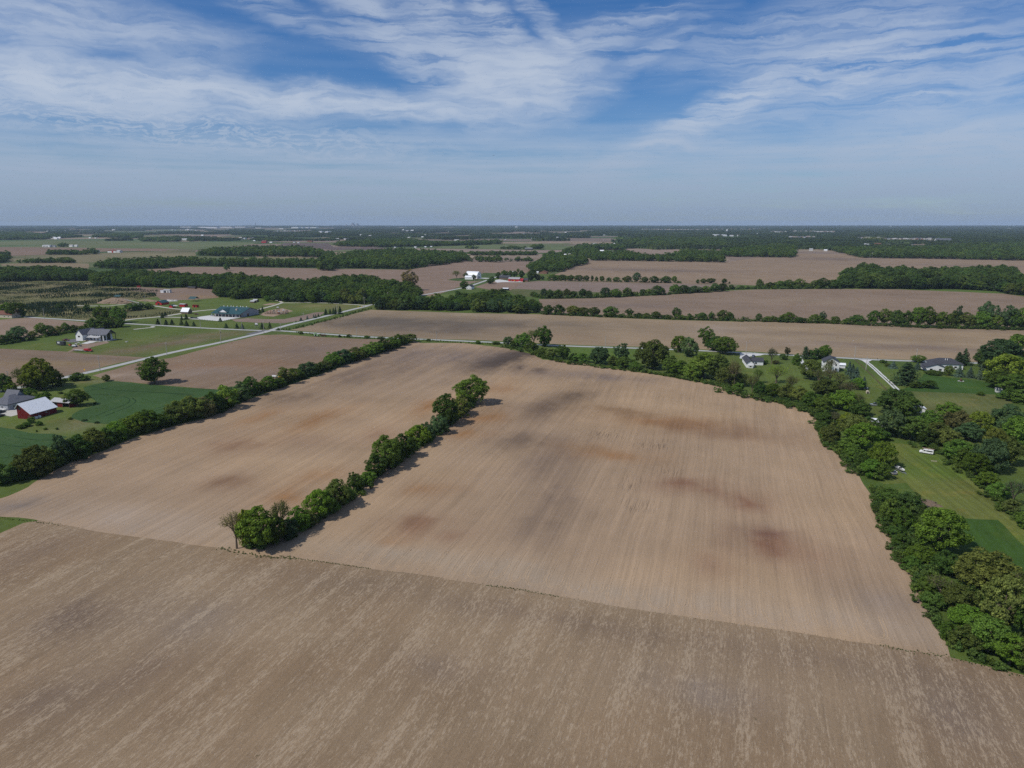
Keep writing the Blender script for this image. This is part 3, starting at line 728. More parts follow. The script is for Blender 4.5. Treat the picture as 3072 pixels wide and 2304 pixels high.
land('broad_field', [(66.4,1389.1),(104.7,1542.1),(223.2,2006.6),(566.6,1927.4)] + [(747.1,2193.5),(860.9,2193.5),(979.6,2493.9),(1126.2,2427.4),(1063.0,2163.6),(1441.2,2025.8),(1477.1,1987.7),(1072.4,1436.7),(854.8,1436.7),(592.4,1289.2),(417.2,1214.2)] + [(382.2,1233.4),(279.4,1250.6),(156.8,1283.9),(71.9,1316.3)],
     (0.230, 0.168, 0.115), M['soil_e'], step=26, z=0.1, edge=1, vary=0.12, vscale=160, patches=[((278.9,1621.4), 150, 40, GA, (0.15, 0.115, 0.095), 0.6), ((929.3,2106.3), 80, 60, GA, (0.15, 0.113, 0.092), 0.6), ((669.9,1709.0), 150, 30, GA, (0.225, 0.165, 0.115), 0.6), ((1071.3,1806.6), 200, 20, GA, (0.16, 0.12, 0.10), 0.5)])
land('long_brown_field', [(-831.5,1629.7),(-798.8,1732.4),(-590.1,1727.7)] + [(-666.7,1718.3),(-447.1,1672.9),(-235.9,1629.7),(-206.9,1732.4),(-179.3,1904.2),(-119.7,1975.4),(-32.7,1963.2)] + [(-123.7,1963.2),(54.6,1927.4),(46.0,1621.4),(26.3,1505.3),(-37.0,1505.3)] + [(-71.3,1505.3),(-55.8,1316.3),(-84.4,1214.2),(-97.4,1126.6),(-117.5,1033.1),(-173.6,1126.6),(-300.8,1263.2),(-424.1,1316.3),(-546.7,1404.6)] + [(-555.1,1404.6),(-704.2,1470.2)],
     PURP, M['soil_e'], step=24, z=0.09, edge=1, vary=0.08, vscale=160)
land('roadside_field', [(-62.4,1186.6),(-39.5,1289.2),(-22.1,1316.3),(18.9,1263.2),(-2.2,1126.6),(-28.9,1126.6)], PURP, M['soil_e'], step=14, z=0.1)
land('small_far_field', [(500.3,3143.7),(776.8,3024.9),(651.1,2523.4),(527.4,2382.1),(423.1,2627.3)], (0.225, 0.172, 0.135), M['soil_e'], step=30, z=0.2)
land('farmhouse_lawn', [(-120.8,1333.1),(-112.5,1369.4),(-96.7,1392.1),(-69.0,1354.6),(-51.1,1362.0),(-52.0,1326.0),(-66.8,1309.4),(-100.1,1312.2)], (0.05, 0.085, 0.022), M['grass'], step=10, z=0.12)
land('farmyard_lawn', [(-69.6,1465.1),(-59.7,1527.2),(-31.3,1518.0),(-30.9,1384.5),(-43.6,1381.4),(-60.2,1415.6)], (0.055, 0.085, 0.025), M['grass'], step=10, z=0.12)
# far left: layered green and brown fields
land('green_far_field', [(-3183.7,4451.3),(-2912.4,4490.2),(-2766.9,4590.2),(-2609.1,4738.0),(-2217.7,4652.4)] + [(-1894.3,3970.4),(-1698.5,4096.9),(-1309.1,3794.5),(-1237.4,3222.8),(-1221.5,2784.7)] + [(-1408.0,2944.9),(-1727.5,3014.2),(-2038.5,3105.6),(-2253.5,3143.7)], (0.072, 0.112, 0.040), M['grass'], step=60, z=0.3, vary=0.2, vscale=300, second=(0.112, 0.128, 0.055), edge=3)
land('brown_far_field', [(-2253.5,3143.7),(-2038.5,3105.6),(-1727.5,3014.2),(-1400.0,2928.1),(-1303.8,2725.3),(-1495.3,2654.6),(-1502.2,2561.4),(-1539.5,2393.3),(-1570.4,2349.2),(-1607.4,2296.3),(-1643.3,2286.0)], (0.185, 0.13, 0.095), M['soil_e'], step=40, z=0.25, vary=0.12, vscale=200, edge=2)
land('tan_far_field', [(-1588.4,2275.8),(-1532.4,2382.1),(-1441.4,2511.0),(-1290.2,2696.6)] + [(-1346.5,2815.3),(-1215.0,2769.6),(-1025.0,2338.4),(-980.2,2187.8)] + [(-1027.1,2141.8),(-1116.1,1975.4),(-1144.6,1901.4),(-1245.7,1919.4),(-1318.4,1937.7),(-1378.9,1975.4)], (0.105, 0.108, 0.05), M['grass'], step=40, z=0.22, vary=0.2, vscale=200, second=(0.165, 0.145, 0.08), edge=2)
land('straw_far_field', [(-1322.4,1859.6),(-1249.8,1919.4),(-1102.3,1873.3),(-982.4,1666.8),(-1111.5,1738.4),(-1204.8,1768.7),(-1256.8,1768.7)], (0.19, 0.148, 0.092), M['soil_e'], step=30, z=0.2, edge=2)
land('clearing_field', [(-852.5,2097.6),(-820.0,2187.8),(-717.8,2226.1),(-579.7,2187.8),(-484.7,1832.7),(-555.1,1975.4),(-798.0,2014.5)], (0.145, 0.14, 0.07), M['grass'], step=30, z=0.2, edge=2)
land('dark_far_field', [(-1181.5,3753.0),(-940.7,3712.3)] + [(-772.5,3124.5),(-555.6,3077.6),(-461.6,2928.1),(-444.6,2710.9),(-618.6,2862.6),(-689.1,2784.7)] + [(-874.2,3124.5),(-1104.7,3438.8)], (0.11, 0.085, 0.078), M['soil_e'], step=50, z=0.35, edge=3)
land('green_strip_field', [(-355.3,3305.9),(-204.7,3438.8),(-56.7,3415.9)] + [(-55.6,3349.0),(97.3,3327.3),(303.9,3349.0),(251.1,2862.6),(99.0,2784.7),(-47.8,2878.7)] + [(-47.8,2878.7),(-206.2,2944.9),(-343.8,3077.6)], (0.10, 0.125, 0.05), M['grass'], step=50, z=0.35, vary=0.15, vscale=250, edge=3)
land('pale_strip_field', [(-408.6,2987.9),(-203.9,2911.4),(-47.6,2862.6)] + [(-47.3,2846.6),(116.5,2784.7),(201.8,2799.9),(183.0,2574.3),(36.9,2511.0),(-42.3,2542.3)] + [(-41.8,2511.0),(-182.7,2607.2),(-371.1,2710.9)], (0.22, 0.17, 0.14), M['soil_e'], step=50, z=0.3, edge=3)
land('pale_lane_field', [(-38.5,2311.9),(64.7,2286.0),(112.9,2450.8),(100.9,2187.8),(60.7,2141.8),(-35.8,2150.8)], (0.21, 0.165, 0.125), M['soil_e'], step=30, z=0.25, edge=2)

# right of the treeline: mown lawn strip, house lawns
land('mown_strip', [(182.0,332.4),(189.8,330.4),(200.0,325.7),(202.0,317.4),(197.8,301.2),(194.5,285.7),(188.3,265.1),(182.9,245.9),(179.8,230.1)] + [(172.9,220.3),(170.4,218.5),(175.8,239.6),(163.1,241.2),(157.8,249.6),(159.0,259.7)] + [(158.2,260.0),(163.2,277.1),(153.0,275.7),(151.6,282.8),(161.2,304.5)], (0.090, 0.130, 0.026), M['mown'], step=4, z=0.03, vary=0.15, vscale=25, second=(0.115, 0.132, 0.034), edge=0.5)
land('bright_lawn', [(163.5,241.2),(175.6,239.3),(170.1,218.1),(167.7,209.8),(159.7,198.6),(151.8,203.3),(151.7,214.9),(156.5,227.9)], (0.042, 0.084, 0.017), M['grass'], step=4, z=0.036, vary=0.15, vscale=20, edge=0.4)
land('house_lawn', [(292.9,494.1),(301.1,482.0),(318.0,470.5),(320.9,454.1),(310.4,433.9),(297.2,432.3),(252.5,440.5),(248.9,443.8),(265.9,457.6)], (0.040, 0.082, 0.017), M['grass'], step=5, z=0.032, vary=0.15, vscale=25, edge=0.4)
land('dry_lawn', [(253.7,441.1),(297.6,433.0),(304.6,427.6),(299.1,411.0),(278.4,392.9),(251.9,367.8),(234.9,377.4),(231.5,392.9),(241.1,415.4)], (0.110, 0.118, 0.040), M['grass'], step=5, z=0.030, vary=0.18, vscale=22, second=(0.088, 0.105, 0.034), edge=0.5)
land('roadside_lawn', [(33.6,603.1),(74.4,597.1),(112.4,591.3),(97.3,539.1),(88.5,524.8),(49.3,544.0),(37.7,569.9)], (0.078, 0.122, 0.024), M['grass'], step=6, z=0.03, vary=0.15, vscale=25, edge=0.5)

# roads, lanes, drives, lots
county = [(-328.4,432.4),(-324.3,443.9),(-320.3,451.8),(-311.2,479.0),(-305.4,494.7),(-300.8,507.8),(-289.2,553.1),(-278.2,587.8),(-261.0,628.3),(-245.2,679.0),(-241.3,692.2)] + [(-237.9,727.8),(-226.0,769.0),(-206.9,837.2),(-196.1,879.1),(-187.8,904.9),(-185.9,922.4)]
ribbon('county_road', county, 6.2, M['road'], z=0.07, smooth=1)
ribbon('county_road', [(-185.9,922.4),(-176.7,936.4),(-165.8,956.7),(-153.3,991.9),(-128.3,1065.0),(-97.4,1126.6),(-71.2,1200.3),(-63.3,1243.2),(-45.4,1335.9),(-26.9,1430.1),(4.9,1580.8)], 6.2, M['road'], z=0.13, smooth=2)
ribbon('crossing_patch', [(-253.7,675.2),(-249.5,689.8),(-244.9,704.2)], 6.6, M['asphalt'], z=0.085, smooth=1)
east_west = [(-247.5,696.1),(-236.6,701.0),(-215.0,693.0),(-188.2,681.3),(-145.8,663.4),(-113.5,654.1)] + [(-41.1,635.6),(-10.4,627.6),(34.2,613.0),(65.1,606.2),(113.6,597.7),(162.1,586.6)] + [(200.8,572.1),(236.8,563.5),(256.9,556.2),(278.4,549.0),(286.1,545.5),(340.8,536.2),(386.5,525.8),(408.6,520.2)]
ribbon('lane', east_west, 5.4, M['road'], z=0.075, smooth=1)
ribbon('lane', [(-616.1,820.5),(-591.4,817.2),(-569.5,809.6),(-546.0,801.2),(-505.6,786.8),(-464.1,770.9),(-434.1,759.4),(-407.9,749.2),(-365.6,735.7),(-317.9,718.3),(-271.2,705.0),(-251.7,701.0)] + [(-249.0,698.5)], 5.2, M['road'], z=0.08, smooth=1)
ribbon('grassy_drive', [(-380.6,708.1),(-373.4,716.4),(-367.4,724.0)] + [(-373.0,730.4)], 3.6, M['gravel'], z=0.05, smooth=1)
ribbon('gravel_drive', [(-426.2,773.9),(-421.6,787.8),(-404.4,802.2),(-394.7,819.4),(-388.6,846.4),(-379.9,863.1),(-367.3,875.3),(-355.3,882.8)], 5.5, M['gravel'], z=0.06)
ribbon('gravel_drive', [(-405.1,806.4),(-389.4,802.2),(-372.0,800.1),(-352.1,791.9)], 4.5, M['gravel'], z=0.065)
ribbon('gravel_drive', [(-313.5,872.8),(-309.3,904.9),(-307.3,932.2),(-307.7,950.8),(-291.4,947.9),(-273.8,953.7),(-249.6,947.9),(-229.9,939.2),(-207.0,929.4),(-192.4,919.7),(-185.1,914.2)], 4.2, M['gravel'], z=0.065)
ribbon('gravel_drive', [(-307.7,950.8),(-317.5,971.7),(-324.6,980.9),(-332.7,990.3)], 4.0, M['gravel'], z=0.067)
ribbon('gravel_path', [(-561.9,916.9),(-541.6,914.2),(-518.4,911.5),(-515.0,922.4),(-503.3,942.1),(-456.4,911.5),(-425.6,885.4),(-397.8,870.4)], 4.0, M['gravel'], z=0.06)


def lot(name, poly, m, z=0.07):
    d = densify(poly, 4, 0.35, 3)
    me = bpy.data.meshes.new(name)
    me.from_pydata([(a, b, z) for a, b in d], [], [tuple(range(len(d)))])
    me.update()
    if me.polygons[0].normal.z < 0: me.flip_normals()
    me.materials.append(m)
    return tag(link(bpy.data.objects.new(name, me)), kind='structure')


lot('gravel_lot', [(-359.2,786.8),(-356.4,805.4),(-348.7,819.9),(-326.7,811.8),(-304.3,805.4),(-312.1,784.8),(-316.0,769.5),(-320.8,770.0),(-347.6,783.3)], M['palegravel'], 0.09)
lot('gravel_yard', [(-292.0,391.4),(-291.3,393.4),(-285.8,396.7),(-276.4,383.6),(-277.8,379.8),(-286.5,383.6),(-291.5,384.8)], M['gravel'], 0.06)
lot('dark_drive', [(-403.2,634.0),(-405.6,644.2),(-403.2,649.3),(-392.2,637.4),(-391.0,629.1),(-397.0,629.1)], M['asphalt'], 0.06)
lot('concrete_apron', [(-382.9,622.6),(-383.0,635.7),(-375.2,637.4),(-374.8,629.1),(-376.6,621.0)], M['palegravel'], 0.065)
lot('gravel_yard', [(-65.9,1384.5),(-52.0,1387.5),(-43.5,1378.4),(-44.3,1366.4),(-62.5,1362.0)], M['palegravel'], 0.2)
lot('gravel_yard', [(-30.9,1333.1),(-23.3,1347.4),(-5.0,1312.2),(19.1,1298.6),(18.9,1282.6),(-16.8,1285.3),(-26.3,1274.8),(-31.2,1298.6)], M['palegravel'], 0.2)
lot('gravel_yard', [(188.8,579.7),(199.9,576.9),(208.4,571.4),(200.7,564.7),(194.0,562.0),(189.2,559.4),(182.9,551.6),(180.0,551.6)], M['palegravel'], 0.09)
lot('dark_lot', [(311.5,531.8),(316.8,535.4),(319.8,534.2),(310.0,520.2),(306.1,521.3)], M['asphalt'], 0.05)
lot('playground_surface', [(-294.7,825.4),(-297.0,866.1),(-287.7,887.9),(-265.7,860.0),(-272.6,807.5),(-283.0,811.8)], M['mulch'], 0.06)
lot('mulch_bed', [(-325.8,926.6),(-322.0,943.5),(-311.2,942.1),(-311.7,926.6),(-320.0,921.0)], M['mulch'], 0.06)
# two pale wheel paths of the farm drive, grass between
drive = [(274.4,544.0),(271.5,529.5),(266.6,511.2),(257.8,480.1),(249.8,450.7),(243.9,432.4)]
dv = (Vector(drive[1]) - Vector(drive[0])).normalized()
nrm = Vector((-dv.y, dv.x))
for s in (-1, 1):
    ribbon('wheel_path', [tuple(Vector(q) + nrm * s * 0.95) for q in drive], 1.15, M['palegravel'], z=0.06, ragged=0.15)
lot('drive_mouth', [(271.5,547.7),(281.6,545.2),(275.8,539.0),(271.8,531.8),(271.8,536.6),(272.9,542.7)], M['palegravel'], 0.068)
ribbon('farm_path', [(231.9,564.7),(229.7,556.8)] + [(224.2,539.2),(218.9,520.3),(214.4,502.7)], 2.6, M['palegravel'], z=0.06)

# pale loops where the drill turned on the headland, and weeds left in the unploughed edge
packed = gravel_mat('packed_headland_soil', (0.362, 0.262, 0.170), 0.2)
tr_rng = random.Random(9)
edge_path = near_edge[5:]
acc_ = []
for a, b in zip(edge_path, edge_path[1:]):
    L = math.dist(a, b)
    acc_ += [(a[0] + (b[0] - a[0]) * k / max(1, int(L)), a[1] + (b[1] - a[1]) * k / max(1, int(L))) for k in range(int(L))]
for k in range(6, len(acc_) - 12, 6):
    p = Vector(acc_[k]); n2, e2 = NV.to_2d(), EV.to_2d()
    d0, r0 = tr_rng.uniform(4, 8), tr_rng.uniform(2.0, 3.4)
    for off in (0, 1.7):
        r = r0 - off * 0.5
        pth = [p + n2 * (d0 + tr_rng.uniform(13, 26)) + e2 * -r, p + n2 * (d0 + 5) + e2 * -r, p + n2 * d0 + e2 * -r * .9, p + n2 * (d0 - r * .9) + e2 * -r * .4, p + n2 * (d0 - r) + e2 * r * .3, p + n2 * (d0 - r * .4) + e2 * r, p + n2 * (d0 + tr_rng.uniform(2, 9)) + e2 * r]
        ribbon('wheel_track', [tuple(q) for q in pth], 0.26, packed, z=0.05, ragged=0.12)

# ------------------------------------------------------------------ where far buildings stand (kept clear of forest)
far_white = [(-2015.0,3124.5,9.6,40.7),(-1984.1,3124.5,8.3,19.5),(-1930.9,3163.1,9.7,18.1),(-1909.5,3163.1,9.1,14.8),(-5378.0,8399.5,9.4,19.2),(-5346.6,9743.4,13.8,45.5),(-3003.3,4738.0,12.5,34.5),(-2991.3,4782.0,10.7,22.4),(-2906.3,4610.8,10.3,26.4),(-2826.6,4849.5,6.4,15.1),(-2762.9,4804.3,7.3,15.0),(-2552.5,4738.0,6.3,15.8),(-5297.4,8609.1,8.7,22.3)] \
    + [(-1974.3,4357.1,9.3,38.5),(-4390.3,9835.9,16.9,45.9),(-1800.2,4804.3,8.3,22.5),(-2480.8,5804.8,7.7,21.1),(-3859.8,9835.9,10.0,40.8),(-4502.9,12896.0,13.1,120.3),(-1143.2,3794.5,8.5,10.3),(-1248.2,4302.5,6.1,13.4),(-1477.2,4146.5,4.7,12.1),(-1265.6,3794.5,4.7,14.2),(-1113.3,3766.7,4.6,11.8),(-2561.6,7597.6,6.2,11.0),(-3337.6,7827.6,6.4,13.0),(-3855.8,12140.9,11.1,75.5)] \
    + [(-697.4,5804.8,11.8,18.1),(-633.3,5114.2,7.3,15.9),(-319.0,4163.2,9.3,26.0),(-82.0,4163.2,7.6,17.3),(-731.4,8135.3,9.1,46.4),(-1242.8,8609.1,15.7,32.2),(-1204.7,8754.7,14.2,36.3),(-722.6,4872.4,6.0,17.7),(-708.1,4966.3,7.1,15.5),(-1085.2,4490.2,9.2,23.4),(-1039.5,4529.7,8.3,28.3),(-1258.3,6007.5,8.6,34.3),(-1125.0,5740.2,8.2,23.9),(-406.7,3032.1,6.2,9.5),(-495.0,3050.1,5.6,8.3),(-372.8,3105.6,3.8,4.5),(-351.8,3143.7,3.2,5.9),(-147.8,4064.6,4.1,7.6)] \
    + [(318.5,2561.4,8.9,13.4),(166.3,2275.8,7.5,8.6),(148.5,2439.0,6.0,7.6),(310.2,4966.3,10.1,15.5),(128.4,4826.8,3.9,7.0),(499.0,3533.5,5.8,10.3),(403.3,3533.5,6.5,18.4),(113.5,6798.2,6.9,28.2),(162.2,6623.9,8.1,41.3),(564.4,7597.6,9.3,28.4),(191.2,2404.6,3.0,9.0),(761.8,6007.5,7.3,16.2),(750.9,4610.8,3.8,5.8),(-41.0,4413.2,3.6,8.3)] \
    + [(2216.0,6540.0,8.0,17.7),(2190.7,6623.9,5.4,11.0),(1681.4,5554.8,10.2,28.9),(1736.2,5554.8,11.3,24.2),(2347.2,7710.8,6.3,24.0),(1045.6,2654.6,7.1,7.8),(1464.3,3327.3,6.8,17.3),(1128.7,2725.3,8.9,13.1),(1171.8,2696.6,6.1,11.3),(6699.6,17750.5,18.0,51.5)] \
    + [(1652.9,3371.0,7.6,19.7),(1754.8,3371.0,6.2,14.8),(1732.0,3393.3,4.2,8.5),(1420.5,2627.3,7.6,7.7),(1208.8,2416.0,5.0,11.6),(1685.3,2682.4,3.3,9.0),(2297.1,3910.0,5.6,16.3),(2675.6,3940.0,4.0,8.2),(8933.5,17163.4,13.9,64.0),(8190.9,12000.4,12.2,74.7),(10765.4,16613.9,13.4,20.7),(1875.2,3393.3,3.5,17.7),(1838.7,3105.6,3.2,9.7)]
far_rows = []
_rr = random.Random(4)
for (xa, ya), (xb, yb), n in [((2806.8,7947.8), (2935.1,7827.6), 14), ((1888.7,4918.9), (1987.8,5014.7), 10), ((1998.2,5014.7), (2154.7,5165.4), 12), ((3297.6,8468.2), (3517.8,7947.8), 34), ((2278.0,4738.0), (2394.1,4694.8), 16),
                              ((2312.2,4451.3), (2405.1,4375.7), 20), ((2455.8,4451.3), (2580.8,4451.3), 16), ((1919.2,10755.0), (2638.6,10124.4), 60), ((2847.1,10755.0), (3761.6,10983.0), 34), ((-2744.4,8468.2), (-2479.2,8905.4), 14), ((-4614.8,9835.9), (-3925.9,9222.7), 16), ((-1710.8,4590.2), (-1648.7,4590.2), 6)]:
    for k in range(n):
        t = (k + _rr.uniform(.1, .9)) / n
        far_rows.append((xa + (xb - xa) * t, (ya + (yb - ya) * t) * (1 + _rr.uniform(-.012, .012))))
ware = [(-6614.1,14727.3,13.4,229.0),(-5941.5,13935.8,18.3,173.3),(-5338.5,12896.0,22.2,200.5),(-5724.0,14521.1,16.2,255.9),(-5530.4,14727.3,16.4,244.2),(-5456.1,15157.7,12.3,157.1),(-3854.5,12896.0,20.9,120.3),(-3794.7,13058.4,17.2,67.7),(-3844.9,13571.1,13.7,84.4),(-3527.0,12896.0,18.3,106.9),(-1860.8,7276.8,10.3,30.2),(-1984.5,7487.5,9.1,38.9)]
big_white = [(1535.9,5437.7,14.4,39.6),(1629.4,5554.8,10.7,34.6)]
CLEAR = [(q[0], q[1], q[3] * 0.5) for q in far_white + ware + big_white] + [(x, y, 12) for x, y in far_rows]

# ------------------------------------------------------------------ trees
def unit(rg, n):
    d = rg.normal(size=(n, 3))
    return d / np.linalg.norm(d, axis=1)[:, None]


def leaf_quads(p, nrm_, size, rg):
    n = len(p)
    t = np.cross(nrm_, rg.normal(size=(n, 3)))
    t /= np.linalg.norm(t, axis=1)[:, None] + 1e-9
    b = np.cross(nrm_, t)
    s = (size * rg.uniform(0.6, 1.35, n))[:, None]
    k = rg.uniform(0.55, 1.0, (n, 4))
    v = np.stack([p + t * s * k[:, 0:1], p + b * s * k[:, 1:2], p - t * s * k[:, 2:3], p - b * s * k[:, 3:4]], 1).reshape(-1, 3)
    f = np.arange(4 * n).reshape(-1, 4)
    return v, f


def broad_crown(name, seed, lobes, per, z0, shape, lobe_r, leaf, rough=0.28, open_=0.35):
    """leaf clumps spread through a crown of unit width and unit height"""
    rg = np.random.default_rng(seed)
    d = unit(rg, lobes)
    lump = rg.normal(size=(7, 3))
    env = 1 + rough * np.tanh(sum(np.sin(d @ lump[k] * 2.2 + k) for k in range(7)) / 2.4)
    rad = rg.uniform(open_ ** 3, 1, lobes) ** (1 / 3) * np.minimum(env, 1.22)
    zc = (1 + z0) / 2
    c = d * rad[:, None] * np.array([0.43, 0.43, (1 - z0) / 2 * 0.92]) + np.array([0, 0, zc])
    h = (c[:, 2] - z0) / (1 - z0)
    if shape == 'dome': w_ = np.interp(h, [0, .15, .45, .8, 1], [1.0, 1.12, 1.08, .88, .6])
    elif shape == 'oval': w_ = np.interp(h, [0, .2, .5, .8, 1], [.92, 1.06, 1.05, .9, .58])
    else: w_ = np.interp(h, [0, .25, .6, .85, 1], [.55, .85, 1.12, 1.05, .8])
    c[:, :2] *= w_[:, None]
    lr = lobe_r * rg.uniform(0.6, 1.35, lobes)
    ci = np.repeat(np.arange(lobes), per)
    outw = c - np.array([0, 0, zc * 0.8])
    outw /= np.linalg.norm(outw, axis=1)[:, None] + 1e-9
    q = unit(rg, lobes * per) + 0.55 * outw[ci] + np.array([0, 0, 0.25])
    q /= np.linalg.norm(q, axis=1)[:, None] + 1e-9
    p = c[ci] + q * (lr[ci] * rg.uniform(0.55, 1.08, len(ci)))[:, None] * np.array([1, 1, 0.8])
    nn = q + 0.7 * unit(rg, len(ci)) + np.array([0, 0, 0.25])
    nn /= np.linalg.norm(nn, axis=1)[:, None] + 1e-9
    # bring the crown to unit width and height
    kw = 0.5 / np.percentile(np.hypot(p[:, 0], p[:, 1]), 98.5)
    zt = np.percentile(p[:, 2], 99.5)
    fit = np.array([kw, kw, 0.985 / zt])
    p, c = p * fit, c * fit
    p[:, 2] = np.maximum(p[:, 2], 0.015)
    v, f = leaf_quads(p, nn, leaf, rg)
    return mesh_np(name, v, f, M['leaf']), c


def limb_mesh(name, seed, tips, trunk_r=0.03, fork=0.28, every=3):
    mb = MB()
    rr = random.Random(seed)
    mb.tube((0, 0, -0.02), (0.005, 0, fork), trunk_r * 1.25, trunk_r * 0.8, 7)
    mb.tube((0.005, 0, fork), (0.0, 0.01, min(0.8, fork + 0.4)), trunk_r * 0.75, trunk_r * 0.25, 6)
    for i, t in enumerate(tips):
        if i % every: continue
        a = Vector((0.0, 0.0, fork * rr.uniform(0.75, 1.5)))
        t = Vector(t)
        m_ = a.lerp(t, 0.5) + Vector((0, 0, -0.02))
        mb.tube(a, m_, trunk_r * 0.42, trunk_r * 0.24, 5)
        mb.tube(m_, t, trunk_r * 0.24, trunk_r * 0.07, 4)
    return mb.mesh(name, M['bark'])


def twig_mesh(name, seed):
    """open, branching tree skeleton in unit size with its twig ends"""
    mb = MB()
    rr = random.Random(seed)
    ends = []

    def grow(p, d, L, r, lev):
        q = p + d * L
        mb.tube(p, q, r, r * 0.62, 6 if lev < 2 else 4)
        if lev >= 4 or L < 0.045:
            ends.append(q)
            return
        n = 5 if lev == 0 else (3 if lev < 3 else 2)
        a0 = rr.uniform(0, 6.28)
        for k in range(n):
            th = a0 + 6.28 * k / n + rr.uniform(-.4, .4)
            side = d.orthogonal().normalized()
            side = Matrix.Rotation(th, 3, d) @ side
            nd = (d * rr.uniform(0.75, 1.0) + side * rr.uniform(0.45, 0.75) + Vector((0, 0, 0.12))).normalized()
            grow(q, nd, L * rr.uniform(0.66, 0.82), r * 0.6, lev + 1)
            ends.append(q)
    grow(Vector((0, 0, -0.01)), Vector((0.03, 0, 1)).normalized(), 0.20, 0.026, 0)
    zs = max(e.z for e in ends)
    ws = max(math.hypot(e.x, e.y) for e in ends)
    mb.v = [(x * 0.47 / ws, y * 0.47 / ws, z * 0.97 / zs) for x, y, z in mb.v]
    ends = [Vector((e.x * 0.47 / ws, e.y * 0.47 / ws, e.z * 0.97 / zs)) for e in ends]
    return mb.mesh(name, M['bark']), ends


def sparse_crown(name, seed, ends, per, spread, leaf):
    rg = np.random.default_rng(seed)
    e_ = np.array([tuple(e) for e in ends])
    ci = np.repeat(np.arange(len(e_)), per)
    p = e_[ci] + rg.normal(size=(len(ci), 3)) * spread
    v, f = leaf_quads(p, unit(rg, len(ci)) + np.array([0, 0, .4]), leaf, rg)
    return mesh_np(name, v, f, M['leaf'])


def cone_crown(name, seed, tiers, per, leaf, droop=0.35, power=1.0, base=0.05, gaps=0.0):
    rg = np.random.default_rng(seed)
    P, Nn = [], []
    for k in range(tiers):
        z = base + (1 - base) * (k / tiers) ** 0.95
        r = 0.5 * (1 - (z - base) / (1 - base)) ** power
        arms = max(5, int(per * (0.25 + r * 1.8)))
        th = rg.uniform(0, 2 * math.pi, arms)
        rr_ = r * (1 - gaps * rg.random(arms)) * rg.uniform(0.75, 1.12, arms)
        for j in range(5):
            fr = rg.uniform(0.25, 1.0, arms) if j else np.ones(arms)
            a = th + rg.normal(size=arms) * 0.13
            P.append(np.c_[np.cos(a) * rr_ * fr, np.sin(a) * rr_ * fr, z - droop * rr_ * fr * 0.35 + rg.normal(size=arms) * 0.012])
            nn = np.c_[np.cos(a) * 0.8, np.sin(a) * 0.8, np.full(arms, 0.75)] + 0.45 * unit(rg, arms)
            Nn.append(nn / np.linalg.norm(nn, axis=1)[:, None])
    p = np.concatenate(P)
    p[:, 2] = np.maximum(p[:, 2], 0.01)
    v, f = leaf_quads(p, np.concatenate(Nn), leaf, rg)
    return mesh_np(name, v, f, M['needle'])


PROTO = {}


def add_proto(kind, crown, trunk):
    PROTO.setdefault(kind, []).append((crown, trunk))


for sd_ in (11, 12, 13, 14):
    c_, ctr = broad_crown('crown', sd_, 165, 62, 0.03, 'oval', 0.092, 0.023, rough=0.22, open_=0.5)
    add_proto('R', c_, limb_mesh('trunk', sd_, ctr, every=9))
for sd_ in (21, 22, 23):
    c_, ctr = broad_crown('crown', sd_, 110, 76, 0.08, 'vase', 0.095, 0.024, rough=0.38, open_=0.3)
    add_proto('O', c_, limb_mesh('trunk', sd_, ctr, every=7))
for sd_ in (31, 32, 33, 34):
    c_, ctr = broad_crown('crown', sd_, 100, 76, 0.0, 'dome', 0.112, 0.027, rough=0.42, open_=0.45)
    add_proto('S', c_, limb_mesh('stem', sd_, ctr, 0.022, 0.12, every=11))
for sd_ in (41, 42):
    tk, ends = twig_mesh('trunk', sd_)
    add_proto('P', sparse_crown('crown', sd_, ends, 7, 0.034, 0.018), tk)
for sd_ in (45, 46):
    tk, ends = twig_mesh('trunk', sd_)
    add_proto('B', sparse_crown('crown', sd_, ends, 9, 0.036, 0.016), tk)
plain_trunk = MB().tube((0, 0, -0.02), (0, 0, 0.85), 0.022, 0.006, 7).mesh('trunk', M['bark'])
for sd_ in (51, 52):
    add_proto('C', cone_crown('crown', sd_, 17, 30, 0.034, gaps=0.25), plain_trunk)
add_proto('K', cone_crown('crown', 55, 12, 46, 0.034, droop=-0.2, power=0.62, base=0.06, gaps=0.5), plain_trunk)
for sd_ in (61, 62):
    add_proto('X', cone_crown('crown', sd_, 13, 26, 0.052, power=0.85, base=0.03), plain_trunk)

TONE = {'d': (0.068, 0.120, 0.024), 'm': (0.092, 0.160, 0.025), 'b': (0.112, 0.200, 0.022), 'y': (0.145, 0.205, 0.023), 'o': (0.115, 0.148, 0.034),
        'g': (0.078, 0.135, 0.056), 'p': (0.098, 0.104, 0.046), 's': (0.066, 0.104, 0.080), 'x': (0.034, 0.060, 0.026), 't': (0.24, 0.20, 0.09)}
TWORD = {'d': 'dark green', 'm': 'mid green', 'b': 'fresh bright green', 'y': 'yellow green', 'o': 'olive green', 'g': 'grey green', 'p': 'brownish', 's': 'blue green', 'x': 'deep green', 't': 'tan'}
ONES = ['', 'first', 'second', 'third', 'fourth', 'fifth', 'sixth', 'seventh', 'eighth', 'ninth', 'tenth', 'eleventh', 'twelfth', 'thirteenth', 'fourteenth', 'fifteenth', 'sixteenth', 'seventeenth', 'eighteenth', 'nineteenth']
TENS = ['', '', 'twent', 'thirt', 'fort', 'fift', 'sixt', 'sevent', 'eight', 'ninet']


def nth(n):
    if n < 20: return ONES[n]
    t, o = divmod(n, 10)
    return TENS[t] + ('ieth' if o == 0 else 'y-' + ONES[o])


tree_rng = random.Random(5)
N_TREES = [0]


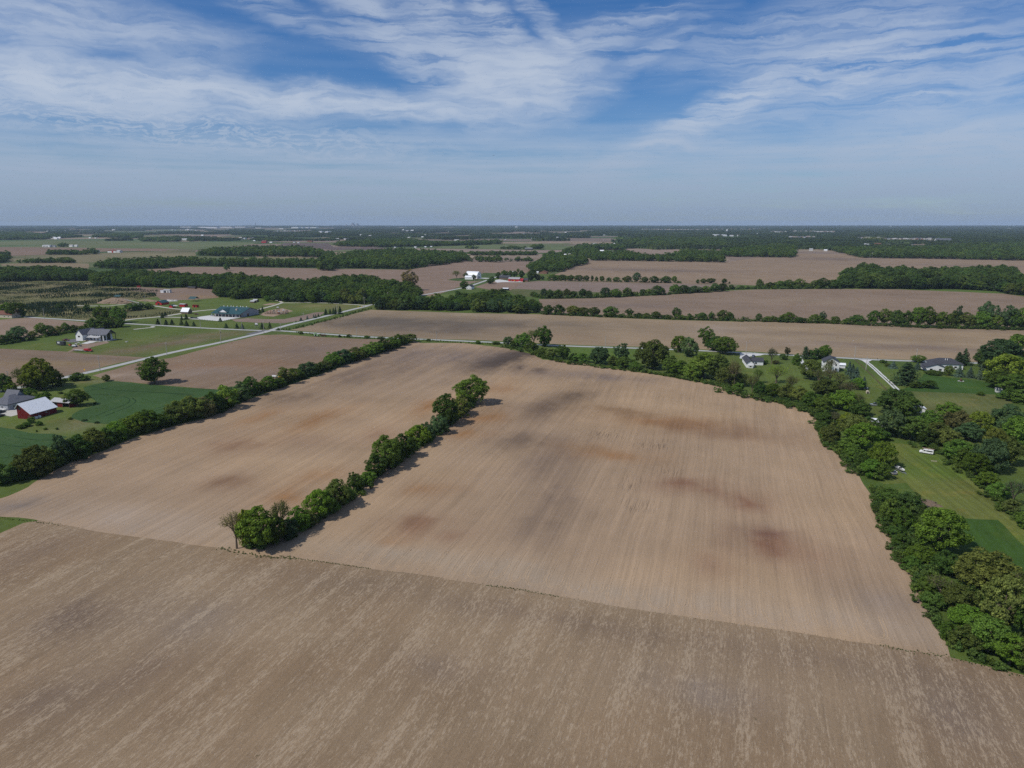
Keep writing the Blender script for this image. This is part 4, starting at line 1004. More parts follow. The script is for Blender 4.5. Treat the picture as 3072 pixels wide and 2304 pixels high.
def tree(name, x, y, h, wd, kind, tone, label, group=None, cat='tree', z=0.0):
    lst = PROTO[kind]
    cm, tm = lst[N_TREES[0] % len(lst)]
    N_TREES[0] += 1
    r = thing(name, label, cat, (x, y, z), tree_rng.uniform(0, 6.28), group)
    r.scale = (wd, wd, h)
    tk = link(bpy.data.objects.new('trunk', tm), r)
    cr = link(bpy.data.objects.new('crown', cm), r)
    k = tree_rng.uniform(0.9, 1.1)
    cr.color = tuple(q * k for q in TONE[tone]) + (1,)
    return r


def row(rows, phrase, group, name='broadleaf_tree', start='near', noun='tree', kind='R', tone='m', grow=1.12):
    """trees given as (x, y, height, width[, kind, tone]); each label counts along the row"""
    key = {'near': lambda q: q[1], 'left': lambda q: q[0]}[start]
    rows = sorted(rows, key=key)
    for i, q in enumerate(rows):
        kd = q[4] if len(q) > 4 and q[4] else kind
        tn = q[5] if len(q) > 5 else tree_rng.choice(tone)
        nm = {'C': 'spruce_tree', 'X': 'spruce_tree', 'K': 'pine_tree', 'S': 'shrub'}.get(kd, name)
        nn = {'C': 'spruce', 'X': 'spruce', 'K': 'pine'}.get(kd, noun)
        lab = '%s %s %s %s, %s' % (nth(i + 1), nn, 'from the left in' if start == 'left' else ('from the near end of' if start == 'near' else ''), phrase, TWORD[tn])
        tree(nm, q[0], q[1], max(q[2], 1.2), max(q[3], 0.8) * grow, kd, tn, lab, group, 'tree' if noun != 'shrub' else 'shrub')


left_hedge = [(-209.5,276.5,9.2,9.8,'S','d'),(-202.3,284.5,13.4,14.6,'R','o'),(-200.8,293.5,8.8,8.8,'S','d'),(-200.9,301.4,13.5,9.1,'S','g'),(-198.1,307.5,11.6,12.5,'S','d'),(-197.9,321.5,10.4,13.0,'S','o'),(-196.2,330.0,8.5,11.0,'S','d'),(-194.8,336.0,9.2,11.8,'S','b'),(-191.4,346.6,11.2,13.3,'S','m'),(-187.2,353.0,11.1,13.5,'R','m'),(-184.0,362.1,7.0,11.4,'S','m'),(-178.8,368.8,11.9,14.1,'S','o'),(-174.2,376.3,13.1,15.0,'S','o'),(-170.3,379.7,11.2,11.2,'S','p'),(-167.6,387.8,12.0,12.8,'S','d'),(-165.1,397.1,14.0,13.1,'S','m')] \
    + [(-164.1,415.0,11.7,13.6,'S','g'),(-162.8,428.7,12.4,10.4,'R','m'),(-159.6,437.9,6.5,9.9,'S','d'),(-155.5,442.9,9.3,10.0,'R','m'),(-152.7,451.0,6.4,9.4,'S','d'),(-151.0,463.2,11.1,13.6,'O','o'),(-147.4,475.5,7.3,12.3,'S','m'),(-143.6,485.6,10.0,13.4,'S','g'),(-139.7,499.4,6.8,12.9,'S','d'),(-136.5,507.2,7.1,11.3,'S','o'),(-133.7,517.4,11.0,15.1,'S','m'),(-129.5,529.8,11.1,14.5,'S','g'),(-125.4,536.4,9.0,11.0,'S','m'),(-122.2,547.3,9.9,14.0,'S','o'),(-117.2,560.0,9.7,14.4,'S','m'),(-112.1,574.5,9.7,13.7,'S','m'),(-107.4,587.2,9.6,15.0,'S','d'),(-102.3,599.1,9.8,13.3,'S','m'),(-97.7,613.0,9.9,13.6,'S','m'),(-93.1,628.9,7.8,13.9,'S','o')]
row(left_hedge, 'the long hedgerow beside the wheat', 'hedgerow left of the main field')

mid_hedge = [(-83.7,217.2,14.3,12.8,'R','y'),(-87.5,217.8,13.3,5.8,'R','y'),(-78.5,223.7,14.5,7.7,'P','o'),(-79.0,219.4,10.8,7.2,'R','m'),(-76.5,224.6,7.1,7.3,'S','g'),(-74.5,230.6,9.0,7.5,'S','b'),(-71.9,234.7,5.7,6.7,'S','o'),(-70.2,240.9,10.9,9.2,'R','b'),(-67.7,245.0,8.8,7.4,'S','d'),(-66.1,250.9,11.6,9.6,'R','o'),(-63.8,256.7,6.5,7.8,'S','m'),(-62.2,266.0,8.3,7.0,'O','d'),(-59.4,276.4,5.4,7.2,'S','b'),(-58.3,285.3,10.0,9.7,'S','d'),(-55.2,294.4,15.0,11.7,'R','d'),(-52.4,302.6,10.6,10.2,'S','d'),(-49.2,309.8,11.6,9.8,'S','d'),(-45.4,328.6,10.1,12.3,'R','b'),(-41.6,335.7,9.0,8.6,'S','g'),(-37.4,347.4,9.5,9.6,'S','g'),(-34.7,363.6,16.9,13.5,'R','d'),(-28.8,382.1,11.7,13.4,'S','o'),(-23.8,408.0,17.2,19.3,'R','m')]
row(mid_hedge, 'the hedgerow in mid field', 'hedgerow in the middle of the main field')
_q = [(-90.8,216.4,13.3,9.6)][0]
tree('sapling', _q[0], _q[1], _q[2], _q[3] * 1.1, 'B', 't', 'nearly bare young tree with thin leaves at the hedgerow end', None)

right_trees = [(-3.8,608.3,8.8,9.4,'O','g'),(2.5,606.6,7.0,8.3,'S','d'),(9.8,604.0,12.7,13.4,'R','m'),(18.9,613.1,14.4,13.6,'P','o'),(27.5,606.0,18.1,15.5,'O','m'),(16.6,586.0,8.3,12.0,'S','m'),(23.8,564.1,6.5,11.6,'S','d'),(31.3,560.1,6.7,14.4,'S','o'),(40.1,547.7,11.7,11.3,'O','d'),(46.9,537.7,6.9,8.3,'S','d'),(53.2,535.3,7.3,13.7,'S','m'),(66.5,530.3,12.9,15.4,'R','g'),(85.2,539.2,14.1,12.0,'O','g'),(83.6,516.3,8.1,14.2,'S','d'),(75.7,524.0,7.5,9.0,'S','o'),(90.0,506.6,6.3,9.6,'S','m'),(103.4,512.3,21.5,23.5,'R','o'),(112.7,497.8,12.4,13.7,'S','d'),(119.0,491.3,10.2,12.7,'S','b'),(137.6,578.7,14.3,14.8,'O','y'),(142.4,559.5,15.6,13.4,'R','g'),(168.1,606.8,17.5,13.5,'O','m'),(170.4,587.0,12.2,15.0,'R','d'),(174.1,572.0,14.1,18.5,'R','d'),(132.6,481.1,17.6,21.4,'R','m'),(123.0,476.6,10.5,14.7,'S','m'),(140.4,473.4,17.8,16.3,'R','o'),(143.4,458.5,14.1,15.0,'S','o')] \
    + [(144.7,451.0,19.2,9.0,'P','p'),(144.9,440.4,5.6,7.6,'S','m'),(152.6,453.6,9.4,7.1,'P','o'),(151.0,434.5,12.3,9.0,'P','o'),(165.0,464.5,10.0,7.6,'P','b'),(154.6,428.2,9.1,8.9,'S','d'),(177.0,464.1,12.6,16.0,'P','y'),(160.1,423.8,8.6,9.6,'R','b'),(166.1,417.9,10.3,9.8,'R','o'),(171.3,410.8,10.1,10.3,'R','o'),(197.1,529.7,12.8,9.1,'P','g'),(192.6,530.1,3.2,4.1,'S','d'),(200.5,529.2,2.9,5.0,'S','p'),(213.1,547.0,4.7,6.1,'S','d'),(222.9,566.6,6.6,4.9,'O','p'),(214.4,524.8,9.3,6.8,'S','m'),(231.2,550.2,10.4,9.0,'K','x'),(238.0,550.1,8.5,9.0,'S','d'),(249.4,555.5,10.2,10.0,'R','b'),(243.2,552.2,6.7,8.1,'S','d'),(204.4,475.9,13.6,13.5,'R','o'),(200.6,453.0,12.4,10.2,'P','o'),(173.8,400.0,9.7,11.1,'S','m'),(176.6,387.7,10.9,10.1,'S','m'),(175.9,436.0,12.0,9.1,'P','o'),(226.7,495.7,10.6,9.0,'P','p'),(218.8,483.3,9.6,7.9,'P','o')] \
    + [(213.9,466.1,9.7,12.9,'P','p'),(211.4,446.0,11.4,14.6,'P','o'),(204.5,420.9,10.7,14.5,'P','p'),(194.0,427.3,10.8,15.5,'R','o'),(189.6,395.9,11.3,15.1,'R','b'),(197.8,394.3,10.3,11.0,'P','o'),(194.0,381.9,8.5,12.0,'S','d'),(167.0,364.5,7.6,9.6,'S','d'),(172.0,364.2,7.0,8.9,'P','p'),(175.5,361.4,7.1,7.6,'S','y'),(170.5,338.9,12.0,14.8,'R','o'),(155.8,331.5,10.3,10.5,'S','o'),(165.8,321.6,12.9,13.5,'R','b'),(157.3,318.1,7.2,9.0,'S','m'),(181.4,336.8,6.4,9.5,'S','m'),(181.0,347.0,9.1,9.7,'S','d'),(216.4,387.3,13.7,20.1,'R','d'),(217.6,377.1,12.4,12.5,'R','d'),(191.1,342.8,14.0,15.0,'R','g'),(197.2,337.3,11.8,13.6,'R','d'),(215.1,351.8,11.0,11.7,'S','m'),(238.6,374.5,9.5,12.4,'R','b'),(211.7,339.5,8.1,11.9,'R','o'),(225.9,346.0,12.5,13.3,'R','p'),(234.0,341.4,13.1,12.0,'R','y'),(226.3,336.9,8.8,13.0,'R','g'),(208.6,324.3,9.4,12.0,'S','o'),(201.1,329.4,7.3,10.4,'S','d'),(162.6,297.3,11.3,11.0,'R','y'),(151.5,284.5,7.9,8.6,'R','b'),(154.5,282.4,7.1,8.5,'S','m'),(153.9,304.8,7.3,9.7,'S','m'),(153.3,295.8,6.9,6.8,'S','d'),(199.7,303.9,10.4,12.3,'R','m'),(205.8,291.6,14.8,12.9,'R','g'),(198.3,288.1,8.9,11.2,'R','b'),(248.6,342.4,16.6,15.0,'R','g'),(236.9,319.3,16.8,13.5,'R','b'),(219.6,300.5,12.6,12.2,'R','o'),(192.9,272.0,7.1,8.7,'S','m'),(190.6,260.4,6.3,8.4,'S','m'),(190.3,253.2,10.5,8.2,'P','g'),(185.6,247.0,5.3,6.7,'S','o'),(179.9,232.8,6.1,5.1,'S','m'),(225.3,316.4,11.8,10.0,'R','o'),(199.3,296.4,8.3,8.9,'S','d'),(354.0,505.6,22.8,27.6,'R','g'),(373.5,516.1,24.7,21.2,'R','m'),(351.1,514.7,15.1,16.8,'R','d'),(329.1,462.2,20.2,23.7,'R','y'),(338.8,463.6,17.5,17.5,'R','m'),(316.6,449.6,11.4,17.0,'R','d'),(315.2,433.9,12.4,18.7,'R','m'),(303.8,412.2,8.2,16.4,'S','m'),(302.1,419.3,5.0,11.6,'S','m'),(270.7,449.2,5.3,8.6,'R','d'),(263.3,450.0,4.2,7.8,'S','d'),(313.2,536.5,5.4,10.6,'R','m'),(284.3,533.6,2.4,5.1,'S','m'),(280.6,520.2,2.3,4.0,'S','o'),(299.4,493.3,2.5,12.7,'S','d'),(305.9,487.2,7.5,6.7,'O','o'),(222.6,445.3,7.6,8.5,'R','b'),(291.4,429.1,2.7,4.5,'S','m')] \
    + [(136.4,240.4,8.3,6.5,'S','d'),(137.2,232.7,7.8,8.0,'S','m'),(145.2,254.7,6.0,9.1,'S','m'),(149.7,251.0,6.0,8.5,'S','d'),(131.0,224.2,4.8,5.7,'S','d'),(128.3,215.5,5.7,6.3,'S','d'),(140.3,215.2,14.0,15.5,'R','b'),(128.9,206.5,5.4,9.0,'R','b'),(124.3,202.3,3.8,5.9,'S','m'),(133.0,199.1,7.3,8.0,'S','d'),(137.8,189.1,11.9,15.8,'R','o'),(122.0,184.2,7.6,8.8,'P','o'),(122.9,177.8,8.1,8.6,'R','o'),(117.5,179.5,4.6,6.3,'S','m'),(120.0,169.2,6.5,9.1,'R','b'),(128.9,168.1,15.5,10.9,'R','o'),(136.3,171.1,16.6,8.3,'P','o'),(119.5,159.0,8.8,10.1,'R','m'),(114.7,159.7,6.1,7.5,'S','o'),(121.3,153.7,7.9,8.7,'R','b'),(124.4,151.8,8.1,7.5,'R','o'),(113.2,164.5,4.8,4.9,'S','m'),(121.3,187.9,4.5,6.2,'S','d'),(133.8,162.1,16.7,9.1,'R','m'),(149.1,182.4,12.2,10.1,'R','d')]
order = sorted(right_trees, key=lambda q: math.hypot(q[0], q[1]))
counts = {}
for q in order:
    part = 'near' if q[1] < 250 else ('middle' if q[1] < 400 else 'far')
    counts[part] = counts.get(part, 0) + 1
    nm = 'pine_tree' if q[4] == 'K' else ('shrub' if q[4] == 'S' else 'broadleaf_tree')
    tree(nm, q[0], q[1], max(q[2], 1.5), q[3] * 1.14, q[4], q[5], '%s nearest %s in the %s part of the right hand wood, %s' % (nth(counts[part]), 'pine' if q[4] == 'K' else 'tree', part, TWORD[q[5]]), 'wooded belt right of the main field', 'tree')

house_firs = [(261.3,459.3,15.5,21.4,'K','x'),(281.0,513.2,5.6,8.4,'C','s'),(296.1,508.3,6.2,6.6,'C','s'),(341.8,526.5,12.9,13.6,'C','x'),(334.7,522.4,11.0,9.9,'K','x'),(311.6,484.1,9.2,8.8,'C','s'),(317.4,481.1,7.9,7.9,'C','s'),(320.5,474.9,11.4,7.8,'C','s'),(232.0,478.3,12.4,8.7,'C','s'),(228.5,460.2,12.1,10.4,'C','s'),(227.9,448.2,8.2,6.6,'C','s'),(244.0,497.7,6.7,6.0,'C','s')]
row(house_firs, 'the evergreens round the roadside houses', 'evergreens round the roadside houses', start='left', grow=1.1)

north_row = [(42.9,828.2,11.0,12.0),(55.7,829.9,11.1,14.7,'R','d'),(72.0,822.6,10.9,18.1,'R','o'),(82.2,819.2,9.2,15.2,'R','o'),(95.0,814.9,10.0,15.2,'R','o'),(112.4,809.9,11.7,18.5,'R','d'),(133.9,806.2,9.4,9.6,'O','d'),(125.2,803.5,4.2,8.2,'S','d'),(142.9,802.6,5.0,10.9,'S','d'),(151.7,798.4,5.4,10.8,'S','o'),(161.4,792.5,7.8,11.4,'R','d'),(171.5,789.2,4.7,10.7,'S','d'),(183.4,791.2,12.5,10.7,'R','d'),(189.3,784.7,4.6,12.0,'S','d'),(196.8,782.5,6.9,6.7,'S','d'),(210.2,782.7,7.5,14.6,'S','d'),(219.3,776.8,9.6,7.3,'O','d'),(232.1,779.7,11.2,14.5,'R','o'),(240.0,775.1,9.1,7.9,'S','d')] \
    + [(267.8,767.1,8.8,6.5),(281.3,767.9,6.1,14.3,'S','d'),(290.3,764.0,5.3,11.7,'S','d'),(298.4,764.6,10.4,15.5,'R','m'),(309.0,758.4,6.0,14.1,'S','d'),(326.0,758.9,9.2,15.4,'S','d'),(334.0,759.4,12.1,7.1,'O','g'),(336.1,753.8,4.7,7.1,'S','d'),(344.4,752.2,7.5,10.2,'R','d'),(356.0,750.8,5.7,8.9,'S','m'),(365.0,749.5,9.7,15.3,'R','d'),(373.6,744.8,5.2,10.1,'S','d'),(382.8,746.7,14.5,12.7,'R','m'),(392.2,743.7,16.8,14.5,'R','o'),(400.3,735.0,16.2,15.0,'R','d'),(408.3,731.3,16.0,14.3,'R','d'),(418.8,727.6,20.2,16.0,'R','m'),(428.2,726.7,21.0,16.0,'R','m'),(439.3,722.4,16.3,15.9,'R','m'),(451.7,722.3,16.9,15.9,'R','o'),(454.9,719.7,22.3,8.6,'O','g'),(462.4,719.7,16.0,18.3,'R','o'),(474.5,715.5,17.5,18.2,'R','m'),(484.8,720.1,26.7,19.5,'R','g'),(487.8,713.4,14.3,17.0,'R','m'),(499.7,711.2,24.0,15.7,'R','g'),(503.8,710.0,19.6,16.9,'R','m'),(513.5,709.9,21.4,16.9,'R','m'),(523.5,707.0,23.6,18.0,'R','d')]
row(north_row, 'the tree row behind the road field', 'tree row behind the road field', start='left', tone='d')
row2 = [(77.2,1332.1,11.0,24.5,'S','m'),(92.9,1332.1,10.3,24.5,'S','m'),(107.4,1316.3,11.0,15.5),(122.4,1310.8,10.9,17.7),(136.8,1310.8,10.3,12.2),(147.4,1313.4,10.1,6.2,'O','d'),(154.6,1308.0,8.7,6.2),(163.8,1302.6,9.8,9.9),(176.2,1299.9,7.8,8.8),(188.6,1294.5,8.7,13.1),(207.7,1291.1,11.1,17.3,'R','o'),(224.4,1287.1,17.4,14.0,'R','g'),(237.6,1276.1,10.7,12.9),(254.3,1273.5,11.9,17.2),(273.1,1270.9,12.1,19.3),(289.1,1273.5,11.9,9.7),(295.7,1266.7,4.0,8.5,'S','d'),(326.7,1258.2,7.4,5.9),(338.0,1260.8,8.6,12.7,'R','o'),(351.2,1262.5,8.9,16.9,'R','o'),(371.2,1250.6,9.4,9.5),(381.0,1251.9,4.1,3.2,'S','d')]
row(row2, 'the distant row before the broad field', 'distant tree row before the broad field', start='left', tone='dm')
row3 = [(32.4,1038.3,6.5,12.3,'S','d'),(45.2,1010.7,13.4,10.2,'R','g'),(53.6,1006.4,12.9,10.2),(65.5,1006.4,12.9,13.6),(78.3,1017.2,12.8,10.3,'R','o'),(88.9,1020.6,9.0,10.3,'S','d'),(100.6,1016.2,12.9,12.1),(108.8,1012.9,10.6,10.3),(120.8,1019.8,6.5,8.6,'S','d'),(134.8,1027.7,13.5,15.6,'R','g'),(149.7,1022.9,12.2,17.3),(167.5,1036.6,12.8,14.0),(177.3,1042.7,6.1,10.6,'S','d'),(193.8,1056.0,8.4,10.7),(203.7,1061.4,8.8,10.8),(217.0,1056.0,13.7,19.7),(246.0,1081.6,13.3,18.2,'S','m'),(260.2,1079.8,12.5,18.3),(279.7,1091.7,10.6,20.2,'R','g'),(296.6,1093.0,10.5,14.8),(315.2,1106.6,13.0,15.0),(328.1,1112.6,12.5,13.2),(351.5,1143.1,8.1,7.7)] \
    + [(404.3,1164.5,15.0,11.8),(426.7,1177.4,9.1,21.7,'S','d'),(437.8,1164.5,12.1,17.7),(449.9,1160.1,14.4,19.6),(470.4,1172.1,15.4,19.7,'R','o'),(479.5,1165.5,9.1,13.7,'S','d'),(497.7,1171.3,12.5,17.7,'R','o'),(504.8,1160.1,17.3,21.6),(522.4,1160.1,14.4,23.5)]
row(row3, 'the hedge along the strip field', 'hedge along the strip field', start='left', tone='dm')

west = [(-303.9,445.6,20.2,19.2,'R','y'),(-318.9,452.9,13.2,16.4,'P','o'),(-310.4,447.3,13.1,14.7,'R','o'),(-303.0,456.6,11.2,11.8,'R','o'),(-323.7,439.5,11.6,11.4,'R','d'),(-295.8,471.9,5.6,9.0,'R','d'),(-289.6,471.9,3.5,5.7,'S','d'),(-274.9,469.9,4.5,5.3,'R','o'),(-255.3,403.4,9.8,11.9,'R','d'),(-297.0,425.3,5.9,6.7,'S','d'),(-278.5,409.7,7.1,8.6,'S','b'),(-286.1,416.0,4.7,5.8,'S','d'),(-302.6,469.1,2.4,4.1,'S','m'),(-296.9,468.5,3.8,4.5,'S','m'),(-315.4,435.3,7.1,8.3,'S','m'),(-296.8,454.4,4.8,5.5,'S','d'),(-261.6,421.6,4.2,4.4,'S','g'),(-283.4,433.5,1.3,3.0,'S','d'),(-448.1,636.5,13.4,16.3,'R','g'),(-447.3,656.1,6.4,7.8,'R','o'),(-448.7,671.4,11.8,10.3,'R','m'),(-440.6,668.5,9.7,12.5,'R','d'),(-439.7,681.9,7.2,8.1,'R','o'),(-435.7,687.9,9.9,7.6,'R','m'),(-430.5,692.0,6.9,8.3,'R','d'),(-450.9,620.3,8.0,10.6,'R','d'),(-449.3,625.6,7.2,7.5,'S','o'),(-433.3,711.7,3.5,7.3,'S','o'),(-439.8,755.6,18.2,15.1,'R','b'),(-421.2,755.9,18.2,15.6,'R','m'),(-424.8,713.9,10.6,13.3,'S','m'),(-413.8,718.2,11.0,15.8,'S','d'),(-403.2,723.7,10.3,12.3,'S','d'),(-410.4,723.2,8.1,11.1,'S','p'),(-463.1,864.7,9.1,17.5,'S','d'),(-457.5,871.1,9.1,11.8,'S','d'),(-451.3,881.0,7.3,11.9,'S','d'),(-514.9,857.8,8.4,8.7,'S','d'),(-558.3,876.0,7.4,8.9,'S','d'),(-562.4,803.0,16.6,20.4,'R','d'),(-586.6,821.2,14.6,18.1,'R','m'),(-556.9,805.1,10.9,8.2,'S','d')]
row(west, 'the trees beside the western houses', 'trees round the western houses', start='left')
_q = [(-238.8,462.5,18.0,21.1)][0]
tree('broadleaf_tree', _q[0], _q[1], _q[2], _q[3], 'R', 'm', 'large lone round tree at the field corner left of the hedgerow')
_q = [(-161.2,1126.6,32.4,25.7)][0]
tree('broadleaf_tree', _q[0], _q[1], _q[2], _q[3] * 1.1, 'O', 't', 'tan leafed tree rising above the dark wood')
farm_tr = [(-105.5,1361.8,16.5,17.1,'P','o'),(-88.1,1376.0,11.2,8.7,'R','d'),(-94.0,1386.4,7.9,4.7,'P','p'),(-71.5,1346.7,9.3,8.8,'R','d'),(-78.5,1160.9,12.9,14.6,'R','d'),(-38.0,1250.6,9.1,14.7,'R','d'),(-37.4,1343.5,6.5,7.9,'S','d'),(-26.5,1366.3,12.8,10.3,'R','d'),(-14.9,1418.5,12.8,14.3,'R','d'),(-3.0,1407.0,12.9,9.4,'R','m'),(5.3,1402.2,12.7,12.9,'R','d'),(18.7,1386.3,14.9,11.6,'R','d'),(13.6,1539.5,8.5,7.1,'O','d'),(37.5,1330.2,20.7,16.7,'R','d'),(33.8,1313.6,11.1,9.9,'R','g'),(47.8,1335.4,10.6,12.3,'R','p'),(57.6,1340.2,7.8,6.8,'R','g')]
row(farm_tr, 'the trees round the far white barn', 'trees round the far white barn', start='left')
hall_firs = [(-373.0,743.4,6.4,5.8,'X','x'),(-363.1,740.7,5.8,5.8,'X','x'),(-357.8,742.8,5.9,5.4,'X','x'),(-346.2,738.9,5.9,5.8,'X','x'),(-337.3,731.0,6.3,5.7,'X','x'),(-329.7,730.8,5.1,5.1,'X','x'),(-393.9,796.2,6.1,5.2,'X','x'),(-395.2,806.7,6.2,5.2,'X','x'),(-363.6,778.0,5.8,4.8,'C','x'),(-361.2,783.7,6.8,5.7,'X','x'),(-316.5,766.4,4.7,5.0,'X','x'),(-290.9,717.2,5.3,5.3,'X','x'),(-279.1,715.0,5.6,5.0,'X','x'),(-272.0,710.8,5.9,5.0,'X','s'),(-252.8,713.1,6.5,5.6,'X','x'),(-305.0,825.6,7.9,5.1,'C','x')] \
    + [(-245.7,715.0,6.8,4.8,'X','x'),(-230.3,771.1,4.2,4.3,'X','s'),(-227.5,785.8,4.0,3.7,'X','s'),(-222.3,793.2,4.7,3.1,'X','s'),(-220.8,795.8,4.6,3.1,'X','s'),(-220.0,803.7,4.3,3.6,'X','x'),(-220.4,817.7,1.0,1.7,'X','x'),(-216.4,823.0,7.5,5.5,'X','x'),(-212.1,825.7,7.1,5.1,'X','x'),(-208.9,828.3,8.3,4.4,'X','x'),(-207.1,831.1,9.0,4.4,'X','x'),(-202.0,831.7,9.6,6.7,'X','x'),(-299.7,839.9,5.8,5.9,'X','x'),(-298.6,848.3,7.7,4.8,'X','x'),(-234.4,765.6,0.9,1.8,'X','x')]
row(hall_firs, 'the clipped evergreens round the hall', 'clipped evergreens round the green roofed hall', start='left', grow=1.05)
extra = [(-331.4,961.4,8.9,8.1,'R','m'),(-324.9,968.7,8.2,7.9,'R','g'),(-225.6,938.1,6.2,6.4,'C','x')]
row(extra, 'the small trees by the ring drive', 'small trees by the ring drive', start='left')
verge = [(-30.1,622.7,2.8,3.7,'S','d'),(-14.5,619.8,2.4,7.4,'S','d')] + [(-203.2,676.9,2.9,4.1,'S','d'),(-152.8,659.0,2.8,5.1,'S','d'),(-134.5,652.2,2.8,5.6,'S','d'),(-75.6,636.5,2.2,5.4,'S','d'),(-30.1,621.7,2.9,4.3,'S','d'),(-14.5,617.7,2.3,5.3,'S','d'),(-161.7,658.3,2.3,3.4,'S','d'),(-120.4,648.5,2.3,6.7,'S','d')]
row(verge, 'the bushes on the road verge', 'bushes on the road verge', start='left', noun='shrub', name='shrub')
barn_bush = [(-257.8,366.6,3.3,3.9,'S','m'),(-256.0,360.0,2.5,4.7,'S','m'),(-250.2,361.9,2.5,3.5,'S','m'),(-256.7,356.8,2.1,5.0,'S','m'),(-242.1,354.2,1.2,2.2,'S','m'),(-236.4,354.3,0.9,1.7,'S','m'),(-241.3,373.8,1.0,2.3,'S','m'),(-232.0,371.0,1.2,2.9,'S','g'),(-222.3,366.2,1.2,2.6,'S','g'),(-247.4,408.0,0.9,2.1,'S','m'),(-243.9,349.9,0.5,0.9,'S','m')]
row(barn_bush, 'the bushes before the red barn', 'bushes in the grass before the red barn', start='left', noun='shrub', name='shrub')

# ------------------------------------------------------------------ woods
def fill(poly, spacing, seed, jit=0.42):
    P = np.array(poly)
    x0, y0 = P.min(0); x1, y1 = P.max(0)
    gx, gy = np.meshgrid(np.arange(x0, x1 + spacing, spacing), np.arange(y0, y1 + spacing, spacing))
    rg = np.random.default_rng(seed)
    gx = gx.ravel() + rg.uniform(-jit, jit, gx.size) * spacing
    gy = gy.ravel() + rg.uniform(-jit, jit, gy.size) * spacing
    ok = inside(gx, gy, poly)
    return np.c_[gx[ok], gy[ok]]


HW = 14.0
wood_A = [(-948.5,1276.1),(-919.6,1283.9),(-872.2,1310.8),(-763.9,1310.8),(-699.9,1202.6),(-614.7,1186.6),(-512.9,1164.5),(-466.1,1126.6)] + [(-526.0,1304.6),(-558.9,1304.6),(-655.5,1370.0),(-796.8,1461.4),(-793.1,1353.1),(-904.0,1501.4),(-996.4,1543.7),(-1110.6,1501.4)]
wood_B = [(-429.1,1033.1),(-388.1,996.7),(-349.3,1012.9)] + [(-343.9,988.7),(-305.9,958.1),(-260.4,952.2),(-225.7,942.1),(-183.0,928.0)] + [(-131.0,1032.3),(-179.1,1140.8),(-259.7,1274.2),(-310.5,1289.2),(-329.7,1177.8),(-416.9,1231.0),(-519.4,1336.5)] + [(-526.0,1304.6)]
wood_C = [(-173.9,872.8),(-120.0,869.1),(-14.3,841.8)] + [(-10.8,837.2),(33.2,833.8)] + [(33.4,880.7),(6.7,895.4),(-25.5,1032.3)] + [(-17.4,1032.3),(-65.6,942.3),(-104.6,934.2),(-160.6,967.7),(-171.6,895.4)]
wood_D = [(534.2,1160.1),(600.4,1151.6),(683.0,1143.1),(746.9,1122.6),(743.2,1033.1),(728.8,968.6)] + [(898.8,1204.1),(880.5,1232.2),(1016.6,1472.1),(910.2,1451.9),(838.8,1413.2),(770.7,1432.3),(760.2,1492.8),(721.1,1505.5),(613.4,1324.8)]
mid_points = []
far_points = []          # (x, y, height, width) for woods read as one mass


def wood(poly, phrase, group, n_ind, spacing, hmin, hmax, seed, tones='dmmog'):
    pts = fill(poly, spacing, seed)
    rr = random.Random(seed)
    pts = sorted([tuple(p) for p in pts], key=lambda p: p[1] + rr.uniform(0, 25))
    for i, (x, y) in enumerate(pts):
        h = rr.uniform(hmin, hmax)
        q_ = rr.random()
        wd = (0.75 + 0.85 * q_) * spacing * 1.3
        h = hmin + (hmax - hmin) * min(1.0, 0.55 * q_ + 0.5 * rr.random())
        if i < n_ind:
            tree('broadleaf_tree', x, y, h, wd, rr.choice('RROS'), rr.choice(tones), phrase, group)
        else:
            mid_points.append((x, y, h, wd))


wood(wood_B, 'broadleaf tree in the dark wood behind the green roofed hall', 'wood behind the green roofed hall', 34, 10.5, 8, 19, 3)
wood(wood_C, 'broadleaf tree in the wood beyond the crossroads field', 'wood beyond the crossroads field', 34, 10.5, 7, 18, 4)
wood(wood_D, 'tall broadleaf tree in the wood at the right field end', 'wood at the right field end', 26, 14, 9, 25, 5)
wood(wood_A, 'broadleaf tree in the wood behind the tree farm', 'wood behind the tree farm', 16, 11, 8, 18, 6, 'dddm')

# farther woods, from their foot line to their skyline
def strip(front, back_top, h=14.0, spacing=13.0, seed=1, hv=0.42):
    poly = front + back_top[::-1]
    rg = np.random.default_rng(seed)
    for x, y in fill(poly, spacing, seed):
        if any(abs(x / y - bx / by) < (hw + 6) / by and by * 0.92 < y < by + 12 for bx, by, hw in CLEAR): continue
        q_ = rg.random()
        far_points.append((x, y, h * (1 - hv + 2 * hv * min(1.0, 0.6 * q_ + 0.5 * rg.random())), spacing * (0.95 + 0.95 * q_)))


